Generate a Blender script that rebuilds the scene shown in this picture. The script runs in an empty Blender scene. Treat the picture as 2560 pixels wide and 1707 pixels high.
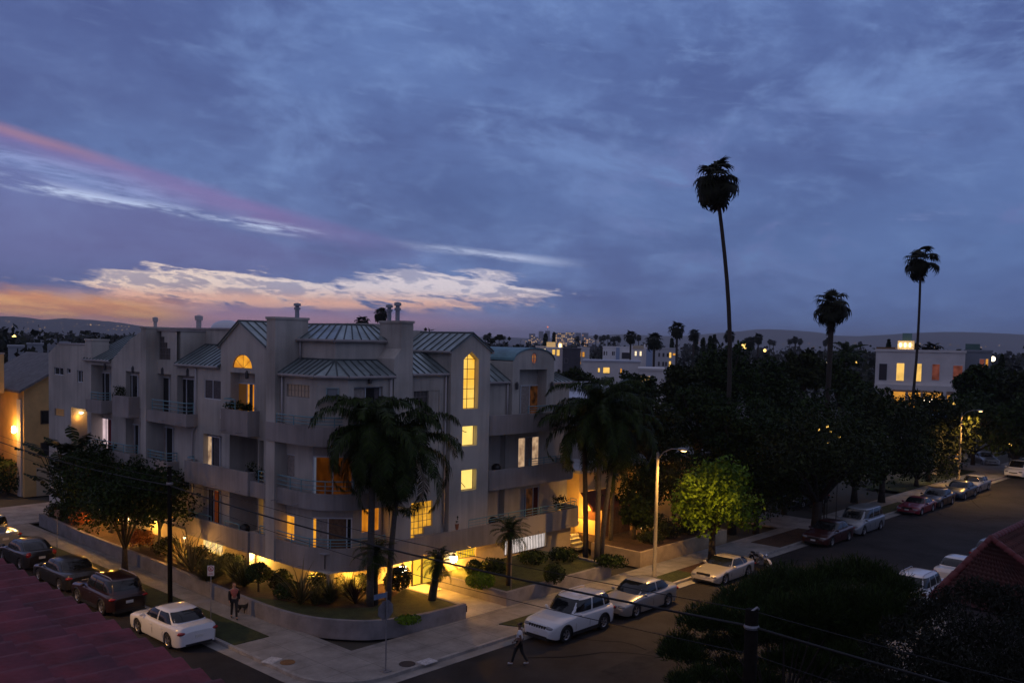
import bpy, bmesh, math, random
import numpy as np
from mathutils import Vector, Matrix
from mathutils.geometry import tessellate_polygon, delaunay_2d_cdt
random.seed(7); RNG = np.random.default_rng(11)
SC = bpy.context.scene; COL = SC.collection
R = math.radians
# ---------------------------------------------------------------- survey of the place
# X runs along the street on the right (away from the corner), Y along the street on the left,
# the two kerb lines meet at the origin; the photographer stands at CAM, 13 m above the road.
FPX, PPX, PPY = 2290., 1280., 980.
PITCH, ROLL, H = math.atan(.053), .021, 13.0
AR = R(42.7)
CAM = np.array([-19.84, -26.83, H])
def _basis():
    f = np.array([0, math.cos(PITCH), -math.sin(PITCH)]); r = np.array([1., 0, 0]); u = np.cross(r, f)
    c, s = math.cos(ROLL), math.sin(ROLL)
    r, u = r*c+u*s, u*c-r*s
    ex = np.array([math.sin(AR), math.cos(AR), 0]); ey = np.array([-math.cos(AR), math.sin(AR), 0]); ez = np.array([0, 0, 1.])
    M = np.array([ex, ey, ez])
    return M@r, M@u, M@f
CR, CU, CF = _basis()
def ray(px, py): return CF+CR*(px-PPX)/FPX+CU*(PPY-py)/FPX
def at(px, py, z=0.):                      # a sight line's point at height z
    d = ray(px, py); p = CAM+d*(z-H)/d[2]; return (float(p[0]), float(p[1]), z)
def onx(px, py, x):                        # ... on the plane X = x -> (y, z)
    d = ray(px, py); p = CAM+d*(x-CAM[0])/d[0]; return float(p[1]), float(p[2])
def ony(px, py, y):                        # ... on the plane Y = y -> (x, z)
    d = ray(px, py); p = CAM+d*(y-CAM[1])/d[1]; return float(p[0]), float(p[2])
def far(px, py, dist):                     # ... at a distance
    d = ray(px, py); p = CAM+d*dist/math.hypot(d[0], d[1]); return float(p[0]), float(p[1]), float(p[2])
def dist_xy(x, y): return math.hypot(x-CAM[0], y-CAM[1])

# ---------------------------------------------------------------- materials
MATS = {}
def nt(m):
    m.use_nodes = True; t = m.node_tree; t.nodes.clear(); return t
def mat(name, col, rough=.7, metal=0., var=0., scale=3., bump=0., bscale=40., spec=.5, coat=0., var2=None, emit=None, estr=0., trans=0.):
    if name in MATS: return MATS[name]
    m = bpy.data.materials.new(name); t = nt(m); N = t.nodes; L = t.links
    out = N.new('ShaderNodeOutputMaterial'); b = N.new('ShaderNodeBsdfPrincipled'); L.new(b.outputs[0], out.inputs[0])
    c = (*col, 1); b.inputs['Base Color'].default_value = c
    b.inputs['Roughness'].default_value = rough; b.inputs['Metallic'].default_value = metal
    b.inputs['Specular IOR Level'].default_value = spec
    if coat: b.inputs['Coat Weight'].default_value = coat; b.inputs['Coat Roughness'].default_value = .06
    if trans: b.inputs['Transmission Weight'].default_value = trans
    if emit: b.inputs['Emission Color'].default_value = (*emit, 1); b.inputs['Emission Strength'].default_value = estr
    if var or bump:
        tc = N.new('ShaderNodeTexCoord')
    if var:
        n1 = N.new('ShaderNodeTexNoise'); n1.inputs['Scale'].default_value = scale; n1.inputs['Detail'].default_value = 6; n1.inputs['Roughness'].default_value = .65
        L.new(tc.outputs['Object'], n1.inputs['Vector'])
        r = N.new('ShaderNodeValToRGB'); r.color_ramp.elements[0].position = .32; r.color_ramp.elements[1].position = .68
        lo = tuple(max(0, x*(1-var)) for x in col); hi = var2 or tuple(min(1, x*(1+var)) for x in col)
        r.color_ramp.elements[0].color = (*lo, 1); r.color_ramp.elements[1].color = (*hi, 1)
        L.new(n1.outputs['Fac'], r.inputs['Fac']); L.new(r.outputs['Color'], b.inputs['Base Color'])
    if bump:
        n2 = N.new('ShaderNodeTexNoise'); n2.inputs['Scale'].default_value = bscale; n2.inputs['Detail'].default_value = 3
        L.new(tc.outputs['Object'], n2.inputs['Vector'])
        bp = N.new('ShaderNodeBump'); bp.inputs['Strength'].default_value = bump; bp.inputs['Distance'].default_value = .02
        L.new(n2.outputs['Fac'], bp.inputs['Height']); L.new(bp.outputs['Normal'], b.inputs['Normal'])
    MATS[name] = m; return m
def glow(name, col, strength, var=0., scale=4., stretch=(1, 1, 1), lo=None):
    """a surface that gives off light: lamp glass, lit room behind a pane"""
    if name in MATS: return MATS[name]
    m = bpy.data.materials.new(name); t = nt(m); N = t.nodes; L = t.links
    out = N.new('ShaderNodeOutputMaterial'); e = N.new('ShaderNodeEmission'); L.new(e.outputs[0], out.inputs[0])
    e.inputs['Color'].default_value = (*col, 1); e.inputs['Strength'].default_value = strength
    if var:
        tc = N.new('ShaderNodeTexCoord'); mp = N.new('ShaderNodeMapping'); mp.inputs['Scale'].default_value = stretch
        L.new(tc.outputs['Object'], mp.inputs['Vector'])
        n1 = N.new('ShaderNodeTexNoise'); n1.inputs['Scale'].default_value = scale; n1.inputs['Detail'].default_value = 4
        L.new(mp.outputs[0], n1.inputs['Vector'])
        r = N.new('ShaderNodeValToRGB'); r.color_ramp.elements[0].position = .35; r.color_ramp.elements[1].position = .65
        r.color_ramp.elements[0].color = (*(lo or tuple(x*(1-var) for x in col)), 1); r.color_ramp.elements[1].color = (*col, 1)
        L.new(n1.outputs['Fac'], r.inputs['Fac']); L.new(r.outputs['Color'], e.inputs['Color'])
    MATS[name] = m; return m

# ---------------------------------------------------------------- mesh builder and scene tree
class MB:
    def __init__(s): s.v = []; s.f = []; s.mi = []; s.cur = 0
    def add(s, vs, fs):
        o = len(s.v); s.v += [tuple(map(float, p)) for p in vs]
        for f in fs: s.f.append(tuple(i+o for i in f)); s.mi.append(s.cur)
        return s
    def box(s, x0, x1, y0, y1, z0, z1, rz=0., piv=None):
        vs = [(x, y, z) for z in (z0, z1) for y in (y0, y1) for x in (x0, x1)]
        if rz:
            px, py = piv or ((x0+x1)/2, (y0+y1)/2); c, q = math.cos(rz), math.sin(rz)
            vs = [(px+(x-px)*c-(y-py)*q, py+(x-px)*q+(y-py)*c, z) for x, y, z in vs]
        return s.add(vs, [(0, 2, 3, 1), (4, 5, 7, 6), (0, 1, 5, 4), (2, 6, 7, 3), (0, 4, 6, 2), (1, 3, 7, 5)])
    def prism(s, poly, z0, z1):
        n = len(poly); vs = [(x, y, z0) for x, y in poly]+[(x, y, z1) for x, y in poly]
        fs = [(i, (i+1) % n, n+(i+1) % n, n+i) for i in range(n)]
        tri = tessellate_polygon([[Vector((x, y, 0)) for x, y in poly]])
        fs += [(a+n, b+n, c+n) for a, b, c in tri]+[(c, b, a) for a, b, c in tri]
        return s.add(vs, fs)
    def tube(s, pts, r, n=8, cap=True):
        pts = [Vector(p) for p in pts]; rr = r if isinstance(r, (list, tuple)) else [r]*len(pts)
        vs = []; fs = []; up = Vector((0, 0, 1)); pa = None
        for i, p in enumerate(pts):
            d = (pts[min(i+1, len(pts)-1)]-pts[max(i-1, 0)]).normalized()
            if pa is None:
                a = d.cross(up) if abs(d.z) < .95 else d.cross(Vector((1, 0, 0)))
            else: a = pa-d*pa.dot(d)
            a.normalize(); pa = a; b = d.cross(a)
            for k in range(n):
                t = 2*math.pi*k/n; q = p+(a*math.cos(t)+b*math.sin(t))*rr[i]; vs.append(tuple(q))
        for i in range(len(pts)-1):
            for k in range(n):
                fs.append((i*n+k, i*n+(k+1) % n, (i+1)*n+(k+1) % n, (i+1)*n+k))
        if cap: fs.append(tuple(range(n-1, -1, -1))); fs.append(tuple((len(pts)-1)*n+k for k in range(n)))
        return s.add(vs, fs)
    def lathe(s, prof, c=(0, 0, 0), n=16):
        vs = []; fs = []
        for r, z in prof:
            for k in range(n): t = 2*math.pi*k/n; vs.append((c[0]+r*math.cos(t), c[1]+r*math.sin(t), c[2]+z))
        for i in range(len(prof)-1):
            for k in range(n): fs.append((i*n+k, i*n+(k+1) % n, (i+1)*n+(k+1) % n, (i+1)*n+k))
        return s.add(vs, fs)
    def ball(s, c, r, nu=12, nv=8, sq=(1, 1, 1)):
        prof = [(max(1e-4, math.sin(math.pi*i/nv)), -math.cos(math.pi*i/nv)) for i in range(nv+1)]
        vs = []; fs = []
        for a, z in prof:
            for k in range(nu): t = 2*math.pi*k/nu; vs.append((c[0]+r*sq[0]*a*math.cos(t), c[1]+r*sq[1]*a*math.sin(t), c[2]+r*sq[2]*z))
        for i in range(nv):
            for k in range(nu): fs.append((i*nu+k, i*nu+(k+1) % nu, (i+1)*nu+(k+1) % nu, (i+1)*nu+k))
        return s.add(vs, fs)
    def quad(s, a, b, c, d): return s.add([a, b, c, d], [(0, 1, 2, 3)])
    def build(s, name, m, parent=None, smooth=False, loc=None, bevel=0.):
        me = bpy.data.meshes.new(name); me.from_pydata(s.v, [], s.f)
        ms = m if isinstance(m, (list, tuple)) else [m]
        for x in ms: me.materials.append(x)
        if len(ms) > 1: me.polygons.foreach_set('material_index', s.mi)
        if smooth: me.polygons.foreach_set('use_smooth', [True]*len(me.polygons))
        me.validate(); me.update()
        return link(name, me, parent, loc, bevel)
def link(name, me, parent=None, loc=None, bevel=0.):
    o = bpy.data.objects.new(name, me); COL.objects.link(o)
    if parent: o.parent = parent
    if loc: o.location = loc
    if bevel:
        b = o.modifiers.new('bevel', 'BEVEL'); b.width = bevel; b.segments = 2; b.limit_method = 'ANGLE'
    return o
def np_mesh(name, V, F, m, parent=None, loc=None, smooth=False):
    """V (n,3), F (k,q) arrays -> one mesh object"""
    me = bpy.data.meshes.new(name); V = np.asarray(V, np.float32); F = np.asarray(F, np.int32); q = F.shape[1]
    me.vertices.add(len(V)); me.vertices.foreach_set('co', V.ravel())
    me.loops.add(F.size); me.loops.foreach_set('vertex_index', F.ravel())
    me.polygons.add(len(F)); me.polygons.foreach_set('loop_start', np.arange(0, F.size, q, dtype=np.int32))
    me.polygons.foreach_set('loop_total', np.full(len(F), q, np.int32))
    if smooth: me.polygons.foreach_set('use_smooth', np.ones(len(F), bool))
    me.materials.append(m); me.update(calc_edges=True)
    return link(name, me, parent, loc)
def tag(o, label=None, cat=None, group=None, kind=None):
    if label: o['label'] = label
    if cat: o['category'] = cat
    if group: o['group'] = group
    if kind: o['kind'] = kind
    return o
def thing(name, label, cat, loc=(0, 0, 0), rz=0., group=None):
    o = bpy.data.objects.new(name, None); COL.objects.link(o); o.location = loc; o.rotation_euler = (0, 0, rz)
    o.empty_display_size = .2
    return tag(o, label, cat, group)
KIDS = {}
def copy_tree(o, parent=None):
    c = o.copy(); COL.objects.link(c)
    if parent: c.parent = parent
    for ch in [x for x in o.children]: copy_tree(ch, c)
    return c
def lamp(name, loc, energy, col, size=.1, parent=None, typ='POINT', **k):
    l = bpy.data.lights.new(name, typ); l.energy = energy; l.color = col
    if typ in ('POINT', 'SPOT'): l.shadow_soft_size = size
    for a, b in k.items(): setattr(l, a, b)
    o = bpy.data.objects.new(name, l); COL.objects.link(o); o.location = loc
    if parent: o.parent = parent
    return o
# ================================================================ camera, sky, light
cam = bpy.data.cameras.new('camera'); cam.sensor_width = 36; cam.lens = FPX/2560*36; cam.shift_y = (PPY-853.5)/2560
cam.clip_start = .1; cam.clip_end = 60000
co = bpy.data.objects.new('camera', cam); COL.objects.link(co)
Mx = Matrix(((CR[0], CU[0], -CF[0], CAM[0]), (CR[1], CU[1], -CF[1], CAM[1]), (CR[2], CU[2], -CF[2], CAM[2]), (0, 0, 0, 1)))
co.matrix_world = Mx; SC.camera = co
SC.view_settings.view_transform = 'Standard'; SC.view_settings.look = 'None'; SC.view_settings.exposure = 0.; SC.view_settings.gamma = 1
SC.render.engine = 'CYCLES'; SC.cycles.use_denoising = True
try: SC.cycles.denoiser = 'OPENIMAGEDENOISE'
except Exception: pass
SC.cycles.max_bounces = 5; SC.cycles.diffuse_bounces = 3; SC.cycles.glossy_bounces = 3; SC.cycles.transmission_bounces = 3; SC.cycles.volume_bounces = 0
SC.cycles.sample_clamp_indirect = 3.; SC.cycles.caustics_reflective = False; SC.cycles.caustics_refractive = False

class X:                                       # arithmetic on shader sockets
    def __init__(s, sock): s.s = sock
    def _m(s, op, b=None, c=None, clamp=False):
        n = WT.nodes.new('ShaderNodeMath'); n.operation = op; n.use_clamp = clamp
        for i, q in enumerate((s, b, c)):
            if q is None: continue
            if isinstance(q, X): WT.links.new(q.s, n.inputs[i])
            else: n.inputs[i].default_value = q
        return X(n.outputs[0])
    def __add__(s, b): return s._m('ADD', b)
    def __sub__(s, b): return s._m('SUBTRACT', b)
    def __mul__(s, b): return s._m('MULTIPLY', b)
    def __truediv__(s, b): return s._m('DIVIDE', b)
    def abs(s): return s._m('ABSOLUTE')
    def max(s, b): return s._m('MAXIMUM', b)
    def min(s, b): return s._m('MINIMUM', b)
    def step(s, a, b):                         # smooth step from a to b (a may exceed b)
        n = WT.nodes.new('ShaderNodeMapRange'); n.interpolation_type = 'SMOOTHSTEP'; n.clamp = True
        WT.links.new(s.s, n.inputs['Value'])
        lo, hi, t0, t1 = (a, b, 0, 1) if a < b else (b, a, 1, 0)
        n.inputs['From Min'].default_value = lo; n.inputs['From Max'].default_value = hi; n.inputs['To Min'].default_value = t0; n.inputs['To Max'].default_value = t1
        return X(n.outputs['Result'])
    def band(s, c, w): return (s-c).abs().step(w, 0)
def cmix(f, a, b):
    n = WT.nodes.new('ShaderNodeMix'); n.data_type = 'RGBA'; n.clamp_factor = True
    WT.links.new(f.s, n.inputs['Factor'])
    for i, q in ((6, a), (7, b)):
        if isinstance(q, tuple): n.inputs[i].default_value = (*q, 1)
        else: WT.links.new(q, n.inputs[i])
    return n.outputs[2]
def noise(vec, scale, detail=5, rough=.55, dist=0.):
    n = WT.nodes.new('ShaderNodeTexNoise'); n.inputs['Scale'].default_value = scale; n.inputs['Detail'].default_value = detail
    n.inputs['Roughness'].default_value = rough; n.inputs['Distortion'].default_value = dist
    WT.links.new(vec, n.inputs['Vector']); return X(n.outputs['Fac'])
def lin(r, g, b): return tuple(((x/255)/12.92 if x/255 <= .04045 else ((x/255+.055)/1.055)**2.4) for x in (r, g, b))
world = bpy.data.worlds.new('World'); SC.world = world; world.use_nodes = True; WT = world.node_tree; WT.nodes.clear()
def build_sky():
    N = WT.nodes; L = WT.links
    tc = N.new('ShaderNodeTexCoord'); rot = N.new('ShaderNodeVectorRotate'); rot.rotation_type = 'Z_AXIS'
    rot.inputs['Angle'].default_value = R(90)-AR       # heading of the view becomes +Y
    L.new(tc.outputs['Generated'], rot.inputs['Vector'])
    sp = N.new('ShaderNodeSeparateXYZ'); L.new(rot.outputs[0], sp.inputs[0])
    x, y, z = (X(sp.outputs[i]) for i in range(3))
    az = x._m('ARCTAN2', y)*57.29578; el = z._m('ARCSINE')*57.29578
    def vec(a, b, c=0.):
        n = N.new('ShaderNodeCombineXYZ')
        for i, q in enumerate((a, b, c)):
            if isinstance(q, X): L.new(q.s, n.inputs[i])
            else: n.inputs[i].default_value = q
        return n.outputs[0]
    zz = z.max(0.)+.16
    plane = vec(x/zz, y/zz)                              # cloud deck seen in perspective
    n_big = noise(plane, .9, 6, .55, .3); n_mid = noise(vec(x/zz*1.0, y/zz*2.1, 3.), 1.9, 8, .62, .5)
    tilt = el+az*.10
    n_str = noise(vec(az*.055, tilt*.42, 7.), 1.0, 8, .62, .35)        # long streaks near the horizon
    n_fine = noise(vec(az*.10, tilt*.8, 1.), 2.2, 8, .68, .2)
    edge = (n_str-.5)*2.4+(n_fine-.5)*1.9                # degrees of ragged edge
    n_rag = noise(vec(az*.42, tilt*1.5, 4.), 1.0, 10, .66, .3)
    n_soft = noise(plane, 2.3, 9, .60, .6)
    # the heavy cloud deck
    n_mot = noise(vec(az*.11+5, tilt*.20, 2.), 1.0, 11, .64, .35)
    n_mot2 = noise(vec(az*.26, tilt*.52, 9.), 1.0, 9, .62, .25)
    deck = cmix(n_big.step(.32, .68), lin(69, 87, 139), lin(90, 115, 168))
    deck = cmix(n_mot.step(.46, .70)*.65, deck, lin(110, 137, 189))
    deck = cmix(n_mot.step(.47, .30)*.55, deck, lin(63, 80, 132))
    deck = cmix(n_mot2.step(.50, .74)*.45, deck, lin(114, 141, 191))
    deck = cmix(n_mot2.step(.46, .28)*.35, deck, lin(64, 81, 132))
    deck = cmix((n_fine-.5).abs().step(.02, .2)*n_fine.step(.5, .7)*.22, deck, lin(120, 147, 195))
    deck = cmix(az.step(-10, -27)*el.step(8.5, 14)*.55, deck, lin(66, 78, 130))
    deck = cmix(az.step(2, 16)*el.step(13, 6)*.5, deck, lin(74, 103, 155))
    deck = cmix(az.band(-2., 9.)*el.band(8.5, 3.5)*.5, deck, lin(66, 91, 143))
    deck = cmix(n_mot.band(.58, .06)*az.step(2, 12)*el.band(9, 7)*.35, deck, lin(99, 103, 157))
    deck = cmix(az.step(-8, -18)*el.step(9.5, 6.5)*.40, deck, lin(77, 91, 141))
    # mauve under-lit streak running down to the right
    s1 = el-(az*-.222+4.05)+edge*.30
    pk = s1.step(.95, .25)*s1.step(-1.5, .1)*az.step(-3, -16)*(n_fine*1.1+.25)
    deck = cmix(pk*.7, deck, lin(128, 104, 160))
    deck = cmix(s1.band(.35, .55)*az.step(-21, -28)*.6, deck, lin(156, 118, 136))
    deck = cmix((s1+.9).step(0., -.9)*az.step(-6, -16)*el.step(2, 5)*.30, deck, lin(110, 100, 156))
    # pale breaks under it
    g1 = el-(az*-.105+5.15)+edge*.24
    br = g1.band(0., .5)*az.step(-10.5, -15)*n_fine.step(.42, .62)
    deck = cmix(br*1.05, deck, lin(182, 196, 228))
    g0 = el-(az*-.17+4.4)+edge*.4
    deck = cmix(g0.band(0., 1.15)*az.step(-17, -23)*n_fine.step(.36, .64)*.75, deck, lin(142, 156, 206))
    g2 = el-(az*-.085+5.35)+edge*.18
    deck = cmix(g2.band(0., .40)*az.band(-1.5, 7.0)*n_fine.step(.34, .56)*1., deck, lin(176, 188, 220))
    deck = cmix((el-7.5-edge*.3).band(0., .35)*az.band(20, 9)*n_fine.step(.5, .66)*.6, deck, lin(128, 140, 188))
    # clear bright belt above the horizon
    up = cmix(az.step(-24, -6), lin(246, 222, 206), lin(222, 212, 220))
    belt = cmix(el.step(3.4, 1.9), up, lin(240, 192, 170))
    wid = az.step(-28.5, -21)*az.step(9., -4.)*1.55-.45
    fld = wid*1.08*(az+11.).abs().step(0., 4.5)*.35+wid*.73-(el-az.step(-12, -6)*.40-2.95).abs()+(n_str-.5)*3.2+(n_fine-.5)*2.6+(n_rag-.5)*3.4
    bars = (n_rag+(n_str-.5)*.9).step(.60, .50)
    m = fld.step(-.12, .62)*(bars*.60+.40)
    sky = cmix(m, deck, belt)
    pl = (el-2.25+edge*.30).band(0., .75)*az.step(-28, -22)*(az+edge*2.).step(2, -9)*n_rag.step(.38, .56)
    sky = cmix(pl*.9, sky, lin(246, 190, 166))
    # orange glow over the hills, mauve haze beside it
    haze = cmix(az.step(-12, 5), lin(212, 156, 172), lin(128, 130, 176))
    haze = cmix(az.step(4, 14), haze, lin(76, 95, 144))
    sky = cmix((el+edge*.25).step(2.3, .8)*az.step(18, -8)*.9, sky, haze)
    og = (el+edge*.42+(n_rag-.5)*1.2-(az+26)*-.04).band(1.5, 1.25)*(az+edge*1.4).step(-17.5, -22.5)
    sky = cmix(og*1.2, sky, cmix(n_fine.step(.35, .65), lin(214, 140, 100), lin(252, 186, 116)))
    sky = cmix(el.step(1.3, .2)*az.step(10, 18)*.6, sky, lin(76, 96, 144))
    # the part of the sky above the picture: the thinner, paler cloud overhead
    over = cmix(n_big.step(.3, .7), lin(104, 104, 126), lin(123, 123, 143))
    sky = cmix(el.step(21, 46), sky, over)
    sky = cmix((az.abs()).step(38, 75)*el.step(2, 20)*.8, sky, over)
    sky = cmix(el.step(0., -4.), sky, (.02, .02, .03))
    nis = N.new('ShaderNodeTexSky'); nis.sky_type = 'NISHITA'; nis.sun_disc = False
    nis.sun_elevation = R(-2.); nis.sun_rotation = R(90)-(AR+R(30)); nis.altitude = 20; nis.air_density = 1.2; nis.dust_density = 2.
    b1 = N.new('ShaderNodeBackground'); L.new(sky, b1.inputs['Color']); b1.inputs['Strength'].default_value = SKY_GAIN
    b2 = N.new('ShaderNodeBackground'); L.new(nis.outputs[0], b2.inputs['Color']); b2.inputs['Strength'].default_value = .05
    ad = N.new('ShaderNodeAddShader'); L.new(b1.outputs[0], ad.inputs[0]); L.new(b2.outputs[0], ad.inputs[1])
    out = N.new('ShaderNodeOutputWorld'); L.new(ad.outputs[0], out.inputs[0])
SKY_GAIN = 1.17
build_sky()
world.cycles.sampling_method = 'MANUAL'; world.cycles.sample_map_resolution = 512
sun = lamp('dusk_sun', (0, 0, 60), .04, (1., .62, .5), typ='SUN', angle=R(20))
sd = Vector((math.cos(AR+R(30)), math.sin(AR+R(30)), .06)); sun.rotation_euler = sd.to_track_quat('Z', 'Y').to_euler()

# ================================================================ ground, streets, pavements
def slabmat(name, col, w=1.5, joint=.012, var=.38, rough=.85):
    m = bpy.data.materials.new(name); t = nt(m); N = t.nodes; L = t.links
    out = N.new('ShaderNodeOutputMaterial'); b = N.new('ShaderNodeBsdfPrincipled'); L.new(b.outputs[0], out.inputs[0]); b.inputs['Roughness'].default_value = rough
    tc = N.new('ShaderNodeTexCoord'); br = N.new('ShaderNodeTexBrick'); br.offset = 0; br.squash = 1
    br.inputs['Scale'].default_value = 1; br.inputs['Brick Width'].default_value = w; br.inputs['Row Height'].default_value = w
    br.inputs['Mortar Size'].default_value = joint; br.inputs['Mortar Smooth'].default_value = .3
    br.inputs['Color1'].default_value = (*col, 1); br.inputs['Color2'].default_value = (*[x*.88 for x in col], 1); br.inputs['Mortar'].default_value = (*[x*.4 for x in col], 1)
    L.new(tc.outputs['Object'], br.inputs['Vector'])
    n1 = N.new('ShaderNodeTexNoise'); n1.inputs['Scale'].default_value = .8; n1.inputs['Detail'].default_value = 9; n1.inputs['Roughness'].default_value = .7
    L.new(tc.outputs['Object'], n1.inputs['Vector'])
    r = N.new('ShaderNodeMapRange'); r.inputs['From Min'].default_value = .3; r.inputs['From Max'].default_value = .7; r.inputs['To Min'].default_value = 1-var; r.inputs['To Max'].default_value = 1+var
    L.new(n1.outputs['Fac'], r.inputs['Value'])
    mx = N.new('ShaderNodeMix'); mx.data_type = 'RGBA'; mx.blend_type = 'MULTIPLY'; mx.inputs['Factor'].default_value = 1
    L.new(br.outputs['Color'], mx.inputs[6]); L.new(r.outputs[0], mx.inputs[7]); L.new(mx.outputs[2], b.inputs['Base Color'])
    bp = N.new('ShaderNodeBump'); bp.inputs['Strength'].default_value = .3; bp.inputs['Distance'].default_value = .01
    n2 = N.new('ShaderNodeTexNoise'); n2.inputs['Scale'].default_value = 60; L.new(tc.outputs['Object'], n2.inputs['Vector']); L.new(n2.outputs['Fac'], bp.inputs['Height']); L.new(bp.outputs[0], b.inputs['Normal'])
    return m
M_ASPH = mat('asphalt', (.022, .0205, .022), .85, spec=.3, var=.6, scale=.35, bump=.5, bscale=90)
M_PAVE = slabmat('pavement_concrete', (.27, .26, .25))
M_DRIVE = slabmat('driveway_concrete', (.32, .31, .31), 3.2, .012)
M_KERB = mat('kerb_concrete', (.30, .29, .28), .85, var=.35, scale=1.5, bump=.3)
M_GUT = mat('gutter_concrete', (.27, .26, .25), .85, var=.3, scale=.9, bump=.3)
M_LAWN = mat('lawn', (.038, .050, .012), .9, var=.45, scale=2.2, bump=1., bscale=120)
M_EARTH = mat('bark_mulch', (.06, .03, .017), .95, var=.5, scale=3., bump=1., bscale=60)
M_SOIL = mat('open_ground', (.05, .048, .04), .95, var=.4, scale=.05)
KZ = .13
def struct(name, mb, m, **k): return tag(mb.build(name, m, **k), kind='structure')
def sheet(name, poly, z, m, th=None):
    b = MB()
    if th: b.prism(poly, z-th, z)
    else:
        tri = tessellate_polygon([[Vector((x, y, 0)) for x, y in poly]]); b.add([(x, y, z) for x, y in poly], tri)
    return struct(name, b, m)
def fix_up(o):
    bm = bmesh.new(); bm.from_mesh(o.data); bmesh.ops.recalc_face_normals(bm, faces=bm.faces[:]); bm.to_mesh(o.data); bm.free()
b = MB(); b.quad((-11000, -11000, -.12), (11000, -11000, -.12), (11000, 11000, -.12), (-11000, 11000, -.12)); struct('ground', b, M_SOIL)
RW, LW = 12.0, 11.5                                   # street widths
b = MB(); b.quad((-160, -RW, 0), (420, -RW, 0), (420, 0, 0), (-160, 0, 0)); struct('road', b, M_ASPH)
b = MB(); b.quad((-LW, 0, .004), (0, 0, .004), (0, 260, .004), (-LW, 260, .004)); b.quad((-LW, -160, .004), (0, -160, .004), (0, -RW, .004), (-LW, -RW, .004)); struct('side_street', b, M_ASPH)
def arc(cx, cy, r, a0, a1, n=10): return [(cx+r*math.cos(R(a0+(a1-a0)*i/n)), cy+r*math.sin(R(a0+(a1-a0)*i/n))) for i in range(n+1)]
corner = arc(2.6, 2.6, 2.6, 180, 270)                  # kerb return at the near corner
inner = [(0.16, 46.)]+[(2.6+(p[0]-2.6)*.94, 2.6+(p[1]-2.6)*.94) for p in corner]+[(140., 0.16)]
def strip(path_a, path_b, z0, z1):
    b = MB(); n = len(path_a)
    for i in range(n-1):
        a0, a1, c0, c1 = path_a[i], path_a[i+1], path_b[i], path_b[i+1]
        b.quad((*a0, z1), (*a1, z1), (*c1, z1), (*c0, z1)); b.quad((*a0, z0), (*a1, z0), (*a1, z1), (*a0, z1)); b.quad((*c0, z0), (*c1, z0), (*c1, z1), (*c0, z1))
    return b
outer = [(0, 46.)]+corner+[(140., 0)]
struct('kerb', strip(outer, inner, -.1, KZ+.012), M_KERB)
gut = [(-.5, 46.)]+[(2.6+(p[0]-2.6)*1.19, 2.6+(p[1]-2.6)*1.19) for p in corner]+[(140., -.5)]
struct('gutter', strip(gut, outer, -.05, .012), M_GUT)
pave = inner+[(140, 3.3), (3.3, 3.3), (3.3, 46)]
sheet('pavement', pave, KZ, M_PAVE, .2)
sheet('far_pavement', [(-LW-3.2, 2.6), (-LW, 2.6), (-LW, 260), (-LW-3.2, 260)], KZ, M_PAVE, .2)
sheet('near_pavement', [(0, -RW-3.), (300, -RW-3.), (300, -RW), (2.5, -RW), (0, -RW-2.5)], KZ, M_PAVE, .2)
sheet('grass_strip', [(.2, 7.2), (1.85, 7.2), (1.85, 34.5), (.2, 38.5)], KZ+.03, M_LAWN, .03)
sheet('grass_strip', [(10.35, 1.55), (10.9, .22), (19.6, .22), (19.7, 1.5)], KZ+.03, M_LAWN, .03)
sheet('grass_strip', [(22.4, .22), (25.2, .22), (25.2, 1.45), (22.9, 1.45)], KZ+.03, M_LAWN, .03)
sheet('bare_verge', [(25.2, .22), (31.2, .22), (31.2, 1.5), (25.2, 1.5)], KZ+.02, M_EARTH, .03)
sheet('bare_verge', [(35.5, .22), (42.5, .22), (42.5, 2.3), (35.5, 2.3)], KZ+.02, M_EARTH, .03)
sheet('grass_strip', [(47.5, .22), (60, .22), (60, 1.6), (47.5, 1.6)], KZ+.03, M_LAWN, .03)
sheet('grass_strip', [(66, 3.4), (88, 3.4), (88, 7), (66, 7)], KZ+.03, M_LAWN, .03)
sheet('driveway', [(-.1, 38.8), (40, 41.), (40, 48.), (-.1, 46.)], KZ+.004, M_DRIVE, .1)
sheet('driveway', [(41.5, 1.), (46.5, 1.), (47, 15.), (42, 15.)], KZ+.006, M_DRIVE, .1)
sheet('driveway', [(88, .2), (96, .2), (96, 14.), (88, 14.)], KZ+.006, M_DRIVE, .1)
# street covers in the corner pavement
def cover(px, py, w, d, col, nm, lab, rnd=False, rz=0.):
    x, y, z = at(px, py, KZ); b = MB()
    if rnd: b.lathe([(1e-3, .012), (w-.03, .012), (w-.02, .02), (w, .02), (w, .0)], (0, 0, 0), 28)
    else:
        b.box(-w, w, -d, d, 0, .014); b.box(-w*.93, w*.93, -d*.9, d*.9, .0141, .018)
    o = b.build(nm, mat(nm+'_'+str(px), col, .7, var=.35, scale=9, bump=.4, bscale=40), loc=(x, y, KZ)); o.rotation_euler = (0, 0, rz); tag(o, lab, 'cover')
cover(719, 1655, .30, 0, (.20, .10, .035), 'manhole_cover', 'rust brown round manhole cover near the kerb of the side street', True)
cover(1018, 1659, .33, 0, (.045, .035, .035), 'manhole_cover', 'dark round manhole cover beside the stop sign post', True)
cover(679, 1650, .36, .27, (.50, .50, .50), 'utility_cover', 'pale rectangular utility cover next to the rust brown manhole cover', rz=R(20))
cover(1068, 1653, .36, .27, (.48, .49, .52), 'utility_cover', 'pale rectangular utility cover next to the dark manhole cover', rz=R(0))
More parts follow.
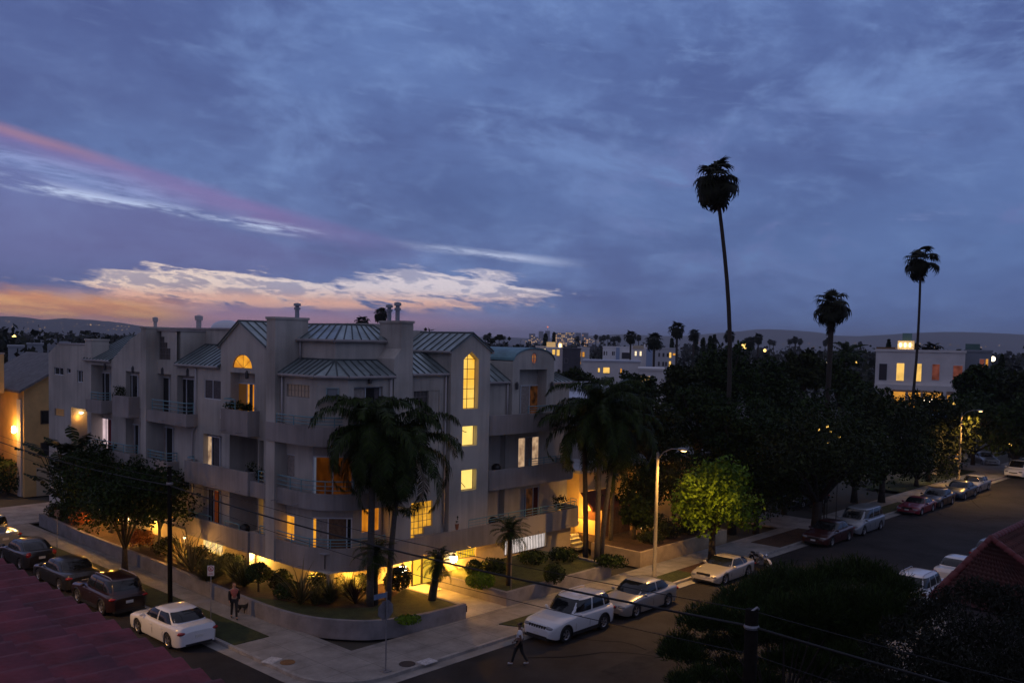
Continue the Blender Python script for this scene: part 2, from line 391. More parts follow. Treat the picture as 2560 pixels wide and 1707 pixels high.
# low garden walls
M_RET = mat('garden_wall_render', (.23, .22, .235), .9, var=.25, scale=1.2, bump=.4, bscale=30)
M_RET2 = mat('tan_wall_render', (.42, .33, .22), .9, var=.25, scale=1.2, bump=.4, bscale=30)
def wallpath(path, t, z0, z1, b=None, close=True):
    """upright wall along a plan path, thickness t to its left"""
    b = b or MB(); n = len(path); off = []
    for i, p in enumerate(path):
        d0 = Vector(path[max(i, 1)])-Vector(path[max(i, 1)-1]); d1 = Vector(path[min(i+1, n-1)])-Vector(path[min(i+1, n-1)-1])
        d0.normalize(); d1.normalize(); n0 = Vector((-d0.y, d0.x)); n1 = Vector((-d1.y, d1.x)); m = n0+n1; m = m/max(1e-6, m.length)
        off.append(Vector(p)+m*(t/max(.4, m.dot(n0))))
    zz0 = z0 if isinstance(z0, list) else [z0]*n; zz1 = z1 if isinstance(z1, list) else [z1]*n
    vs = []; fs = []
    for i in range(n):
        p, q = path[i], off[i]; vs += [(p[0], p[1], zz0[i]), (p[0], p[1], zz1[i]), (q[0], q[1], zz1[i]), (q[0], q[1], zz0[i])]
    for i in range(n-1):
        a, c = i*4, i*4+4
        for k in range(4): fs.append((a+k, a+(k+1) % 4, c+(k+1) % 4, c+k))
    fs += [(3, 2, 1, 0), tuple((n-1)*4+k for k in range(4))]
    b.add(vs, fs); return b
def smooth_path(pts, n=6):
    out = []
    for i in range(len(pts)-1):
        p0 = Vector(pts[max(i-1, 0)]); p1 = Vector(pts[i]); p2 = Vector(pts[i+1]); p3 = Vector(pts[min(i+2, len(pts)-1)])
        for k in range(n):
            t = k/n; out.append(tuple(.5*((2*p1)+(p2-p0)*t+(2*p0-5*p1+4*p2-p3)*t*t+(-p0+3*p1-3*p2+p3)*t**3)))
    out.append(tuple(pts[-1])); return out
GZ = .72
ret = [(3.75, 38.3), (3.35, 30)]+smooth_path([(3.25, 20), (2.95, 11), (3.2, 7.0), (4.35, 4.75), (5.7, 3.75), (7.6, 3.3), (9.85, 3.2)], 7)
tag(wallpath(ret, .2, 0, GZ+.12).build('garden_wall', M_RET), 'grey curved garden wall wrapping the planted corner', 'garden wall')
b = MB(); wallpath([(9.85, 3.2), (9.95, 8.9)], .18, 0, GZ+.04, b); tag(b.build('garden_wall', M_RET), 'low grey wall on the planted corner side of the entrance path', 'garden wall')
b = wallpath([(12.62, 8.6), (12.68, 3.25), (21.25, 3.25), (21.5, 6.6)], .2, 0, GZ+.1); tag(b.build('garden_wall', M_RET), 'low grey wall round the lawn right of the entrance path', 'garden wall')
gl_ = [(p[0]+.12, p[1]+.05) for p in ret]+[(9.9, 3.3), (9.97, 8.9), (7.5, 9.5), (6.7, 12), (6.7, 38.3)]
sheet('planted_bed', gl_, GZ, M_EARTH, .3)
sheet('garden_lawn', [(3.15, 12), (2.95+.25, 9), (3.5, 6.9), (4.6, 4.95), (6., 3.95), (7.8, 3.5), (9.8, 3.4), (9.9, 7.6), (8.6, 6.8), (6.5, 5.9), (4.9, 7.4), (4.0, 10)], GZ+.025, M_LAWN, .03)
sheet('garden_lawn', [(12.8, 3.4), (21.1, 3.4), (21.3, 8.6), (12.8, 8.6)], GZ, M_LAWN, .3)
M_PATH = slabmat('entrance_path_concrete', (.46, .44, .40), 2.8, .01)
sheet('entrance_path', [(9.86, 3.2), (12.68, 3.2), (12.62, 9.3), (9.97, 9.3)], KZ+.012, M_PATH, .12)
b = MB(); b.box(11.0, 12.4, 7.6, 8.95, KZ+.012, KZ+.05); tag(b.build('door_mat', mat('doormat_cloth', (.62, .6, .52), .95, var=.15, scale=30)), 'pale doormat in front of the lit glass entrance', 'doormat')

M_PATCH = mat('asphalt_patch', (.028, .027, .027), .9, spec=.2, var=.4, scale=2.); M_TAR = mat('tar_seam', (.008, .008, .008), .95, spec=.05)
for x0, x1, y0, y1 in ((9., 15.5, -6.4, -5.2), (22, 24.2, -4.9, -3.0), (-7.2, -5.6, 8., 16.)): sheet('road_patch', [(x0, y0), (x1, y0+.15), (x1, y1), (x0+.1, y1)], .009, M_PATCH)
rg_ = np.random.default_rng(77)
for k in range(16):
    p = [8+rg_.random()*60, -1.5-9*rg_.random()]; a = rg_.random()*.8-.4+(math.pi/2 if k % 4 == 0 else 0); pts = []
    for i in range(9): pts.append(tuple(p)); a += rg_.normal()*.25; p = [p[0]+.7*math.cos(a), min(-.8, max(-11, p[1]+.7*math.sin(a)))]
    bq = MB()
    for q0, q1 in zip(pts, pts[1:]):
        dx, dy = q1[0]-q0[0], q1[1]-q0[1]; l_ = math.hypot(dx, dy)+1e-6; nx_, ny_ = -dy/l_*.025, dx/l_*.025; bq.quad((q0[0]-nx_, q0[1]-ny_, .012), (q1[0]-nx_, q1[1]-ny_, .012), (q1[0]+nx_, q1[1]+ny_, .012), (q0[0]+nx_, q0[1]+ny_, .012))
    struct('road_crack', bq, M_TAR)
# ================================================================ the apartment house on the corner
def stucco(name, col):
    """painted render with rain streaks and soot under the ledges"""
    m = bpy.data.materials.new(name); t = nt(m); N = t.nodes; L = t.links
    out = N.new('ShaderNodeOutputMaterial'); b = N.new('ShaderNodeBsdfPrincipled'); L.new(b.outputs[0], out.inputs[0]); b.inputs['Roughness'].default_value = .92
    tc = N.new('ShaderNodeTexCoord'); mp = N.new('ShaderNodeMapping'); mp.inputs['Scale'].default_value = (2.6, 2.6, .16); L.new(tc.outputs['Object'], mp.inputs['Vector'])
    n1 = N.new('ShaderNodeTexNoise'); n1.inputs['Scale'].default_value = 1.; n1.inputs['Detail'].default_value = 7; n1.inputs['Roughness'].default_value = .7; L.new(mp.outputs[0], n1.inputs['Vector'])
    n2 = N.new('ShaderNodeTexNoise'); n2.inputs['Scale'].default_value = .35; n2.inputs['Detail'].default_value = 6; L.new(tc.outputs['Object'], n2.inputs['Vector'])
    ad = N.new('ShaderNodeMath'); ad.operation = 'MULTIPLY_ADD'; L.new(n1.outputs['Fac'], ad.inputs[0]); ad.inputs[1].default_value = .6; L.new(n2.outputs['Fac'], ad.inputs[2])
    r = N.new('ShaderNodeValToRGB'); r.color_ramp.elements[0].position = .58; r.color_ramp.elements[1].position = .95
    r.color_ramp.elements[0].color = (*[x*.62 for x in col], 1); r.color_ramp.elements[1].color = (*[min(1, x*1.08) for x in col], 1)
    L.new(ad.outputs[0], r.inputs['Fac']); L.new(r.outputs[0], b.inputs['Base Color'])
    n3 = N.new('ShaderNodeTexNoise'); n3.inputs['Scale'].default_value = 45; L.new(tc.outputs['Object'], n3.inputs['Vector'])
    bp = N.new('ShaderNodeBump'); bp.inputs['Strength'].default_value = .35; bp.inputs['Distance'].default_value = .012; L.new(n3.outputs['Fac'], bp.inputs['Height']); L.new(bp.outputs[0], b.inputs['Normal'])
    MATS[name] = m; return m
M_STUC = stucco('cream_stucco', (.50, .475, .43))
M_STUC2 = stucco('grey_stucco', (.33, .305, .295))
M_SEAM = mat('green_metal_roof', (.30, .37, .385), .36, metal=.55, var=.3, scale=1.1)
M_RIB = mat('roof_seam', (.06, .08, .085), .6)
M_TRIM = mat('roof_trim', (.32, .30, .30), .7, var=.2, scale=2)
M_FLATR = mat('flat_roof_felt', (.22, .21, .21), .9, var=.3, scale=.7)
M_RAIL = mat('teal_railing_paint', (.15, .31, .36), .45)
M_ALU = mat('white_aluminium', (.62, .66, .70), .45)
M_PIPE = mat('downpipe_paint', (.45, .43, .43), .6)
M_GLASS = mat('window_glass', (.012, .013, .016), .06, spec=.6)
M_CURT = mat('dark_curtain', (.10, .09, .095), .9, var=.4, scale=9)
M_CURTB = mat('pale_curtain', (.34, .30, .27), .9, var=.3, scale=9)
G_AMB = glow('amber_room', (1., .42, .035), .95, .45, 1.6, (1, 1, 1), (.62, .22, .02))
G_YEL = glow('yellow_stairwell', (1., .66, .14), 1.15, .2, .55, (1, 1, .9), (.95, .42, .02))
G_YEL2 = glow('bright_stairwell', (1., .68, .17), 1.3, .15, 1.1)
G_ORA = glow('orange_room', (1., .34, .02), .72, .5, 2., (1, 1, .4), (.42, .11, .008))
G_CREAM = glow('cream_room', (.95, .62, .36), .62, .4, 2.5, (1, 1, 1), (.35, .20, .12))
G_PINK = glow('pinkish_room', (.95, .68, .72), .75, .25, 1.5)
G_DIM = glow('dim_brown_room', (.10, .035, .012), .55, .8, 3., (1, 1, 1), (.012, .006, .004))
G_WHITE = glow('white_garage_light', (1., .86, .80), 1.0, .35, 3., (1, 1, .5))
G_LAMP = glow('lamp_glass', (1., .72, .32), 9.)
G_LAMPW = glow('lamp_glass_pale', (1., .86, .55), 12.)
APT = thing('apartment_building', 'pale stucco four storey apartment building with balconies, gables and green metal roofs on the corner', 'apartment building')

def mp3(ax, p, s, z): return (p, s, z) if ax == 'x' else (s, p, z)
def facade(b, ax, p, outline, holes=(), d=.14):
    """wall in the plane ax = p from an outline in (s, z) with openings cut through and their reveals;
    a hole is (points, depth, closed behind)"""
    pts = []; edges = []
    for l in [outline]+[h[0] for h in holes]:
        o = len(pts); pts += [Vector((float(s), float(z))) for s, z in l]; edges += [(o+i, o+(i+1) % len(l)) for i in range(len(l))]
    vo, _, fo, *_ = delaunay_2d_cdt(pts, edges, [], 1, 1e-5)
    def inside(q, l):
        r = False; j = len(l)-1
        for i in range(len(l)):
            (x1, y1), (x2, y2) = l[i], l[j]
            if (y1 > q.y) != (y2 > q.y) and q.x < (x2-x1)*(q.y-y1)/(y2-y1)+x1: r = not r
            j = i
        return r
    tri = []
    for f in fo:
        c = (vo[f[0]]+vo[f[1]]+vo[f[2]])/3
        if inside(c, outline) and not any(inside(c, h[0]) for h in holes): tri.append(tuple(f))
    b.add([mp3(ax, p, v.x, v.y) for v in vo], tri)
    for pts, dep, back in holes:
        n = len(pts)
        for i in range(n):
            a, c = pts[i], pts[(i+1) % n]
            b.quad(mp3(ax, p, *a), mp3(ax, p, *c), mp3(ax, p+dep, *c), mp3(ax, p+dep, *a))
        if back:
            t = tessellate_polygon([[Vector((s, z, 0)) for s, z in pts]]); b.add([mp3(ax, p+dep, s, z) for s, z in pts], t)
def rc(s0, s1, z0, z1): return [(s0, z0), (s1, z0), (s1, z1), (s0, z1)]
def RX(px0, pyt, pyb, px1, x):             # picture rectangle -> (y0, y1, z0, z1) on the left facade
    y1, zt = onx(px0, pyt, x); _, zb = onx(px0, pyb, x); y0, _ = onx(px1, pyt, x); return y0, y1, zb, zt
def RY(px0, pyt, pyb, px1, y):             # -> (x0, x1, z0, z1) on the right facade
    x0, zt = ony(px0, pyt, y); _, zb = ony(px0, pyb, y); x1, _ = ony(px1, pyt, y); return x0, x1, zb, zt
def bars(b, ax, p, q, s0, s1, z0, z1, w=.05, vs=(), hs=()):
    """frame round an opening, between depth p and q, plus mullions at fractions vs / hs"""
    def bx(a0, a1, c0, c1, e=0):
        if ax == 'x': b.box(p+e, q-e, a0, a1, c0, c1)
        else: b.box(a0, a1, p+e, q-e, c0, c1)
    bx(s0, s1, z0, z0+w); bx(s0, s1, z1-w, z1); bx(s0, s0+w, z0+w, z1-w); bx(s1-w, s1, z0+w, z1-w)
    for f in vs: c = s0+(s1-s0)*f; bx(c-w*.45, c+w*.45, z0+w, z1-w, .004)
    for f in hs: c = z0+(z1-z0)*f; bx(s0+w, s1-w, c-w*.35, c+w*.35, .008)
def pane(ax, p, s0, s1, z0, z1, m, par, nm='pane'):
    b = MB(); b.add([mp3(ax, p, s0, z0), mp3(ax, p, s1, z0), mp3(ax, p, s1, z1), mp3(ax, p, s0, z1)], [(0, 1, 2, 3)]); return b.build(nm, m, par)
def curtain(ax, p, s0, s1, z0, z1, m, par, amp=.03, n=None):
    n = n or max(6, int((s1-s0)/.07)); vs = []; fs = []
    for i in range(n+1):
        s = s0+(s1-s0)*i/n; o = p+amp*math.sin(i*2.1)
        vs += [mp3(ax, o, s, z0), mp3(ax, o, s, z1)]
        if i: fs.append((2*i-2, 2*i, 2*i+1, 2*i-1))
    b = MB(); b.add(vs, fs); return b.build('curtain', m, par)
def opening(ax, p, s0, s1, z0, z1, kind='window', panes=None, vs=(.5,), hs=(), w=.05, dep=.10, curts=(), label=None, fm=None):
    """a framed window or sliding door set dep behind the wall plane; panes: list of (f0, f1, material)"""
    b = MB(); bars(b, ax, p+dep-.03, p+dep+.04, s0, s1, z0, z1, w, vs, hs); f = b.build(kind, fm or M_ALU, APT)
    if label: f['label'] = label
    for f0, f1, m in (panes or [(0, 1, M_GLASS)]):
        pane(ax, p+dep+.015, s0+(s1-s0)*f0+.002, s0+(s1-s0)*f1-.002, z0+.01, z1-.01, m, f)
    for f0, f1, m in curts: curtain(ax, p+dep-.002-.0, s0+(s1-s0)*f0, s0+(s1-s0)*f1, z0+.02, z1-.02, m, f, .012)
    return f
def block_window(ax, p, cells, cw, ch, s0, z0, m, label=None, dep=.12):
    """glass block panel: cells (i, j) of cw x ch from the corner s0, z0"""
    b = MB(); g = MB(); gap = .022
    for i, j in cells:
        a0, c0 = s0+i*cw, z0+j*ch
        def bx(q, x0, x1, y0, y1, d0, d1):
            if ax == 'x': q.box(d0, d1, x0, x1, y0, y1)
            else: q.box(x0, x1, d0, d1, y0, y1)
        bx(b, a0, a0+cw, c0, c0+gap, p+dep-.02, p+dep+.05); bx(b, a0, a0+gap, c0+gap, c0+ch, p+dep-.018, p+dep+.05)
        bx(g, a0+gap, a0+cw, c0+gap, c0+ch, p+dep, p+dep+.06)
    f = b.build('glass_block_window', mat('block_mortar', (.20, .19, .19), .8), APT); g.build('glass_blocks', m, f, bevel=.012)
    if label: f['label'] = label
    return f

FL1, FL2, FL3 = 2.05, 5.05, 8.10
XL, YR = 6.2, 8.4                             # main wall planes of the two facades
W = MB()                                      # cream walls in one continuous shell
# ---- left facade
H1 = []                                       # holes: (outline, depth, closed)
def hole_x(y0, y1, z0, z1, dep, back=False): H1.append((rc(y0, y1, z0, z1), dep, back))
win_jobs = []
def wx(px0, pyt, pyb, px1, dep=.10, **k):
    y0, y1, z0, z1 = RX(px0, pyt, pyb, px1, XL); hole_x(y0, y1, z0, z1, dep+.06); win_jobs.append(('x', XL, y0, y1, z0, z1, dict(dep=dep, **k)))
    return y0, y1, z0, z1
# end section
wx(134.6, 917, 936, 158.5, vs=(.5,))
wx(167, 920, 933, 176.6, vs=())
wx(192.5, 925, 955, 207, vs=(.5,))
yA0, yA1, _, zA1 = RX(177.5, 1018, 1080, 218, XL); hole_x(yA0, yA1, FL2, zA1, 1.1, True)                 # lit alcove
g0, g1, gz0, gz1 = RX(136.5, 1020, 1038, 160.5, XL); hole_x(g0, g1, gz0, gz1, .2, True)
block_window('x', XL, [(i, j) for i in range(5) for j in range(3)], (g1-g0)/5, (gz1-gz0)/3, g0, gz0, mat('glass_block', (.30, .24, .16), .2, emit=(1., .45, .08), estr=.09))
# door recesses of the upper two floors, backs closed; doors stand in them
def recess_x(px0, px1, zf, ztop, dep):
    y1, _ = onx(px0, 1000, XL); y0, _ = onx(px1, 1000, XL); hole_x(y0, y1, zf, ztop, dep, True); return y0, y1
def door_x(px0, px1, zf, pyt, x, **k):
    y1, zt = onx(px0, pyt, x); y0, _ = onx(px1, pyt, x); win_jobs.append(('x', x, y0, y1, zf, zt, dict(kind='sliding_door', dep=-.05, **k)))
recess_x(228, 279, FL3, 11.0, .8); door_x(252, 277.5, FL3, 930, XL+.8)
recess_x(228, 279, FL2, 7.75, .8)
door_x(244, 282, FL2, 1041, XL+.8, panes=[(0, .28, mat('dark_red_curtain', (.16, .02, .03), .9)), (.28, .40, G_PINK), (.40, .66, G_PINK), (.66, 1, M_GLASS)], vs=(.38, .66))
recess_x(314, 349, FL3, 10.75, .35); door_x(318, 347, FL3, 935, XL+.35)
recess_x(314, 352, FL2, 7.75, .5); door_x(318, 350, FL2, 1056, XL+.5, vs=(.33, .66), curts=[(.40, .62, M_CURTB)])
recess_x(384, 428, FL3, 10.75, .4); door_x(389, 426, FL3, 940, XL+.4)
recess_x(443, 490, FL3, 10.75, .4); door_x(449, 489, FL3, 944, XL+.4)
recess_x(377, 437, FL2, 7.8, .45); door_x(380, 435, FL2, 1060, XL+.45, vs=(.3, .7), curts=[(.32, .62, M_CURTB)])
recess_x(384, 440, FL1, 4.7, .4)
door_x(402, 436, FL1, 1184, XL+.4, panes=[(0, 1, G_ORA)], vs=(.35, .68), hs=(.3, .55, .78))
# stepped glass block window high on the parapet
cell = (onx(389, 870, XL)[0]-onx(426, 870, XL)[0])/5
sy0 = onx(426, 870, XL)[0]; sz0 = onx(426, 900, XL)[1]
st = [(i, j) for i in range(5) for j in range(5) if j <= (1.2+i*1.0)]
hpts = [(sy0, sz0)]
hpts = [(sy0, sz0), (sy0+5*cell, sz0), (sy0+5*cell, sz0+5*cell*.92)]
for i in (4, 3, 2, 1, 0):
    top = min(5, int(1.2+i)+1)*cell*.92; hpts += [(sy0+(i+1)*cell, sz0+top), (sy0+i*cell, sz0+top)]
hp = [];
for p in hpts:
    if not hp or (abs(hp[-1][0]-p[0])+abs(hp[-1][1]-p[1])) > 1e-4: hp.append(p)
H1.append((hp, .2, True))
block_window('x', XL, st, cell, cell*.92, sy0, sz0, mat('dark_glass_block', (.10, .09, .085), .18), 'stepped glass block window with its cells dark')
# plain bay between the double doors and the gable
wx(510.5, 947, 996, 552, vs=(.5,), dep=.06, curts=[(0, .5, M_CURT), (.52, 1., M_CURT)])
y1, _ = onx(508, 1100, XL); y0, _ = onx(555, 1100, XL); hole_x(y0, y1, FL2, onx(512, 1083, XL)[1], .35, True)
door_x(513, 553, FL2, 1086, XL+.35, panes=[(0, .52, M_GLASS), (.52, 1, G_CREAM)], vs=(.5,), curts=[(.03, .40, M_CURT)])
hole_x(y0, y1, FL1, onx(512, 1212, XL)[1], .35, True)
door_x(510, 553, FL1, 1216, XL+.35, panes=[(0, .13, M_GLASS), (.13, .34, mat('rust_curtain', (.25, .05, .015), .9, emit=(1., .2, .03), estr=.05)), (.34, 1, M_GLASS)], vs=(.36, .7), curts=[(.45, .62, M_CURT)])
wx(461, 1201, 1219, 486, vs=(.5,), dep=.04, curts=[(.05, .45, M_CURT)])
# gable: arched light, recessed door, loggias under it
ay0, ay1 = onx(630, 919, XL)[0], onx(581, 919, XL)[0]; az = onx(581, 919, XL)[1]; ar = (ay1-ay0)/2; ah = onx(605, 886, XL)[1]-az
arcp = [((ay0+ay1)/2+ar*math.cos(R(180*k/14)), az+ah*math.sin(R(180*k/14))) for k in range(15)]
H1.append((arcp, .12, False))
a = MB(); a.add([(XL+.09, s, z) for s, z in arcp], tessellate_polygon([[Vector((s, z, 0)) for s, z in arcp]]))
fr = MB()
for k in range(14): fr.tube([(XL+.07, *arcp[k]), (XL+.07, *arcp[k+1])], .03, 4)
fr.tube([(XL+.07, ay0, az), (XL+.07, ay1, az)], .03, 4); mid = (ay0+ay1)/2
for q in (40, 90, 140): fr.tube([(XL+.07, mid, az), (XL+.07, mid+ar*math.cos(R(q)), az+ah*math.sin(R(q)))], .012, 4)
f_arch = fr.build('arched_window', mat('amber_frame', (.30, .2, .1), .6), APT); a.build('pane', G_AMB, f_arch)
gy0, gy1 = recess_x(576, 637, FL3, onx(577, 930, XL)[1], .55)
gx = XL+.55; dy1 = onx(588, 960, gx)[0]; dy0 = max(gy0+.03, onx(640, 960, gx)[0])
win_jobs.append(('x', gx, dy0, dy1, FL3, onx(590, 955, gx)[1], dict(kind='sliding_door', dep=-.05, vs=(.36,), panes=[(0, .12, G_ORA), (.12, .28, M_CURT), (.28, .36, G_AMB), (.36, .86, mat('brown_curtain', (.16, .08, .03), .9, emit=(1., .4, .05), estr=.04)), (.86, .93, G_AMB), (.93, 1, M_GLASS)])))
ly1, _ = onx(574, 1100, XL); ly0, _ = onx(646, 1100, XL); M_LOG = mat('loggia_wall', (.24, .22, .2), .9)
hole_x(ly0, ly1, FL2, 7.75, 1.7, True); hole_x(ly0, ly1, FL1, 4.7, 1.7, True)
wx(692, 1129, 1187, 737, vs=(.5,), dep=.06, curts=[(0.52, 1, M_CURT), (.02, .5, M_CURTB)])
wx(690.5, 1278, 1340, 736, vs=(.5,), dep=.06, panes=[(0, .5, G_AMB), (.5, .78, mat('amber_curtain', (.3, .12, .02), .9, emit=(1., .3, .02), estr=.22)), (.78, .92, G_AMB), (.92, 1, mat('amber_curtain', (.3, .12, .02)))])
# tall narrow lights beside the loggias
n0, n1, _, _ = RX(646.5, 1245, 1322, 658.5, XL); hole_x(n0, n1, FL1, 4.7, .5, True)
win_jobs.append(('x', XL+.5, n0+.02, n1-.02, FL1+.1, 4.65, dict(dep=-.05, vs=(), hs=(.45,), panes=[(0, 1, G_YEL)])))
hole_x(n0, n1, FL2, 7.7, .9, True)
OUT1 = [(10.3, 1.9), (35.75, 1.9), (43.07, 0), (43.07, 11.6), (41.4, 12.3), (36.7, 12.3), (36.7, 11.3), (32.65, 11.35), (30.09, 12.7), (28.3, 13.3), (23.9, 13.3), (23.9, 11.37), (18.97, 11.37), (18.97, 12.6), (16.98, 13.84), (14.49, 12.62), (13.05, 12.62), (13.05, 7.95), (10.3, 7.95)]
facade(W, 'x', XL, OUT1, H1)
W.quad((XL, 43.07, 0), (XL+12, 43.07, 0), (XL+12, 43.07, 11.6), (XL, 43.07, 11.6))
# gable returns (its roof runs back into the block)
for yy in (18.97, 14.49): W.quad((XL, yy, 11.0), (XL+3.2, yy, 11.0), (XL+3.2, yy, 12.6), (XL, yy, 12.6))
# chamfered corner of the two middle floors, with sliding doors
c1, c2 = (XL, 10.3), (7.6, 8.9)
W.quad((*c1, 1.9), (*c2, 1.9), (*c2, 7.95), (*c1, 7.95))
def chamfer_door(zf, zt, panes, vs):
    e = MB(); p = MB(); d = Vector((1, -1, 0)).normalized(); n = Vector((-1, -1, 0)).normalized()
    o = Vector((*c1, 0))+n*.03; Lw = 1.98*math.sqrt(2)*.5*2*.5*2*.5
    Lw = math.hypot(c2[0]-c1[0], c2[1]-c1[1])
    def bx(s0, s1, z0, z1, t0, t1, q):
        vs_ = [o+d*s+n*t+Vector((0, 0, z)) for z in (z0, z1) for t in (t0, t1) for s in (s0, s1)]
        q.add(vs_, [(0, 2, 3, 1), (4, 5, 7, 6), (0, 1, 5, 4), (2, 6, 7, 3), (0, 4, 6, 2), (1, 3, 7, 5)])
    bx(.02, Lw-.02, zt-.06, zt, 0, .05, e); bx(.02, Lw-.02, zf, zf+.06, 0, .05, e)
    for s in (.02, Lw-.08): bx(s, s+.06, zf+.06, zt-.06, 0, .05, e)
    for v in vs: bx(Lw*v-.03, Lw*v+.03, zf+.06, zt-.06, .004, .046, e)
    f = e.build('sliding_door', M_ALU, APT)
    for a0, a1, m in panes:
        q = MB(); bx(.08+(Lw-.16)*a0, .08+(Lw-.16)*a1, zf+.06, zt-.06, .01, .02, q); q.build('pane', m, f)
chamfer_door(FL1, 4.35, [(0, .07, G_AMB), (.07, .40, M_CURTB), (.40, .86, mat('tan_curtain', (.16, .09, .05), .9, var=.4, scale=8)), (.86, 1, M_GLASS)], (.40, .86))
chamfer_door(FL2, 7.35, [(0, .06, mat('bluish_screen', (.1, .1, .1), .5, emit=(.6, .7, 1.), estr=.10)), (.06, 1., glow('dim_orange_room', (.22, .06, .006), .30, .8, 2.2, (1, 1, .5), (.05, .012, .002)))], (.5,))
# ---- right facade
H2 = []
def wy(px0, pyt, pyb, px1, y, dep=.10, holes=None, **k):
    x0, x1, z0, z1 = RY(px0, pyt, pyb, px1, y); (H2 if holes is None else holes).append((rc(x0, x1, z0, z1), dep+.06, False)); win_jobs.append(('y', y, x0, x1, z0, z1, dict(dep=dep, **k)))
Hc = []
wy(905, 1270, 1334, 952, 8.9, holes=Hc, vs=(.5,), panes=[(0, 1, G_ORA)])
facade(W, 'y', 8.9, rc(7.6, 9.4, 1.9, 7.95), Hc)
# wall between the chimney breast and the stair tower
gx0, gzt = ony(1034.5, 978, YR); gx1, gzb = ony(1071, 1036, YR); cw = (gx1-gx0)/4; ch = (gzt-gzb)/4
cells = [(i, j) for j in range(4) for i in range(4) if i >= (2 if j == 0 else 1 if j == 1 else 0)]
hp = [(gx0+2*cw, gzb), (gx1, gzb), (gx1, gzt), (gx0, gzt), (gx0, gzb+2*ch), (gx0+cw, gzb+2*ch), (gx0+cw, gzb+ch), (gx0+2*cw, gzb+ch)]
H2.append((hp, .2, True)); block_window('y', YR, cells, cw, ch, gx0, gzb, mat('dark_glass_block', (.1, .09, .085)), 'stepped glass block window, dark, near the roof')
ox0, ozt = ony(1028, 1258, YR); ox1, ozb = ony(1080, 1346, YR); cw = (ox1-ox0)/5; ch = (ozt-ozb)/6
cells = [(i, j) for j in range(6) for i in range(5) if i <= (0 if j == 0 else 2 if j == 1 else 4)]
hp = [(ox0, ozb), (ox0+cw, ozb), (ox0+cw, ozb+ch), (ox0+3*cw, ozb+ch), (ox0+3*cw, ozb+2*ch), (ox1, ozb+2*ch), (ox1, ozt), (ox0, ozt)]
H2.append((hp, .2, True)); block_window('y', YR, cells, cw, ch, ox0, ozb, glow('amber_glass_block', (1., .46, .04), .95, .4, 2.5), 'stepped glass block window glowing amber')
H2.append((rc(gx1+.12, 12.75, ozt+.2, gzt+.02), .05, True))
facade(W, 'y', YR, rc(9.45, 13.2, 1.9, 11.32), H2)
# stair tower: tall pointed light and two square lights
TY = 8.1; tx0, tx1 = ony(1127, 1000, TY)[0], ony(1224, 1000, TY)[0]; tm = (tx0+tx1)/2
HT = []; TW = []
a0, zb = ony(1157.5, 1023, TY); a1, _ = ony(1195, 1023, TY); zs = ony(1158, 898, TY)[1]; zp = ony(1177, 879, TY)[1]
tall = [(a0, zb), (a1, zb), (a1, zs), ((a0+a1)/2, zp), (a0, zs)]; HT.append((tall, .34, False))
q0, q1, r0, r1 = RY(1156, 1066, 1116, 1193, TY); HT.append((rc(q0, q1, r0, r1), .34, False))
u0, u1, v0, v1 = RY(1153.5, 1176, 1228, 1191.5, TY); HT.append((rc(u0, u1, v0, v1), .34, False))
facade(W, 'y', TY, [(tx0, 1.9), (tx1, 1.9), (tx1, 12.58), (tm, 13.46), (tx0, 12.58)], HT)
for xx in (tx0, tx1): W.quad((xx, TY, 1.9), (xx, 12., 1.9), (xx, 12., 12.58), (xx, TY, 12.58))
def lit(pts, y, hs, vline, m, rail=None, label=None):
    fr = MB(); n = len(pts); s0 = min(p[0] for p in pts); s1 = max(p[0] for p in pts)
    for i in range(n):
        a, c = pts[i], pts[(i+1) % n]; fr.tube([(a[0], y-.02, a[1]), (c[0], y-.02, c[1])], .028, 4)
    for h in hs: fr.box(s0, s1, y-.035, y-.005, h-.016, h+.016)
    if vline: fr.box((s0+s1)/2-.014, (s0+s1)/2+.014, y-.034, y-.006, min(p[1] for p in pts), max(p[1] for p in pts))
    f = fr.build('stair_window', mat('stair_frame', (.36, .26, .12), .6), APT)
    q = MB(); q.add([(s, y, z) for s, z in pts], tessellate_polygon([[Vector((s, z, 0)) for s, z in pts]])); q.build('pane', m, f)
    if rail: g = MB(); g.tube([(p[0], y-.012, p[1]) for p in rail], .02, 4); g.build('stair_rail', mat('stair_rail_metal', (.10, .06, .02), .6), f)
    if label: f['label'] = label
hs = [zb+(zs-zb)*k/5 for k in (1, 2, 3, 4, 5)]
lit(tall, TY+.33, hs, True, G_YEL, label='tall pointed stair window glowing yellow')
lit(rc(q0, q1, r0, r1), TY+.33, (), False, G_YEL2, rail=[(q0+.05, r1-.12), (q0+.45, r0+.75), (q0+.62, r0+.72)], label='upper square stair window glowing yellow')
lit(rc(u0, u1, v0, v1), TY+.33, (), False, G_YEL2, rail=[(u0+.03, v0+.62), (u0+.35, v0+.38), (u0+.62, v0+.12)], label='lower square stair window glowing yellow')
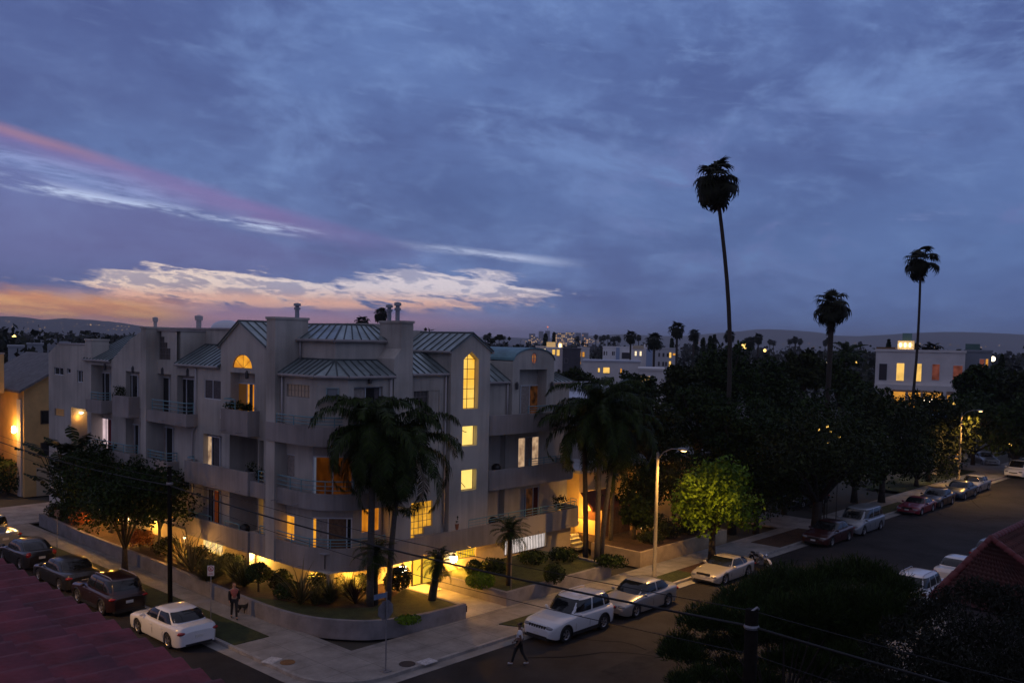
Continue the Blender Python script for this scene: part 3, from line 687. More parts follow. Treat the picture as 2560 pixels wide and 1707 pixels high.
# right bay with the arched dormer front
BY = 9.6; bx0, bx1 = ony(1281.5, 950, BY)[0], ony(1385, 950, BY)[0]; bm_ = (bx0+bx1)/2; xe = ony(1423.5, 958, BY+.3)[0]
H3 = []
k0, k1, _, kz = RY(1299.5, 924, 960, 1367, BY); H3.append((rc(k0, k1, FL3, kz), .75, True))
zs_ = ony(1281.5, 903, BY)[1]; zt_ = ony(1335, 871, BY)[1]
archo = [(bm_+(bx1-bx0)/2*math.cos(R(180*k/16)), zs_+(zt_-zs_)*math.sin(R(180*k/16))) for k in range(17)]
ocx, ocz = ony(1335.5, 896, BY); orr = .24
ov = [(ocx+orr*math.cos(R(360*k/20)), ocz+orr*1.45*math.sin(R(360*k/20))) for k in range(20)]
H3.append((ov, .12, False))
facade(W, 'y', BY, [(bx0, 7.9), (bx1, 7.9)]+archo, H3)
fr = MB()
for k in range(20): fr.tube([(ov[k][0], BY+.02, ov[k][1]), (ov[(k+1) % 20][0], BY+.02, ov[(k+1) % 20][1])], .04, 5)
fr.box(ocx-.02, ocx+.02, BY+.01, BY+.05, ocz-orr*1.4, ocz+orr*1.4); fr.box(ocx-orr, ocx+orr, BY+.012, BY+.048, ocz-.02, ocz+.02)
f = fr.build('oval_window', M_TRIM, APT); q = MB(); q.add([(s, BY+.08, z) for s, z in ov], [tuple(range(20))]); q.build('pane', glow('oval_amber', (.8, .30, .08), .42, .7, 3., (1, 1, 1), (.35, .05, .06)), f)
for xx in (bx0, bx1): W.quad((xx, BY, 7.9), (xx, BY+4, 7.9), (xx, BY+4, zs_), (xx, BY, zs_))
dx0, _, _, dz = RY(1298, 963, 990, 1356, BY+.75); dx1 = RY(1298, 963, 990, 1356, BY+.75)[1]
win_jobs.append(('y', BY+.75, dx0+.05, dx1, FL3, dz, dict(kind='sliding_door', dep=-.05, vs=(.40,), panes=[(0, .40, M_CURTB), (.40, 1, G_DIM)])))
H4 = []
for zf, px0, px1, pyt, pn, vs in ((FL2, 1296, 1349, 1094, [(0, .34, G_CREAM), (.34, .66, M_CURTB), (.66, 1, G_CREAM)], (.34, .66)), (FL1, 1311, 1348, 1220, [(0, .12, M_GLASS), (.12, .62, G_DIM), (.62, 1, mat('red_curtain', (.10, .02, .015), .9))], (.12, .62))):
    x0, x1, _, zt = RY(px0, pyt, 1150, px1, BY+.3); H4.append((rc(x0, x1, zf, zt), .2, False))
    win_jobs.append(('y', BY+.3, x0, x1, zf, zt, dict(kind='sliding_door', dep=.05, panes=pn, vs=vs)))
facade(W, 'y', BY+.3, [(tx1, 1.9), (xe, 1.9), (xe, 10.62), (bx1, 10.62), (bx1, 7.92), (bx0, 7.92), (bx0, 10.72), (tx1, 10.72)], H4)
W.quad((xe, BY+.3, 0), (xe, 20, 0), (xe, 20, 10.6), (xe, BY+.3, 10.6))
W.box(bx0-.62, bx0-.28, BY-.12, BY+.298, 1.95, 7.85)                     # pier between the right hand balconies
# corner bay of the top floor
B = dict(x=5.85, y=8.22)
k1_, k2_ = (B['x'], onx(791, 945, B['x'])[0]), (ony(871, 944, B['y'])[0], B['y']); xb = 9.44
Hb = []
m0, m1, mz0, mz1 = RX(716.5, 959, 990, 774.5, B['x']); Hb.append((rc(m0, m1, mz0, mz1), .2, True))
block_window('x', B['x'], [(i, j) for i in range(7) for j in range(2)], (m1-m0)/7, (mz1-mz0)/2, m0, mz0, mat('clear_glass_block', (.26, .25, .25), .12, emit=(1., .6, .35), estr=.03), 'long two row glass block window')
facade(W, 'x', B['x'], rc(k1_[1], 12.56, 7.9, 11.25), Hb)
W.quad((*k1_, 7.9), (*k2_, 7.9), (*k2_, 11.25), (*k1_, 11.25))
Hb = []
h0, h1, _, hz = RY(885, 968, 990, 957, B['y']); Hb.append((rc(h0, h1, FL3, hz), .3, True))
facade(W, 'y', B['y'], rc(k2_[0], xb, 7.9, 11.25), Hb)
win_jobs.append(('y', B['y']+.25, h0, h1, FL3, hz, dict(kind='sliding_door', dep=-.05, panes=[(0, .47, M_CURTB), (.47, .8, M_GLASS), (.8, 1, M_CURT)], vs=(.47,))))
# small window on the chamfer
dd = Vector((k2_[0]-k1_[0], k2_[1]-k1_[1], 0)); nn = Vector((dd.y, -dd.x, 0)).normalized()
if nn.x > 0: nn = -nn
cc = Vector((*k1_, 10.45))+dd*.52+nn*.02; du = dd.normalized()
e = MB()
for a_, c_, w_, h_ in ((0, .26, .62, .05), (0, -.26, .62, .05), (-.29, 0, .05, .5), (.29, 0, .05, .5)):
    vs_ = [cc+du*(a_+s*w_/2)+nn*t+Vector((0, 0, c_+z*h_/2)) for z in (-1, 1) for t in (-.01, .05) for s in (-1, 1)]
    e.add(vs_, [(0, 2, 3, 1), (4, 5, 7, 6), (0, 1, 5, 4), (2, 6, 7, 3), (0, 4, 6, 2), (1, 3, 7, 5)])
f = e.build('window', mat('teal_window_frame', (.25, .36, .38), .5), APT)
q = MB(); q.add([cc+du*s*.28+Vector((0, 0, z*.24)) for s, z in ((-1, -1), (1, -1), (1, 1), (-1, 1))], [(0, 1, 2, 3)]); q.build('pane', mat('pale_blind', (.20, .23, .25), .6), f)
# set-back storey over the corner bay
ux, uy = 6.9, 9.5; ux1 = ony(962, 870, uy)[0]
W.quad((ux, uy, 11), (ux, 14.6, 11), (ux, 14.6, 12.99), (ux, uy, 12.99)); W.quad((ux, uy, 11), (ux1+.6, uy, 11), (ux1+.6, uy, 12.99), (ux, uy, 12.99))
# chimneys
def chimney(b, x0, x1, y0, y1, z0, z1, cap=True):
    b.box(x0, x1, y0, y1, z0, z1-.12)
    if cap: b.box(x0-.05, x1+.05, y0-.05, y1+.05, z1-.12, z1)
chs = []
c_ = MB(); chimney(c_, 5.5, 7.43, 12.54, 13.32, 1.95, 14.08); chs.append(c_.build('chimney', M_STUC, APT))
c_ = MB(); cl = ony(1004.5, 806, 8.2)[0]; cr = ony(1033.7, 806, 8.2)[0]; cll = ony(986, 900, 8.2)[0]; zsh = ony(986, 897, 8.2)[1]; zsh1 = ony(1004.5, 872, 8.2)[1]
c_.add([(cll, 8.2, 1.95), (cr, 8.2, 1.95), (cr, 8.2, 13.9), (cl, 8.2, 13.9), (cl, 8.2, zsh1), (cll, 8.2, zsh), (cll, 9.9, 1.95), (cr, 9.9, 1.95), (cr, 9.9, 13.9), (cl, 9.9, 13.9), (cl, 9.9, zsh1), (cll, 9.9, zsh)],
        [(0, 1, 2, 3, 4, 5), (0, 5, 11, 6), (5, 4, 10, 11), (4, 3, 9, 10), (1, 7, 8, 2), (6, 11, 10, 9, 8, 7), (3, 2, 8, 9)])
c_.box(cl-.05, cr+.05, 8.15, 9.95, 13.9, 14.02); chs.append(c_.build('chimney', M_STUC, APT))
c_ = MB(); yb0, yb1 = onx(366, 850, 5.5)[0], onx(354, 850, 5.5)[0]; chimney(c_, 5.46, 6.9, yb0, yb1, 5.0, 13.55); chs.append(c_.build('chimney', M_STUC, APT))
c_ = MB(); yc0, yc1 = onx(231, 860, XL)[0], onx(214.5, 860, XL)[0]; chimney(c_, XL-.05, XL+1.1, yc0, yc1, 11.2, 12.72); chs.append(c_.build('chimney', M_STUC, APT))
def cowl(x, y, z, h, n=1, r=.11):
    p = MB(); p.lathe([(r, 0), (r, h*.55), (r*1.5, h*.55), (r*1.5, h*.68), (r*.9, h*.7), (r*.9, h*.78), (r*1.7, h*.8), (r*1.6, h*.95), (.01, h)], (x, y, z), 10); p.build('chimney_pot', mat('zinc', (.30, .32, .36), .5, metal=.5), APT, smooth=False)
cowl(7.0, 12.9, 14.08, .75); cowl(10.25, 8.9, 14.02, .95); cowl(10.25, 9.55, 14.02, .85)
# ---- body, parapets and upper blocks behind the facades
W.box(8.1, xe-.3, 11.4, 42.9, 1.9, 10.9)
p0 = onx(576, 826, 8.); p1 = onx(381, 820, 8.)
W.box(8.0, 11, 17., p1[0], 10.9, 13.45)                                  # tall parapet block
W.box(XL+.23, 8.0, 23.904, 28.25, 11.36, 13.29); W.box(XL+.3, 8.1, 18.6, 23.9, 10.9, 11.3)
W.box(XL+.001, 9., 36.7, 41.2, 11, 12.28)
x0_, _ = ony(1030, 840, 12.2); x1_, zz_ = ony(1067, 827, 12.2); W.box(x0_, x1_, 12.2, 15, 10.9, zz_)
x2_, zz2 = ony(1100, 838, 13.); W.box(x1_, x2_+2, 13., 16, 10.9, zz2)
x3_, z3_ = ony(1043.5, 881, 12.2); x4_, z4_ = ony(1034.5, 868, 12.2)
q = MB(); bars(q, 'y', 12.14, 12.18, x4_, x3_, z3_, z4_, .05, (), ()); f = q.build('window', M_TRIM, APT); pane('y', 12.17, x4_, x3_, z3_, z4_, glow('small_amber', (.9, .42, .08), .55), f)
xq0, zq = ony(905, 808, 11.5); xq1, _ = ony(960, 808, 11.5); W.box(xq0, xq1, 11.5, 13., 11, zq)
walls = W.build('wall', M_STUC, APT); fix_up(walls)
# ledges on the parapet, coping lines
q = MB()
for pyt, x_ in ((849, 7.97), (861, 7.93)):
    ya, za = onx(433, pyt, x_); yb, zb_ = onx(503, pyt+1, x_); q.box(x_-.35, x_, yb, ya, za-.09, za)
q.box(7.92, 11.1, 16.9, p1[0]+.1, 13.45, 13.55); q.box(XL-.06, 7.99, 23.85, 28.3, 13.3, 13.4); q.box(XL-.05, 9.05, 36.65, 41.3, 12.28, 12.36)
q.build('parapet_coping', M_TRIM, APT)
dome = MB(); ya, za = onx(556, 832, 10.); dome.ball((10.3, ya, 13.5), .95, 20, 10, (1, 1.25, .62)); dome.build('skylight_dome', mat('skylight_acrylic', (.62, .64, .70), .3), APT, smooth=True)
b_ = MB(); ya, za = onx(497, 806, 9.5); b_.lathe([(.16, 0), (.16, .55), (.25, .55), (.25, .82), (.02, .9)], (9.5, ya, 13.5), 12); b_.build('roof_vent', M_PIPE, APT, smooth=False)
b_ = MB(); ya, za = onx(367, 804, 6.); b_.lathe([(.10, 0), (.10, .3), (.16, .32), (.16, .55), (.02, .6)], (6.2, (yb0+yb1)/2, 13.55), 10); b_.build('chimney_pot', M_PIPE, APT)
# ---- flat roof and standing seam roofs
q = MB(); q.box(8.0, xe-.2, 11.3, 43.0, 10.9, 11.0); q.build('flat_roof', M_FLATR, APT)
def seam(p0, p1, q0, q1, n, th=.07, parent=APT, trim=True):
    """standing seam roof slope: eave p0-p1, top q0-q1, n seams; ribs and eave board are its sub-parts"""
    p0, p1, q0, q1 = map(Vector, (p0, p1, q0, q1)); nrm = (p1-p0).cross(q0-p0)
    if nrm.length < 1e-6: nrm = (p1-p0).cross(q1-p0)
    nrm.normalize()
    if nrm.z < 0: nrm = -nrm
    b = MB(); vs = [p0, p1, q1, q0]; lo = [v-nrm*th for v in vs]; b.add(vs+lo, [(0, 1, 2, 3), (7, 6, 5, 4), (0, 4, 5, 1), (1, 5, 6, 2), (2, 6, 7, 3), (3, 7, 4, 0)])
    o = b.build('roof', M_SEAM, parent)
    rb = MB()
    for i in range(n+1):
        f = i/n; a = p0.lerp(p1, f); c = q0.lerp(q1, f)
        if (c-a).length < .05: continue
        rb.tube([a+nrm*.02, c+nrm*.02], .035, 4)
    rb.tube([p0+nrm*.01, q0+nrm*.01], .05, 4); rb.tube([p1+nrm*.01, q1+nrm*.01], .05, 4); rb.tube([q0+nrm*.01, q1+nrm*.01], .05, 4)
    rb.build('seam', M_RIB, o)
    if trim:
        g = MB(); dz = Vector((0, 0, -.13)); g.tube([p0+dz*.55, p1+dz*.55], .085, 6); g.build('gutter', M_TRIM, o)
    return o
ev = .18
# corner bay skirt roof, three slopes
ke = 11.3; kt = 12.02
A0 = (B['x']-ev, 12.54, ke); A1 = (k1_[0]-ev, k1_[1]-.08, ke); A2 = (k2_[0]-.10, k2_[1]-ev, ke); A3 = (xb+.02, B['y']-ev, ke)
apex = (ux, uy, kt); AT0 = (ux, 12.54, kt); AT3 = (xb, uy, kt)
seam(A0, A1, AT0, apex, 7); seam(A1, A2, apex, apex, 3); seam(A2, A3, apex, AT3, 6)
# hip roof of the set-back storey
he = 13.03; U0 = (ux-ev, 15.0, he); U1 = (ux-ev, uy-ev, he); U2 = (ux1+.5, uy-ev, he)
hx, hz = 8.35, 13.78; hp_ = (ux+1.55, uy+1.55, hz)
seam(U0, U1, (ux+1.55, 15.0, hz), hp_, 8); seam(U1, U2, hp_, (ux1+.5, uy+1.55, hz), 7)
q = MB(); q.box(ux+1.5, ux1+.6, uy+1.5, 15, 11, hz-.06); q.build('wall', M_STUC, APT)
# gable roof of the left facade, slopes run back
for ya, yb_, za, zb_ in ((14.49, 16.98, 12.62, 13.84), (18.97, 16.98, 12.6, 13.84)):
    s = -1 if ya < 16.98 else 1; seam((XL-.12, ya+s*.16, za-.06), (XL+3.2, ya+s*.16, za-.06), (XL-.12, yb_, zb_+.06), (XL+3.2, yb_, zb_+.06), 7)
# shed roof left of the gable, end section roof, stair tower roof, recess roof, dormer barrel, bay sheds
seam((XL-.16, 18.99, 11.42), (XL-.16, 23.88, 11.42), (8.0, 18.99, 12.55), (8.0, 23.88, 12.55), 10)
seam((XL-.14, 32.7, 11.36), (XL-.14, 36.68, 11.36), (9.2, 32.7, 13.0), (9.2, 36.68, 13.0), 8)
W2 = MB(); W2.add([(XL+.1, 32.66, 11.2), (9.2, 32.66, 11.2), (9.2, 32.66, 12.95), (XL+.1, 32.66, 11.35), (9.2, 28, 11.2), (9.2, 28, 13.2)], [(0, 1, 2, 3), (1, 4, 5, 2)]); W2.build('wall', M_STUC, APT)
for xx, s in ((tx0, -1), (tx1, 1)): seam((xx+s*.14, TY-.1, 12.55), (xx+s*.14, 12.4, 12.55), (tm, TY-.1, 13.52), (tm, 12.4, 13.52), 8)
seam((cr+.02, YR-.16, 11.38), (tx0-.02, YR-.16, 11.38), (cr+.02, 10.2, 12.4), (tx0-.02, 10.2, 12.4), 6)
q = MB(); q.quad((cr, 10.2, 11), (tx0, 10.2, 11), (tx0, 10.2, 12.36), (cr, 10.2, 12.36)); q.build('wall', M_STUC, APT)
seam((tx1+.03, BY+.15, 10.78), (bx0-.03, BY+.15, 10.78), (tx1+.03, BY+2.4, 12.1), (bx0-.03, BY+2.4, 12.1), 6)
seam((bx1+.03, BY+.15, 10.68), (xe+.25, BY+.15, 10.68), (bx1+.03, BY+2.4, 11.75), (xe-1.2, BY+2.4, 11.75), 5)
o_ = MB(); o_.add([(xe+.25, BY+.15, 10.68), (xe+.25, 16, 10.68), (xe-1.2, 16, 11.75), (xe-1.2, BY+2.4, 11.75)], [(0, 1, 2, 3)]); o_.build('roof', M_SEAM, APT)
bar = MB(); n = 16
for k in range(n):
    (s0, z0), (s1, z1) = archo[k], archo[k+1]; bar.quad((s0, BY-.08, z0+.05), (s1, BY-.08, z1+.05), (s1, BY+5.5, z1+.05), (s0, BY+5.5, z0+.05)); bar.quad((s0, BY-.08, z0-.02), (s1, BY-.08, z1-.02), (s1, BY-.08, z1+.05), (s0, BY-.08, z0+.05))
bar.build('barrel_roof', mat('barrel_metal', (.13, .25, .29), .5, metal=.4, var=.25, scale=1.5), APT, smooth=False)
q = MB(); q.box(tx1+.01, xe-.2, BY+2.38, BY+8, 10.9, 12.05); q.build('wall', M_STUC, APT)
# fill the jobs
for ax, p, s0, s1, z0, z1, k in win_jobs: opening(ax, p, s0, s1, z0, z1, **k)
# ---- downpipes, wall lamps, spouts
def pipe(pts, r=.05): b = MB(); b.tube(pts, r, 8); b.build('downpipe', M_PIPE, APT, smooth=True)
yp = onx(493, 950, XL)[0]; pipe([(XL-.1, yp, 11.3), (XL-.1, yp, 8.0), (XL-.1, yp+.35, 7.6), (XL-.1, yp+.35, 2.1)])
pipe([(B['x']-.1, 12.3, 11.2), (B['x']-.1, 12.3, 8.2)]); pipe([(ux-.1, 12.3, 12.95), (ux-.1, 12.3, 12.0)])
pipe([(xb-.22, B['y']-.1, 11.2), (xb-.22, B['y']-.1, 9.2), (xb-.75, B['y']-.1, 8.9)]); pipe([(tx0-.18, YR-.1, 11.3), (tx0-.18, YR-.1, 3.3)])
pipe([(bx0-.2, BY+.2, 10.7), (bx0-.2, BY+.2, 8.2)], .06)
def sconce(p, n_):
    b = MB(); b.lathe([(.02, -.22), (.09, -.2), (.10, .12), (.05, .22), (.01, .24)], p, 10); b.build('wall_lamp', mat('dark_bronze', (.05, .05, .055), .5), APT)
for px, py in ((1289.5, 964), (1377, 963)): x_, z_ = ony(px, py, BY); sconce((x_, BY-.1, z_), 0)
x_, z_ = ony(922, 948, B['y']); sconce((x_, B['y']-.12, z_), 0)
for px, py in ((263, 917), (333, 924), (407, 928), (470, 931), (618, 937)): y_, z_ = onx(px, py, XL); sconce((XL-.02, y_, z_), 0)
# ---- balconies
def balcony(path, z0, z1, rails=(), ztop=None, label=None, m=None, slab=None, th=.16, cut=()):
    """parapet along a plan path (outside face), floor slab polygon, rail on top between path fractions"""
    b = MB(); n = len(path); zz = [z1]*n
    wallpath(path, th, z0, z1, b)
    if slab: b.prism(slab, z0+.02, z0+.2)
    o = b.build('balcony', m or M_STUC2, APT); fix_up(o)
    if label: o['label'] = label
    for r0, r1 in rails:
        g = MB(); pts = []; acc = [0.]
        for i in range(1, n): acc.append(acc[-1]+math.dist(path[i-1], path[i]))
        tot = acc[-1]
        def pt(f):
            d = f*tot
            for i in range(1, n):
                if d <= acc[i]+1e-9:
                    t = (d-acc[i-1])/max(1e-9, acc[i]-acc[i-1]); return (path[i-1][0]+(path[i][0]-path[i-1][0])*t, path[i-1][1]+(path[i][1]-path[i-1][1])*t)
            return path[-1]
        k = max(2, int((r1-r0)*tot/.35)); ps = [pt(r0+(r1-r0)*i/k) for i in range(k+1)]
        cx = sum(p[0] for p in slab)/len(slab) if slab else 8; cy = sum(p[1] for p in slab)/len(slab) if slab else 12
        ps = [(p[0]+(.06 if cx > p[0] else -.06)*0+.07*np.sign(cx-p[0])*(abs(cx-p[0]) > .5), p[1]+.07*np.sign(cy-p[1])*(abs(cy-p[1]) > .5)) for p in ps]
        hgt = ztop-z1
        for f in ((1., .62, .28) if hgt > .3 else (1.,)): g.tube([(p[0], p[1], z1+hgt*f) for p in ps], .030 if f == 1. else .020, 5)
        m_ = max(1, round((r1-r0)*tot/1.5))
        for i in range(m_+1): p = ps[min(k, round(i*k/m_))]; g.tube([(p[0], p[1], z1-.02), (p[0], p[1], ztop)], .026, 5)
        g.build('railing', M_RAIL, o)
    return o
def box_balc(ya, yb, z0, z1, ztop, rails, dep=.72, label=None, xo=5.5): # front runs from low y to high y; returns to the wall
    path = [(XL, yb), (xo, yb), (xo, ya), (XL, ya)]; return balcony(path, z0, z1, rails, ztop, label, slab=[(xo+.02, ya+.02), (XL+.8, ya+.02), (XL+.8, yb-.02), (xo+.02, yb-.02)])
def fy(px, py=1000): return onx(px, py, 5.5)[0]
box_balc(fy(253), fy(214), 7.93, 8.75, 9.25, [(.35, .98)])
box_balc(fy(321), fy(280), 7.93, 9.22, 9.3, [])
box_balc(fy(465), fy(349), 7.92, 8.62, 9.24, [(.30, .97)])
box_balc(fy(619), fy(552), 7.90, 9.22, 9.75, [(.02, .50)])
box_balc(fy(324, 1140), fy(217, 1140), 4.97, 5.68, 6.2, [(.08, .98)])
box_balc(fy(419, 1160), fy(355, 1160), 4.97, 5.7, 6.2, [(.02, .98)])
def corner_path(xf, yf, r, ys, xe_, step=True):
    cs = [(xf+r+r*math.cos(R(a)), yf+r+r*math.sin(R(a))) for a in range(180, 271, 9)]
    return [(XL, ys), (xf, ys)]+cs+[(xe_, yf)]
pth = corner_path(5.42, 8.02, 2.3, 13.25, 9.35)
balcony(pth, 7.92, 8.85, [(.18, .96)], 9.3, slab=[(5.5, 13.2), (8, 13.2), (9.3, 9.), (9.3, 8.1), (7.6, 8.1), (5.6, 9.9)], label='curved top floor corner balcony')
yl2 = fy(461, 1144); ys2 = fy(619, 1180)
box_balc(ys2, yl2, 4.84, 6.05, 6.22, [(.02, .20)], label='long second floor balcony on the side street')
pth = corner_path(5.62, 8.05, 2.5, ys2-.01, 9.4)
balcony(pth, 4.84, 5.62, [(.12, .78)], 6.22, slab=[(5.7, ys2-.05), (8, ys2-.05), (9.3, 9.5), (9.3, 8.15), (7.9, 8.15), (5.8, 10.2)], label='curved second floor corner balcony')
yl1 = fy(464, 1300); ys1 = fy(619, 1350)
box_balc(ys1, yl1, 1.86, 2.95, 3.22, [(.03, .42), (.62, .80)], label='long first floor balcony on the side street')
pth = corner_path(5.62, 8.04, 2.5, ys1-.01, 24.2)
ret_ = [(24.7, 8.5), (24.8, 9.8)]
balcony(pth+ret_, 1.86, 3.0, [(.05, .36), (.58, .97)], 3.42, slab=[(5.7, ys1-.05), (8, ys1-.05), (8.3, 10.2), (24.6, 10.0), (24.5, 8.2), (8.2, 8.2), (5.9, 10.2)], label='long curved first floor balcony carrying the house number')
def rb(z0, z1, zt, xr, lab):
    xs = tx1+.05; p = [(xs, BY+.28), (xs, 8.75)]+[(xs+.55+.55*math.cos(R(a)), 8.6+.55*math.sin(R(a))) for a in range(180, 271, 15)]+[(xr-.8, 8.05), (xr, 8.6), (xr, BY+.28)]
    balcony(p, z0, z1, [(.44, .80)], zt, slab=[(xs+.05, BY+.3), (xr-.1, BY+.3), (xr-.1, 8.6), (xr-.9, 8.15), (xs+.6, 8.15), (xs+.1, 8.7)], label=lab)
rb(7.9, 9.0, 9.4, 23.9, 'right top floor balcony with rounded end'); rb(4.84, 5.95, 6.35, 24.3, 'right second floor balcony with rounded end')
q = MB()
for (px, py) in ((330, 1046), (404, 1044), (449, 1052), (560, 1053), (600, 1078)):
    y_, z_ = onx(px, py, 5.4); q.tube([(5.5, y_, 8.12), (5.12, y_, 8.10)], .025, 5)
for px in (480, 540, 600, 690, 740):
    y_, _ = onx(px, 1230, 5.5); q.tube([(5.6, y_, 5.02), (5.2, y_, 5.0)], .025, 5); q.tube([(5.6, y_-.3, 2.04), (5.2, y_-.3, 2.02)], .025, 5)
for x_ in (11.5, 14.6, 17.5, 20.5, 23.): q.tube([(x_, 8.1, 2.06), (x_, 7.7, 2.03)], .025, 5)
q.build('drain_spout', M_TRIM, APT)
# the house number on the fascia
cu = bpy.data.curves.new('house_number', 'FONT'); cu.body = '12223'; cu.size = .36; cu.extrude = .012; cu.align_x = 'CENTER'
xn, zn = ony(1096, 1376, 8.03); no = bpy.data.objects.new('house_number', cu); COL.objects.link(no)
dg = bpy.context.evaluated_depsgraph_get(); me = bpy.data.meshes.new_from_object(no.evaluated_get(dg)); bpy.data.objects.remove(no)
me.materials.clear(); me.materials.append(mat('dark_number', (.04, .035, .03), .5)); no = link('house_number', me, APT, (xn, 8.022, zn-.13)); no.rotation_euler = (R(90), 0, 0)
# ---- ground floor under the balconies
G0 = MB(); gx_ = 6.65
facade(G0, 'x', gx_, rc(9.6, 36., 0, 1.9), [(rc(onx(556, 1370, gx_)[0], onx(506, 1370, gx_)[0], .75, 1.75), .15, False)])
G0.quad((gx_, 9.6, 0), (7.5, 9.0, 0), (7.5, 9.0, 1.9), (gx_, 9.6, 1.9)); G0.quad((7.5, 9.0, 0), (10., 9.0, 0), (10., 9.0, 1.9), (7.5, 9.0, 1.9))
G0.quad((10., 9.25, 0), (13.45, 9.25, 0), (13.45, 9.25, 1.9), (10., 9.25, 1.9)); G0.quad((10., 9.0, 0), (10., 9.25, 0), (10., 9.25, 1.9), (10., 9.0, 1.9)); G0.quad((13.45, 9.25, 0), (13.45, 8.75, 0), (13.45, 8.75, 1.9), (13.45, 9.25, 1.9))
s0, s1, t0, t1 = RY(1143, 1372, 1400, 1190, 8.75)
w0, w1, v0_, v1_ = RY(1261, 1356, 1385, 1364, 8.75)
facade(G0, 'y', 8.75, rc(13.45, 24.4, 0, 1.9), [(rc(s0, s1, 1.15, 1.82), .12, False), (rc(w0, w1, .8, 1.8), .15, False)])
G0.quad((24.4, 8.75, 0), (24.4, 14, 0), (24.4, 14, 1.9), (24.4, 8.75, 1.9))
G0.build('ground_floor_wall', mat('yellow_render', (.55, .45, .30), .9, var=.15, scale=1.3, bump=.3, bscale=30), APT)
for a_ in ((6.15, 6.4, 8.75, 9.0), (6.0, 6.3, 15.6, 15.9)): q = MB(); q.box(*a_, GZ-.2, 1.9); q.build('column', M_STUC2, APT)
q = MB(); q.box(5.9, 24.5, 8.5, 43, 1.88, 1.93); q.build('soffit', M_STUC, APT)
opening('x', gx_, onx(556, 1370, gx_)[0], onx(506, 1370, gx_)[0], .75, 1.75, panes=[(0, 1, glow('cream_panel', (1., .72, .30), 1.0, .3, 3.))], vs=(.33, .66), dep=.08)
block_window('y', 8.75, [(i, j) for i in range(8) for j in range(2)], (s1-s0)/8, .335, s0, 1.15, glow('yellow_block', (1., .60, .03), 1.0, .3, 4.))
q = MB(); n = 26
for i in range(n+1): x_ = w0+(w1-w0)*i/n; q.box(x_-.016, x_+.016, 8.70, 8.73, .82, 1.78)
q.box(w0, w1, 8.69, 8.735, .8, .84); f = q.build('barred_window', mat('bar_paint', (.16, .14, .14), .6), APT); pane('y', 8.86, w0, w1, .8, 1.8, G_WHITE, f)
# entrance: dark framed glass door, lit hall, globe lamps under the balcony
e = MB(); bars(e, 'y', 9.15, 9.22, 11.72, 12.40, KZ, 1.88, .06); f = e.build('entrance_door', mat('dark_door_frame', (.03, .02, .012), .5), APT); pane('y', 9.2, 11.78, 12.34, KZ+.06, 1.82, glow('entrance_hall', (1., .64, .05), 1.25, .15, .8), f)
e = MB(); bars(e, 'y', 9.14, 9.21, 12.41, 13.43, KZ, 1.88, .04); f = e.build('entrance_screen', mat('dark_door_frame', (.03, .02, .012)), APT); pane('y', 9.2, 12.45, 13.39, KZ+.04, 1.84, glow('hall_glass', (1., .62, .06), .85, .35, 1.6, (1, 1, 1), (.8, .40, .02)), f)
def globe(x, y, z, r, e_, nm='hanging_lamp'):
    b = MB(); b.tube([(x, y, 1.9), (x, y, z+r*1.2)], .02, 6); b.lathe([(.02, r*1.5), (r*.5, r*1.3), (r*.75, r*.95), (r*.7, r*.9)], (x, y, z), 12); f = b.build(nm, mat('dark_bronze', (.05, .05, .055)), APT)
    g = MB(); g.lathe([(r*.7, r*.9), (r, r*.5), (r*.95, -.2*r), (r*.6, -r*.8), (.01, -r)], (x, y, z), 14); g.build('lamp_glass', G_LAMPW, f, smooth=True)
    lamp('entrance_light', (x, y-.32, z-.05), e_*1.25, (1., .42, .035), .12, APT)
xg, zg = ony(1007, 1423, 8.45); globe(xg, 8.45, min(1.5, zg), .21, 330)
xg, zg = ony(1134, 1397, 8.45); globe(xg, 8.45, min(1.5, zg), .21, 330)
lamp('hall_light', (11.6, 8.3, 1.75), 300, (1., .44, .035), .1, APT)
yg, zg = onx(637, 1396, 6.2)
b = MB(); b.lathe([(.16, .10), (.20, .04), (.17, -.05), (.02, -.1)], (6.35, yg, 1.76), 14); f = b.build('ceiling_lamp', G_LAMPW, APT, smooth=True); lamp('garage_light', (6.1, yg, 1.55), 200, (1., .56, .10), .12, APT)
for y_, e_ in ((10.2, 150), (20.5, 170), (27.5, 130), (33., 110)): lamp('garage_light', (6.15, y_, 1.6), e_, (1., .50, .07), .1, APT)
lamp('garage_light', (7.3, 8.5, 1.6), 130, (1., .50, .07), .1, APT)
ya, za = onx(203, 1024, XL+.6); b = MB(); b.lathe([(.12, .06), (.15, 0), (.02, -.08)], (XL+.6, ya, 7.5), 12); b.build('ceiling_lamp', G_LAMP, APT); lamp('alcove_light', (XL+.45, ya, 7.2), 12, (1., .36, .035), .1, APT)
# ================================================================ vehicles
def paint(name, col, rough=.28, metal=.0): return mat(name, col, rough, metal, coat=.8, spec=.5)
M_TYRE = mat('tyre_rubber', (.012, .012, .013), .85); M_RIM = mat('alloy_rim', (.42, .42, .44), .35, metal=.8)
M_CGLASS = mat('car_glass', (.008, .010, .013), .05, spec=.7); M_BLACK = mat('black_trim', (.012, .012, .013), .55)
M_HEAD = mat('headlight_lens', (.20, .21, .24), .08, spec=1.); M_TAIL = mat('tail_lens', (.28, .012, .010), .2, spec=.7)
M_PLATE = mat('number_plate', (.62, .62, .60), .5, var=.15, scale=14); M_AMBER = mat('amber_lens', (.60, .22, .03), .25)
def ip(x, pts):
    for (a, p), (b, q) in zip(pts, pts[1:]):
        if x <= b: t = max(0, min(1, (x-a)/(b-a))); t = t*t*(3-2*t)*.35+t*.65; return p+(q-p)*t
    return pts[-1][1]
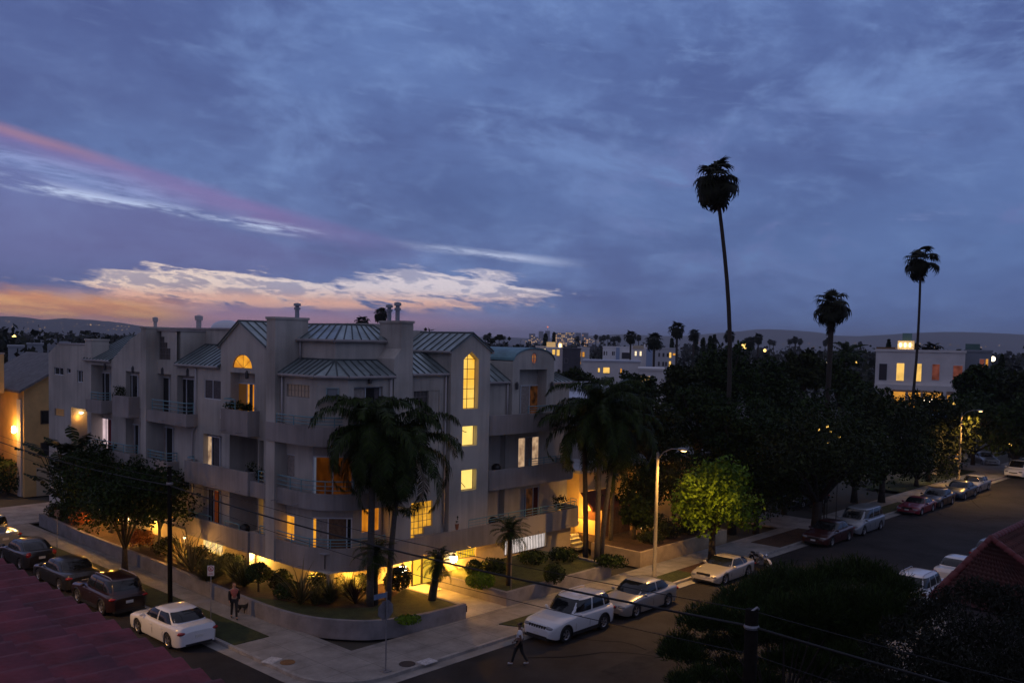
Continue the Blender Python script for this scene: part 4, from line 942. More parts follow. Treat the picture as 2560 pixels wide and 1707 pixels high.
SPEC = dict(
 suv=dict(L=4.62, W=1.86, H=1.68, wb=2.71, r=.36, gc=.24, top=[(-1, .86), (-.97, 1.02), (-.5, 1.06), (.25, 1.07), (.42, 1.05), (.80, .94), (.95, .82), (1, .64)], cab=(.36, .10, -.80, -.97), roofw=.74, belt=1.0, clad=True, rails=True),
 sedan=dict(L=4.75, W=1.82, H=1.46, wb=2.74, r=.325, gc=.17, top=[(-1, .78), (-.96, .98), (-.72, 1.0), (-.3, .96), (.35, .95), (.45, .93), (.82, .80), (.96, .68), (1, .52)], cab=(.46, .08, -.42, -.80), roofw=.72, belt=.90),
 coupe=dict(L=4.45, W=1.80, H=1.24, wb=2.57, r=.32, gc=.14, top=[(-1, .70), (-.95, .86), (-.7, .88), (-.3, .83), (.25, .82), (.35, .80), (.80, .66), (.95, .58), (1, .44)], cab=(.34, -.02, -.38, -.78), roofw=.68, belt=.76),
 van=dict(L=5.1, W=1.98, H=1.75, wb=3.03, r=.34, gc=.18, top=[(-1, .80), (-.97, 1.06), (-.4, 1.06), (.40, 1.05), (.60, 1.0), (.85, .86), (.96, .74), (1, .55)], cab=(.66, .28, -.86, -.97), roofw=.76, belt=.98),
 hatch=dict(L=4.46, W=1.74, H=1.49, wb=2.70, r=.315, gc=.15, top=[(-1, .82), (-.97, 1.05), (-.6, 1.02), (-.3, .97), (.40, .95), (.52, .92), (.84, .78), (.96, .66), (1, .5)], cab=(.56, .06, -.44, -.97), roofw=.70, belt=.92),
 pickup=dict(L=5.6, W=1.95, H=1.82, wb=3.5, r=.38, gc=.30, top=[(-1, .98), (-.98, 1.14), (-.3, 1.14), (.25, 1.14), (.5, 1.12), (.85, 1.04), (.97, .92), (1, .66)], cab=(.36, .20, -.22, -.30), roofw=.74, belt=1.08))
WHEEL = None
def make_wheel(r, w, parent, x, y, side):
    t = MB(); ys = (-w/2, -w/2*.9, 0, w/2*.9, w/2)
    prof = [(r*.62, -w/2), (r*.94, -w/2), (r, -w*.32), (r, w*.32), (r*.94, w/2), (r*.62, w/2)]
    def lat(q, prof, n=20):
        vs = []; fs = []
        for rr, yy in prof:
            for k in range(n): a = 2*math.pi*k/n; vs.append((rr*math.cos(a), yy, rr*math.sin(a)))
        for i in range(len(prof)-1):
            for k in range(n): fs.append((i*n+k, i*n+(k+1) % n, (i+1)*n+(k+1) % n, (i+1)*n+k))
        q.add(vs, fs)
    lat(t, prof); o = t.build('wheel', M_TYRE, parent, smooth=True, loc=(x, y, r))
    q = MB(); s = side; lat(q, [(r*.63, s*w*.46), (r*.58, s*w*.40), (r*.52, s*w*.30)]); lat(q, [(.001, s*w*.42), (r*.16, s*w*.42), (r*.18, s*w*.3)], 12)
    for k in range(5):
        a = 2*math.pi*k/5+.3
        for da in (-.16, .16):
            c, d = math.cos(a+da), math.sin(a+da); e, f = math.cos(a), math.sin(a); pr, pq = -f*.018, e*.018
            q.add([(c*r*.12-pr, s*w*.42, d*r*.12-pq), (c*r*.12+pr, s*w*.42, d*r*.12+pq), (c*r*.6+pr*1.6, s*w*.40, d*r*.6+pq*1.6), (c*r*.6-pr*1.6, s*w*.40, d*r*.6-pq*1.6)], [(0, 1, 2, 3)])
    g = q.build('rim', M_RIM, o); h = MB(); lat(h, [(.001, s*w*.27), (r*.6, s*w*.27)]); h.build('brake_disc', M_BLACK, o)
def car(kind, name, label, x, y, deg, pm, cat='car', group='cars parked along the kerb', plate=None, grille='bar', tail=M_TAIL, detail=True, roofglass=False):
    S = SPEC[kind]; L, Wd, Ht, wb, r, gc = S['L'], S['W'], S['H'], S['wb'], S['r'], S['gc']; hl = L/2; hw = Wd/2
    t = thing(name, label, cat, (x, y, 0), R(deg), group)
    wx_ = (wb/2, -wb/2)
    xs = sorted(set([round(v, 3) for v in np.linspace(-hl, hl, 37)]+[round(c+r*1.16*math.cos(a), 3) for c in wx_ for a in np.linspace(0, math.pi, 13)]+[-hl+.05, hl-.05, -hl+.12, hl-.12]))
    vs = []; fs = []; n = 15
    for xv in xs:
        e = abs(xv)/hl; f = 1-.20*max(0, (e-.80)/.20)**2.2
        if e > .97: f -= .06*((e-.97)/.03)
        w = hw*f; zt = ip(xv/hl, S['top']); zb = gc+.10*max(0, (e-.8)/.2)**2
        ar = 0
        for c in wx_:
            if abs(xv-c) < r*1.16: ar = max(ar, r+math.sqrt((r*1.16)**2-(xv-c)**2))
        zm = zb+(zt-zb)*.55; half = [(0, zt+.035), (w*.55, zt+.028), (w*.86, zt+.0), (w*.965, zt-.055), (w, zt-.13 if zt-.13 > zm else zm+.02), (w*.995, max(zm*.94, ar)), (w*.985, max(zb+.12, ar)), (w*.95, max(zb, ar))]
        sec = [(-yy, zz) for yy, zz in reversed(half[1:])]+half
        vs += [(xv, yy, zz) for yy, zz in sec]
    for i in range(len(xs)-1):
        for k in range(n-1): fs.append((i*n+k, i*n+k+1, (i+1)*n+k+1, (i+1)*n+k))
    fs.append(tuple(range(n))); fs.append(tuple((len(xs)-1)*n+k for k in range(n-1, -1, -1)))
    b = MB(); b.add(vs, fs)
    xf0, xf1, xr1, xr0 = [q*hl for q in S['cab']]; zb0, zr = S['belt'], Ht
    w0, w1 = hw*.93, hw*S['roofw']
    def lev(tt):
        q = tt**.9; bul = .10*math.sin(math.pi*tt)
        xf = xf0+(xf1-xf0)*q+bul*.35; xr = xr0+(xr1-xr0)*q-bul*.5
        return xf, xr, w0+(w1-w0)*tt**1.25, zb0+(zr-.05-zb0)*math.sin(tt*math.pi/2*.96)/math.sin(math.pi/2*.96)
    NE = 5.
    def ring(tt, m=40):
        xf, xr, w, z = lev(tt); xc, a = (xf+xr)/2, (xf-xr)/2; out = []
        for k in range(m):
            th = 2*math.pi*k/m; c, s = math.cos(th), math.sin(th)
            out.append((xc+a*np.sign(c)*abs(c)**(2/NE), w*np.sign(s)*abs(s)**(2/NE), z))
        return out
    vs = []; fs = []; m = 40; lv = (0, .2, .4, .6, .8, 1.)
    for tt in lv: vs += ring(tt)
    xf, xr, w, z = lev(1.)
    for sc_, dz in ((.9, .03), (.6, .048), (.2, .052)):
        vs += [((xf+xr)/2+(p[0]-(xf+xr)/2)*sc_, p[1]*sc_, z+dz) for p in ring(1.)]
    for i in range(len(lv)+2):
        for k in range(m): fs.append((i*m+k, i*m+(k+1) % m, (i+1)*m+(k+1) % m, (i+1)*m+k))
    fs.append(tuple((len(lv)+2)*m+k for k in range(m))); b.add(vs, fs)
    if kind == 'pickup': b.box(-hl+.1, xr0-.02, -hw*.8, hw*.8, 1.0, 1.16)
    body = b.build('body', pm, t, smooth=True)
    mo = body.modifiers.new('edge', 'EDGE_SPLIT'); mo.split_angle = R(38)
    # glass set 12 mm proud of the cabin shell
    def endx(tt, yy, fr):
        xf, xr, w, z = lev(tt); xc, a = (xf+xr)/2, (xf-xr)/2; v = a*(max(0, 1-abs(yy/w)**NE))**(1/NE); return (xc+v+.014 if fr else xc-v-.014), z
    def grid(fn, nu, nv, nm, mm, par):
        vs = [fn(i/nu, j/nv) for i in range(nu+1) for j in range(nv+1)]; fs = [(i*(nv+1)+j, i*(nv+1)+j+1, (i+1)*(nv+1)+j+1, (i+1)*(nv+1)+j) for i in range(nu) for j in range(nv)]
        q = MB(); q.add(vs, fs); return q.build(nm, mm, par, smooth=True)
    def fw(u, v, fr=True, lo=.10, hi=.90, k=.90):
        tt = lo+(hi-lo)*v; w = lev(tt)[2]*k*(.97 if v in (0, 1) else 1); yy = (u*2-1)*w; xx, z = endx(tt, yy, fr); return (xx, yy, z+.006)
    grid(lambda u, v: fw(u, v), 10, 5, 'windscreen', M_CGLASS, t)
    grid(lambda u, v: fw(u, v, False, .22, .86), 10, 5, 'rear_window', M_CGLASS, t)
    spl = [(.06, .47), (.52, .90)] if kind in ('sedan', 'hatch') else [(.07, .40), (.44, .72), (.75, .95)] if kind in ('suv', 'van') else [(.10, .62), (.66, .92)]
    for sd in (1, -1):
        for f0, f1 in spl:
            def sw(u, v, f0=f0, f1=f1, sd=sd):
                tt = .14+.70*v; xf, xr, w, z = lev(tt); xc, a = (xf+xr)/2, (xf-xr)/2
                xx = xf+(xr-xf)*(f0+(f1-f0)*u); yy = w*(max(0, 1-abs((xx-xc)/a)**NE))**(1/NE)+.013; return (xx, sd*yy, z)
            grid(sw, 6, 3, 'side_window', M_CGLASS, t)
    for c in wx_:
        for sd in (1, -1): make_wheel(r, .21, t, c, sd*(hw-.115), sd)
    q = MB(); q.box(-hl+.25, hl-.3, -hw*.8, hw*.8, gc+.02, .62); q.build('underbody', M_BLACK, t)
    zh = ip(.9, S['top'])-.13; zt_ = ip(-.97, S['top'])-.16
    for sd in (1, -1):
        q = MB(); q.ball((hl-.155, sd*hw*.66, zh+.015), .19, 12, 8, (.85, 1.15, .42)); q.build('headlight', M_HEAD, t, smooth=True)
        q = MB(); vert = kind in ('hatch', 'van', 'suv')
        q.ball((-hl+.12, sd*hw*.74, zt_), .16, 12, 8, (.75, 1.0, 1.05) if vert and kind != 'suv' else (.75, 1.55, .55)); q.build('tail_light', tail, t, smooth=True)
        q = MB(); q.ball((xf0-.32*1, sd*(hw+.06), zb0+.08), .10, 10, 6, (.6, 1.1, .75)); q.tube([(xf0-.30, sd*hw*.9, zb0+.04), (xf0-.31, sd*(hw+.02), zb0+.05)], .02, 5); q.build('wing_mirror', pm, t, smooth=True)
    q = MB(); q.box(-hl-.012, -hl+.03, -.17, .17, zt_-.24, zt_-.11) if kind != 'coupe' else q.box(-hl-.012, -hl+.03, -.17, .17, .42, .54); q.build('number_plate', M_PLATE, t)
    q = MB(); q.box(hl-.03, hl+.012, -.16, .16, .40, .51); q.build('number_plate', M_PLATE, t)
    q = MB()
    if grille == 'slots':
        for k in range(7): y_ = -.42+.14*k; q.box(hl-.10, hl-.012+.01*(3-abs(k-3))/3, y_-.045, y_+.045, .68, .80)
    else: q.box(hl-.09, hl+.004, -.40, .40, .54, .64)
    q.build('grille', M_BLACK, t)
    q = MB(); q.box(hl-.14, hl+.008, -hw*.62, hw*.62, gc+.05, gc+.14); q.box(-hl-.006, -hl+.1, -hw*.66, hw*.66, gc+.07, gc+.16)
    if S.get('clad'): q.box(hl-.22, hl+.014, -hw*.72, hw*.72, gc-.02, gc+.049); q.box(-hl-.012, -hl+.2, -hw*.78, hw*.78, gc-.02, gc+.069)
    q.build('bumper_insert', M_BLACK, t)
    if S.get('clad'):
        for sd in (1, -1): q = MB(); q.ball((hl-.06, sd*hw*.56, .56), .09, 10, 6, (.6, 1.5, .55)); q.build('fog_lamp', M_BLACK, t, smooth=True)
    if detail:
        q = MB()
        for sd in (1, -1):
            y_ = hw+.004
            for xv in ((xf0-.12, xf0-1.12, xf0-2.05) if kind != 'coupe' else (xf0-.1, xf0-1.4)): q.tube([(xv, sd*(y_-.012), gc+.2), (xv, sd*y_, zb0*.62), (xv-.03, sd*(y_-.03), zb0-.07)], .007, 4)
        q.build('door_seam', M_BLACK, t)
        q = MB()
        for sd in (1, -1):
            for xv in ((xf0-1.02, xf0-1.95) if kind != 'coupe' else (xf0-1.25,)): q.box(xv-.1, xv+.1, sd*hw-.012, sd*hw+.022, zb0*.83-.018, zb0*.83+.018)
        q.build('door_handle', pm, t)
    if S.get('clad'):
        for c in wx_:
            for sd in (1, -1):
                q = MB(); q.tube([(c+r*1.15*math.cos(a), sd*(hw-.012), r+r*1.15*math.sin(a)) for a in np.linspace(-.25, math.pi+.25, 15)], .045, 5); q.build('arch_trim', M_BLACK, t, smooth=True)
        q = MB(); q.box(-wb/2+r, wb/2-r, -hw-.004, hw+.004, gc-.02, gc+.13); q.build('sill_trim', M_BLACK, t)
    if S.get('rails'):
        for sd in (1, -1): q = MB(); q.tube([(xf1-.15, sd*w1*.84, zr-.02), (xf1-.3, sd*w1*.84, zr+.05), (xr1+.3, sd*w1*.84, zr+.05), (xr1+.1, sd*w1*.84, zr-.02)], .018, 5); q.build('roof_rail', M_RIM if grille != 'slots' else pm, t)
    return t
P_WHITE = paint('white_paint', (.70, .72, .76), .2); P_SILV = paint('silver_paint', (.40, .40, .40), .3, .5); P_CHAMP = paint('pale_silver_paint', (.52, .50, .47), .3, .4)
P_RED = paint('dark_red_paint', (.045, .007, .007)); P_RED2 = paint('red_paint', (.20, .016, .028)); P_BLACK = paint('black_paint', (.014, .014, .016)); P_GREY = paint('dark_grey_paint', (.028, .028, .030), .3, .4)
P_BLUE = paint('dark_blue_paint', (.03, .055, .085), .3, .3); P_MAR = paint('maroon_paint', (.018, .005, .005)); P_PEWT = paint('grey_van_paint', (.30, .32, .35), .3, .4)
car('suv', 'suv', 'white SUV with seven slot grille parked nearest the entrance path', 12.25, -1.10, 180, P_WHITE, grille='slots')
car('sedan', 'sedan', 'silver sedan parked behind the white SUV by the lamp post', 17.6, -1.10, 180, P_SILV)
car('coupe', 'coupe', 'low pale silver sports coupe parked next to the motorcycle', 26.2, -.95, 180, P_CHAMP)
car('sedan', 'sedan', 'dark red sedan parked in front of the grey minivan', 40.3, -.90, 180, P_RED)
car('van', 'minivan', 'grey minivan parked behind the dark red sedan', 45.75, -.85, 180, P_PEWT)
car('coupe', 'coupe', 'bright red car with a bluish windscreen, nearer of the red pair', 57.1, -.95, 180, P_RED2)
car('sedan', 'sedan', 'darker red sedan tucked behind the bright red car', 62.0, -.90, 180, P_MAR)
car('sedan', 'sedan', 'dark blue sedan parked beyond the two red cars', 68.3, -.90, 180, P_BLUE)
car('sedan', 'sedan', 'grey sedan parked behind the dark blue sedan', 73.6, -.60, 180, P_PEWT)
car('van', 'minivan', 'white minivan parked farthest up the street', 88.6, -.80, 180, P_WHITE)
car('suv', 'suv', 'white SUV seen from behind beside the dark tiled roof', 29.8, -10.62, 0, P_WHITE)
car('sedan', 'sedan', 'white sedan parked ahead of the white SUV across the street', 36.0, -10.7, 0, P_WHITE)
car('sedan', 'sedan', 'blue grey car half hidden by the dark tiled roof', 42.6, -10.7, 0, P_PEWT)
car('sedan', 'sedan', 'white sedan parked on the side street nearest the red roof', -.92, 10.45, 90, P_WHITE)
car('suv', 'suv', 'dark maroon SUV parked by the utility pole', -.90, 16.85, 90, P_MAR)
car('sedan', 'sedan', 'dark grey sedan parked between the maroon SUV and the black hatchback', -.72, 22.3, 90, P_GREY)
car('hatch', 'hatchback', 'black hatchback with a tall tail parked on the side street', -.60, 28.1, 90, P_BLACK)
car('pickup', 'pickup_truck', 'grey pickup truck parked last along the side street', -.55, 34.4, 90, P_PEWT)
# motorcycle beside the coupe
t = thing('motorcycle', 'chrome motorcycle parked at the tail of the pale sports coupe', 'motorcycle', (29.9, -1.25, 0), R(-118), None)
def mwheel(x, r, w):
    b = MB(); vs = []; fs = []; n = 24; prof = [(r-.10, -w), (r-.02, -w*.9), (r, 0), (r-.02, w*.9), (r-.10, w)]
    for rr, yy in prof:
        for k in range(n): a = 2*math.pi*k/n; vs.append((rr*math.cos(a), yy, rr*math.sin(a)))
    for i in range(4):
        for k in range(n): fs.append((i*n+k, i*n+(k+1) % n, (i+1)*n+(k+1) % n, (i+1)*n+k))
    b.add(vs, fs); o = b.build('wheel', M_TYRE, t, smooth=True, loc=(x, 0, r))
    g = MB()
    for k in range(12): a = 2*math.pi*k/12; g.tube([(0, 0, 0), ((r-.09)*math.cos(a), 0, (r-.09)*math.sin(a))], .006, 4)
    g.tube([(0, -w, 0), (0, w, 0)], .05, 8); g.build('spokes', M_RIM, o)
M_CHR = mat('chrome', (.75, .76, .80), .12, metal=1.)
mwheel(.78, .32, .06); mwheel(-.72, .32, .08)
for sd in (-.09, .09): b = MB(); b.tube([(.78, sd, .32), (.50, sd, .86), (.46, sd, .98)], .028, 7); b.build('fork', M_CHR, t, smooth=True)
b = MB(); b.tube([(.52, -.09, .95), (.40, -.30, 1.06), (.22, -.40, 1.02)], .016, 6); b.tube([(.52, -.09, .95), (.52, .09, .95)], .016, 6); b.tube([(.52, .09, .95), (.40, .30, 1.06), (.22, .40, 1.02)], .016, 6); b.build('handlebar', M_CHR, t, smooth=True)
b = MB(); b.ball((.16, 0, .80), .26, 14, 10, (1.15, .55, .55)); b.build('fuel_tank', paint('pearl_tank_paint', (.55, .56, .60)), t, smooth=True)
b = MB(); b.ball((-.30, 0, .70), .30, 14, 8, (1.1, .5, .26)); b.ball((-.72, 0, .78), .16, 12, 8, (1.2, .7, .4)); b.build('saddle', mat('black_leather', (.015, .014, .014), .6), t, smooth=True)
b = MB(); b.box(-.16, .22, -.15, .15, .26, .58)
for a in (-.35, .35): b.tube([(.03+a*.2, 0, .45), (.03+a*.8, 0, .72)], .085, 10)
b.build('engine', M_RIM, t)
for sd in (-.16, -.2): b = MB(); b.tube([(.2, sd, .45), (.1, sd, .28), (-.3, sd, .27), (-.95, sd, .30)], .042, 8); b.build('exhaust', M_CHR, t, smooth=True)
b = MB(); b.ball((.62, 0, .88), .10, 12, 8); b.build('headlight', M_CHR, t, smooth=True)
for c, r_ in ((.78, .38), (-.72, .38)):
    b = MB(); vs = []; fs = []
    for k in range(11):
        a = R(20+14*k)
        for w in (-.085, 0, .085): rr = r_+(.02 if w == 0 else 0); vs.append((c+rr*math.cos(a), w, .32+rr*math.sin(a)))
    for k in range(10):
        for j in range(2): fs.append((k*3+j, k*3+j+1, k*3+j+4, k*3+j+3))
    b.add(vs, fs); b.build('mudguard', paint('pearl_tank_paint', (.55, .56, .60)), t, smooth=True)
b = MB(); b.tube([(.45, 0, .85), (-.1, 0, .55), (-.72, 0, .34)], .03, 6); b.tube([(.0, .08, .32), (.05, .30, .02)], .014, 5); b.build('frame', M_BLACK, t)
# ================================================================ people and the dog
def skin_mesh(name, joints, edges, root, m, parent, sub=2):
    """one continuous surface grown round a skeleton: joints {key: ((x, y, z), radius)}"""
    ks = list(joints); me = bpy.data.meshes.new(name); me.from_pydata([joints[k][0] for k in ks], [(ks.index(a), ks.index(b)) for a, b in edges], [])
    o = bpy.data.objects.new(name, me); COL.objects.link(o)
    md = o.modifiers.new('skin', 'SKIN'); md.use_smooth_shade = True
    for i, k in enumerate(ks):
        r = joints[k][1]; sv = me.skin_vertices[0].data[i]; sv.radius = r if isinstance(r, tuple) else (r, r); sv.use_root = (k == root)
    s = o.modifiers.new('sub', 'SUBSURF'); s.levels = sub; s.render_levels = sub
    dg = bpy.context.evaluated_depsgraph_get(); dg.update(); m2 = bpy.data.meshes.new_from_object(o.evaluated_get(dg)); bpy.data.objects.remove(o)
    m2.materials.clear(); m2.materials.append(m)
    m2.polygons.foreach_set('use_smooth', [True]*len(m2.polygons)); m2.name = name
    return link(name, m2, parent)
def person(label, x, y, deg, z, J, skin, top, legs, shoe, hairm, hair='long', jacket=None, sleeve='long', scale=1.):
    """J: joint positions of a walking figure facing +X (left = +Y)"""
    t = thing('person', label, 'person', (x, y, z), R(deg)); t.scale = (scale,)*3
    P = dict(pel=((0, 0, .95), (.105, .135)), sp=((.01, 0, 1.15), (.095, .125)), ch=((.0, 0, 1.32), (.10, .15)), nk=((.0, 0, 1.46), .055), hd0=((.02, 0, 1.53), .058), hd1=((.015, 0, 1.62), (.092, .076)), hd2=((.005, 0, 1.69), (.070, .062)))
    E_ = [('pel', 'sp'), ('sp', 'ch'), ('ch', 'nk'), ('nk', 'hd0'), ('hd0', 'hd1'), ('hd1', 'hd2')]
    for s, q in (('l', 1), ('r', -1)):
        hip, knee, ank, toe = J['leg'+s]; sh, el, wr, hn = J['arm'+s]
        P['hp'+s] = (hip, .092); P['kn'+s] = (knee, .060); P['cf'+s] = (tuple((np.array(knee)*.62+np.array(ank)*.38)), .056); P['an'+s] = (ank, .038); P['to'+s] = (toe, .032)
        P['sh'+s] = (sh, .062); P['el'+s] = (el, .042); P['wr'+s] = (wr, .027); P['ha'+s] = (hn, (.034, .018))
        E_ += [('pel', 'hp'+s), ('hp'+s, 'kn'+s), ('kn'+s, 'cf'+s), ('cf'+s, 'an'+s), ('an'+s, 'to'+s), ('ch', 'sh'+s), ('sh'+s, 'el'+s), ('el'+s, 'wr'+s), ('wr'+s, 'ha'+s)]
    body = skin_mesh('body', P, E_, 'pel', skin, t)
    # fingers, thumb, face
    b = MB()
    for s, q in (('l', 1), ('r', -1)):
        wr, hn = np.array(J['arm'+s][2]), np.array(J['arm'+s][3]); d = (hn-wr)/np.linalg.norm(hn-wr); sx = np.cross(d, (0, q, 0)); sx /= np.linalg.norm(sx)
        for i, ln in enumerate((.062, .078, .082, .072)):
            a = hn+d*.02+sx*(i-1.5)*.019; b.tube([a, a+d*ln*.5+np.array((0, -q*.006, 0)), a+d*ln*.86+np.array((0, -q*.022, 0))], [.0095, .0085, .006], 6)
        a = wr+d*.03+sx*.03; b.tube([a, a+d*.035+sx*.022, a+d*.065+sx*.018], [.011, .010, .007], 6)
    b.ball((.112, 0, 1.60), .016, 8, 6, (1., .8, 1.5))
    for q in (1, -1): b.ball((.012, q*.082, 1.60), .026, 8, 6, (.7, .35, 1.1))
    d_ = b.build('skin_detail', skin, None, smooth=True); bm_ = bmesh.new(); bm_.from_mesh(body.data); bm_.from_mesh(d_.data); bm_.to_mesh(body.data); bm_.free(); bpy.data.objects.remove(d_)
    e = MB()
    for q in (1, -1): e.ball((.096, q*.031, 1.628), .011, 8, 6)
    e.build('eye', M_BLACK, body); e = MB(); e.ball((.100, 0, 1.565), .02, 8, 5, (.5, 1.1, .3)); e.build('mouth', mat('lips', (.25, .07, .06), .6), body)
    # clothing
    C = dict(pel=((0, 0, .98), (.118, .148)), sp=((.012, 0, 1.15), (.112, .142)), ch=((.0, 0, 1.33), (.115, .158)), nk=((0, 0, 1.43), .068)); Ec = [('pel', 'sp'), ('sp', 'ch'), ('ch', 'nk')]
    for s in 'lr':
        sh, el, wr, hn = map(np.array, J['arm'+s]); C['sh'+s] = (tuple(sh), .074); Ec.append(('ch', 'sh'+s))
        if sleeve == 'short': C['sl'+s] = (tuple(sh*.45+el*.55), .066); Ec.append(('sh'+s, 'sl'+s))
    if not jacket or True: skin_mesh('shirt', C, Ec, 'pel', top, t)
    if jacket:
        for q in (1, -1):
            b = MB(); n = 8
            vs = []
            for k in range(n+1):
                z_ = .80+.66*k/n; w = .165+.01*math.sin(k); f = .10 if k < n else .04
                for a in np.linspace(0, 1, 7): th = R(100-172*a) if True else 0; vs.append((-.135*math.cos(a*math.pi*.62+.0)*1.0+.02, q*(.03+w*math.sin(a*math.pi*.62)**.8) if a > 0 else 0, z_))
            b.add(vs, [(k*7+j, k*7+j+1, k*7+j+8, k*7+j+7) for k in range(n) for j in range(6)]); b.build('jacket_panel', jacket, t, smooth=True)
        for s in 'lr':
            sh, el, wr, hn = J['arm'+s]; skin_mesh('sleeve', dict(a=(sh, .078), b=(el, .058), c=(wr, .044)), [('a', 'b'), ('b', 'c')], 'a', jacket, t)
    Lg = dict(pel=((0, 0, .95), (.116, .146))); El = []
    for s in 'lr':
        hip, knee, ank, toe = J['leg'+s]; Lg['h'+s] = (hip, .104); Lg['k'+s] = (knee, .070); Lg['a'+s] = (ank, .050); El += [('pel', 'h'+s), ('h'+s, 'k'+s), ('k'+s, 'a'+s)]
    skin_mesh('trousers', Lg, El, 'pel', legs, t)
    for s in 'lr':
        hip, knee, ank, toe = J['leg'+s]; a, c = np.array(ank), np.array(toe); d = (c-a); b = MB()
        mid = (a+c)/2; skin_mesh('shoe', dict(h=(tuple(a+np.array((-.045, 0, -.03))), (.045, .04)), m=(tuple(mid+np.array((0, 0, -.012))), (.042, .042)), t=(tuple(c+np.array((.03, 0, -.0))), (.032, .042))), [('h', 'm'), ('m', 't')], 'h', shoe, t)
    if hair == 'long':
        skin_mesh('hair', dict(a=((.0, 0, 1.69), (.095, .088)), b=((-.045, 0, 1.62), (.085, .095)), c=((-.07, 0, 1.48), (.06, .095)), d=((-.09, 0, 1.32), (.04, .075))), [('a', 'b'), ('b', 'c'), ('c', 'd')], 'a', hairm, t)
    else:
        skin_mesh('hair', dict(a=((.0, 0, 1.70), (.098, .092)), b=((-.035, 0, 1.655), (.092, .094)), c=((-.055, 0, 1.60), (.06, .07))), [('a', 'b'), ('b', 'c')], 'a', hairm, t)
    return t
def walk(st, arm=.16, bend=.10):
    """front leg left by st, rear leg right"""
    return dict(legl=((.0, .09, .90), (st*.62, .09, .49), (st*.95, .09, .085), (st*.95+.14, .10, .035)), legr=((-.0, -.09, .90), (-st*.30, -.09, .47), (-st*1.05, -.09, .12), (-st*1.05+.13, -.10, .035)),
                arml=((.0, .185, 1.38), (-arm*.55, .235, 1.12), (-arm*.55+bend, .235, .89), (-arm*.5+bend*1.35, .23, .82)), armr=((.0, -.185, 1.38), (arm*.30, -.235, 1.12), (arm*.35+bend*1.2, -.235, .90), (arm*.4+bend*1.6, -.22, .83)))
SK1 = mat('light_skin', (.48, .27, .18), .55); SK2 = mat('brown_skin', (.16, .085, .055), .55)
px_, py_, _ = at(585, 1545, KZ)
person('person in a coral top and open black jacket walking a dog on the pavement', px_, py_, -112, KZ, walk(.20, .10, .06), SK1, mat('coral_top', (.42, .12, .09), .85, var=.3, scale=6), mat('black_leggings', (.014, .013, .015), .8), mat('dark_shoe', (.03, .03, .03), .7), mat('auburn_hair', (.22, .09, .03), .6), 'long', mat('black_jacket', (.012, .012, .014), .75), scale=.97)
px_, py_, _ = at(1298, 1660, 0)
person('person in a white T-shirt and black trousers crossing the street', px_, py_, 118, 0, walk(.30, .20, .14), SK2, mat('white_tshirt', (.70, .72, .76), .85, var=.08, scale=5), mat('black_trousers', (.012, .012, .013), .85), mat('white_trainer', (.55, .55, .57), .7), mat('black_hair', (.008, .008, .008), .7), 'short', sleeve='short', scale=1.02)
# small black dog on the pavement
dx_, dy_, _ = at(608, 1532, KZ)
dg_ = thing('dog', 'small black dog standing beside the person on the pavement', 'dog', (dx_, dy_, KZ), R(-62))
M_FUR = mat('black_fur', (.010, .0095, .010), .9, bump=1., bscale=90)
J = dict(hip=((-.20, 0, .34), (.085, .08)), bel=((-.03, 0, .33), (.075, .075)), che=((.14, 0, .34), (.10, .09)), nek=((.24, 0, .43), .062), hed=((.30, 0, .50), (.062, .06)), muz=((.38, 0, .48), .034), nos=((.42, 0, .475), .022), ta0=((-.29, 0, .38), .022), ta1=((-.37, 0, .46), .014))
E_ = [('hip', 'bel'), ('bel', 'che'), ('che', 'nek'), ('nek', 'hed'), ('hed', 'muz'), ('muz', 'nos'), ('hip', 'ta0'), ('ta0', 'ta1')]
for s, q in (('l', 1), ('r', -1)):
    J['fs'+s] = ((.15, q*.075, .27), .045); J['fk'+s] = ((.14+.03*q, q*.075, .14), .026); J['ff'+s] = ((.155+.05*q, q*.075, .022), .024)
    J['hs'+s] = ((-.18, q*.075, .27), .055); J['hk'+s] = ((-.14-.02*q, q*.078, .19), .036); J['hh'+s] = ((-.26-.03*q, q*.078, .115), .022); J['hf'+s] = ((-.225-.03*q, q*.078, .02), .024)
    J['ea'+s] = ((.275, q*.05, .57), .016); E_ += [('che', 'fs'+s), ('fs'+s, 'fk'+s), ('fk'+s, 'ff'+s), ('hip', 'hs'+s), ('hs'+s, 'hk'+s), ('hk'+s, 'hh'+s), ('hh'+s, 'hf'+s), ('hed', 'ea'+s)]
skin_mesh('body', J, E_, 'hip', M_FUR, dg_)
b = MB(); b.lathe([(.064, -.012), (.068, 0), (.064, .012)], (.235, 0, .43), 12); b.build('collar', mat('red_collar', (.25, .02, .02), .6), dg_)
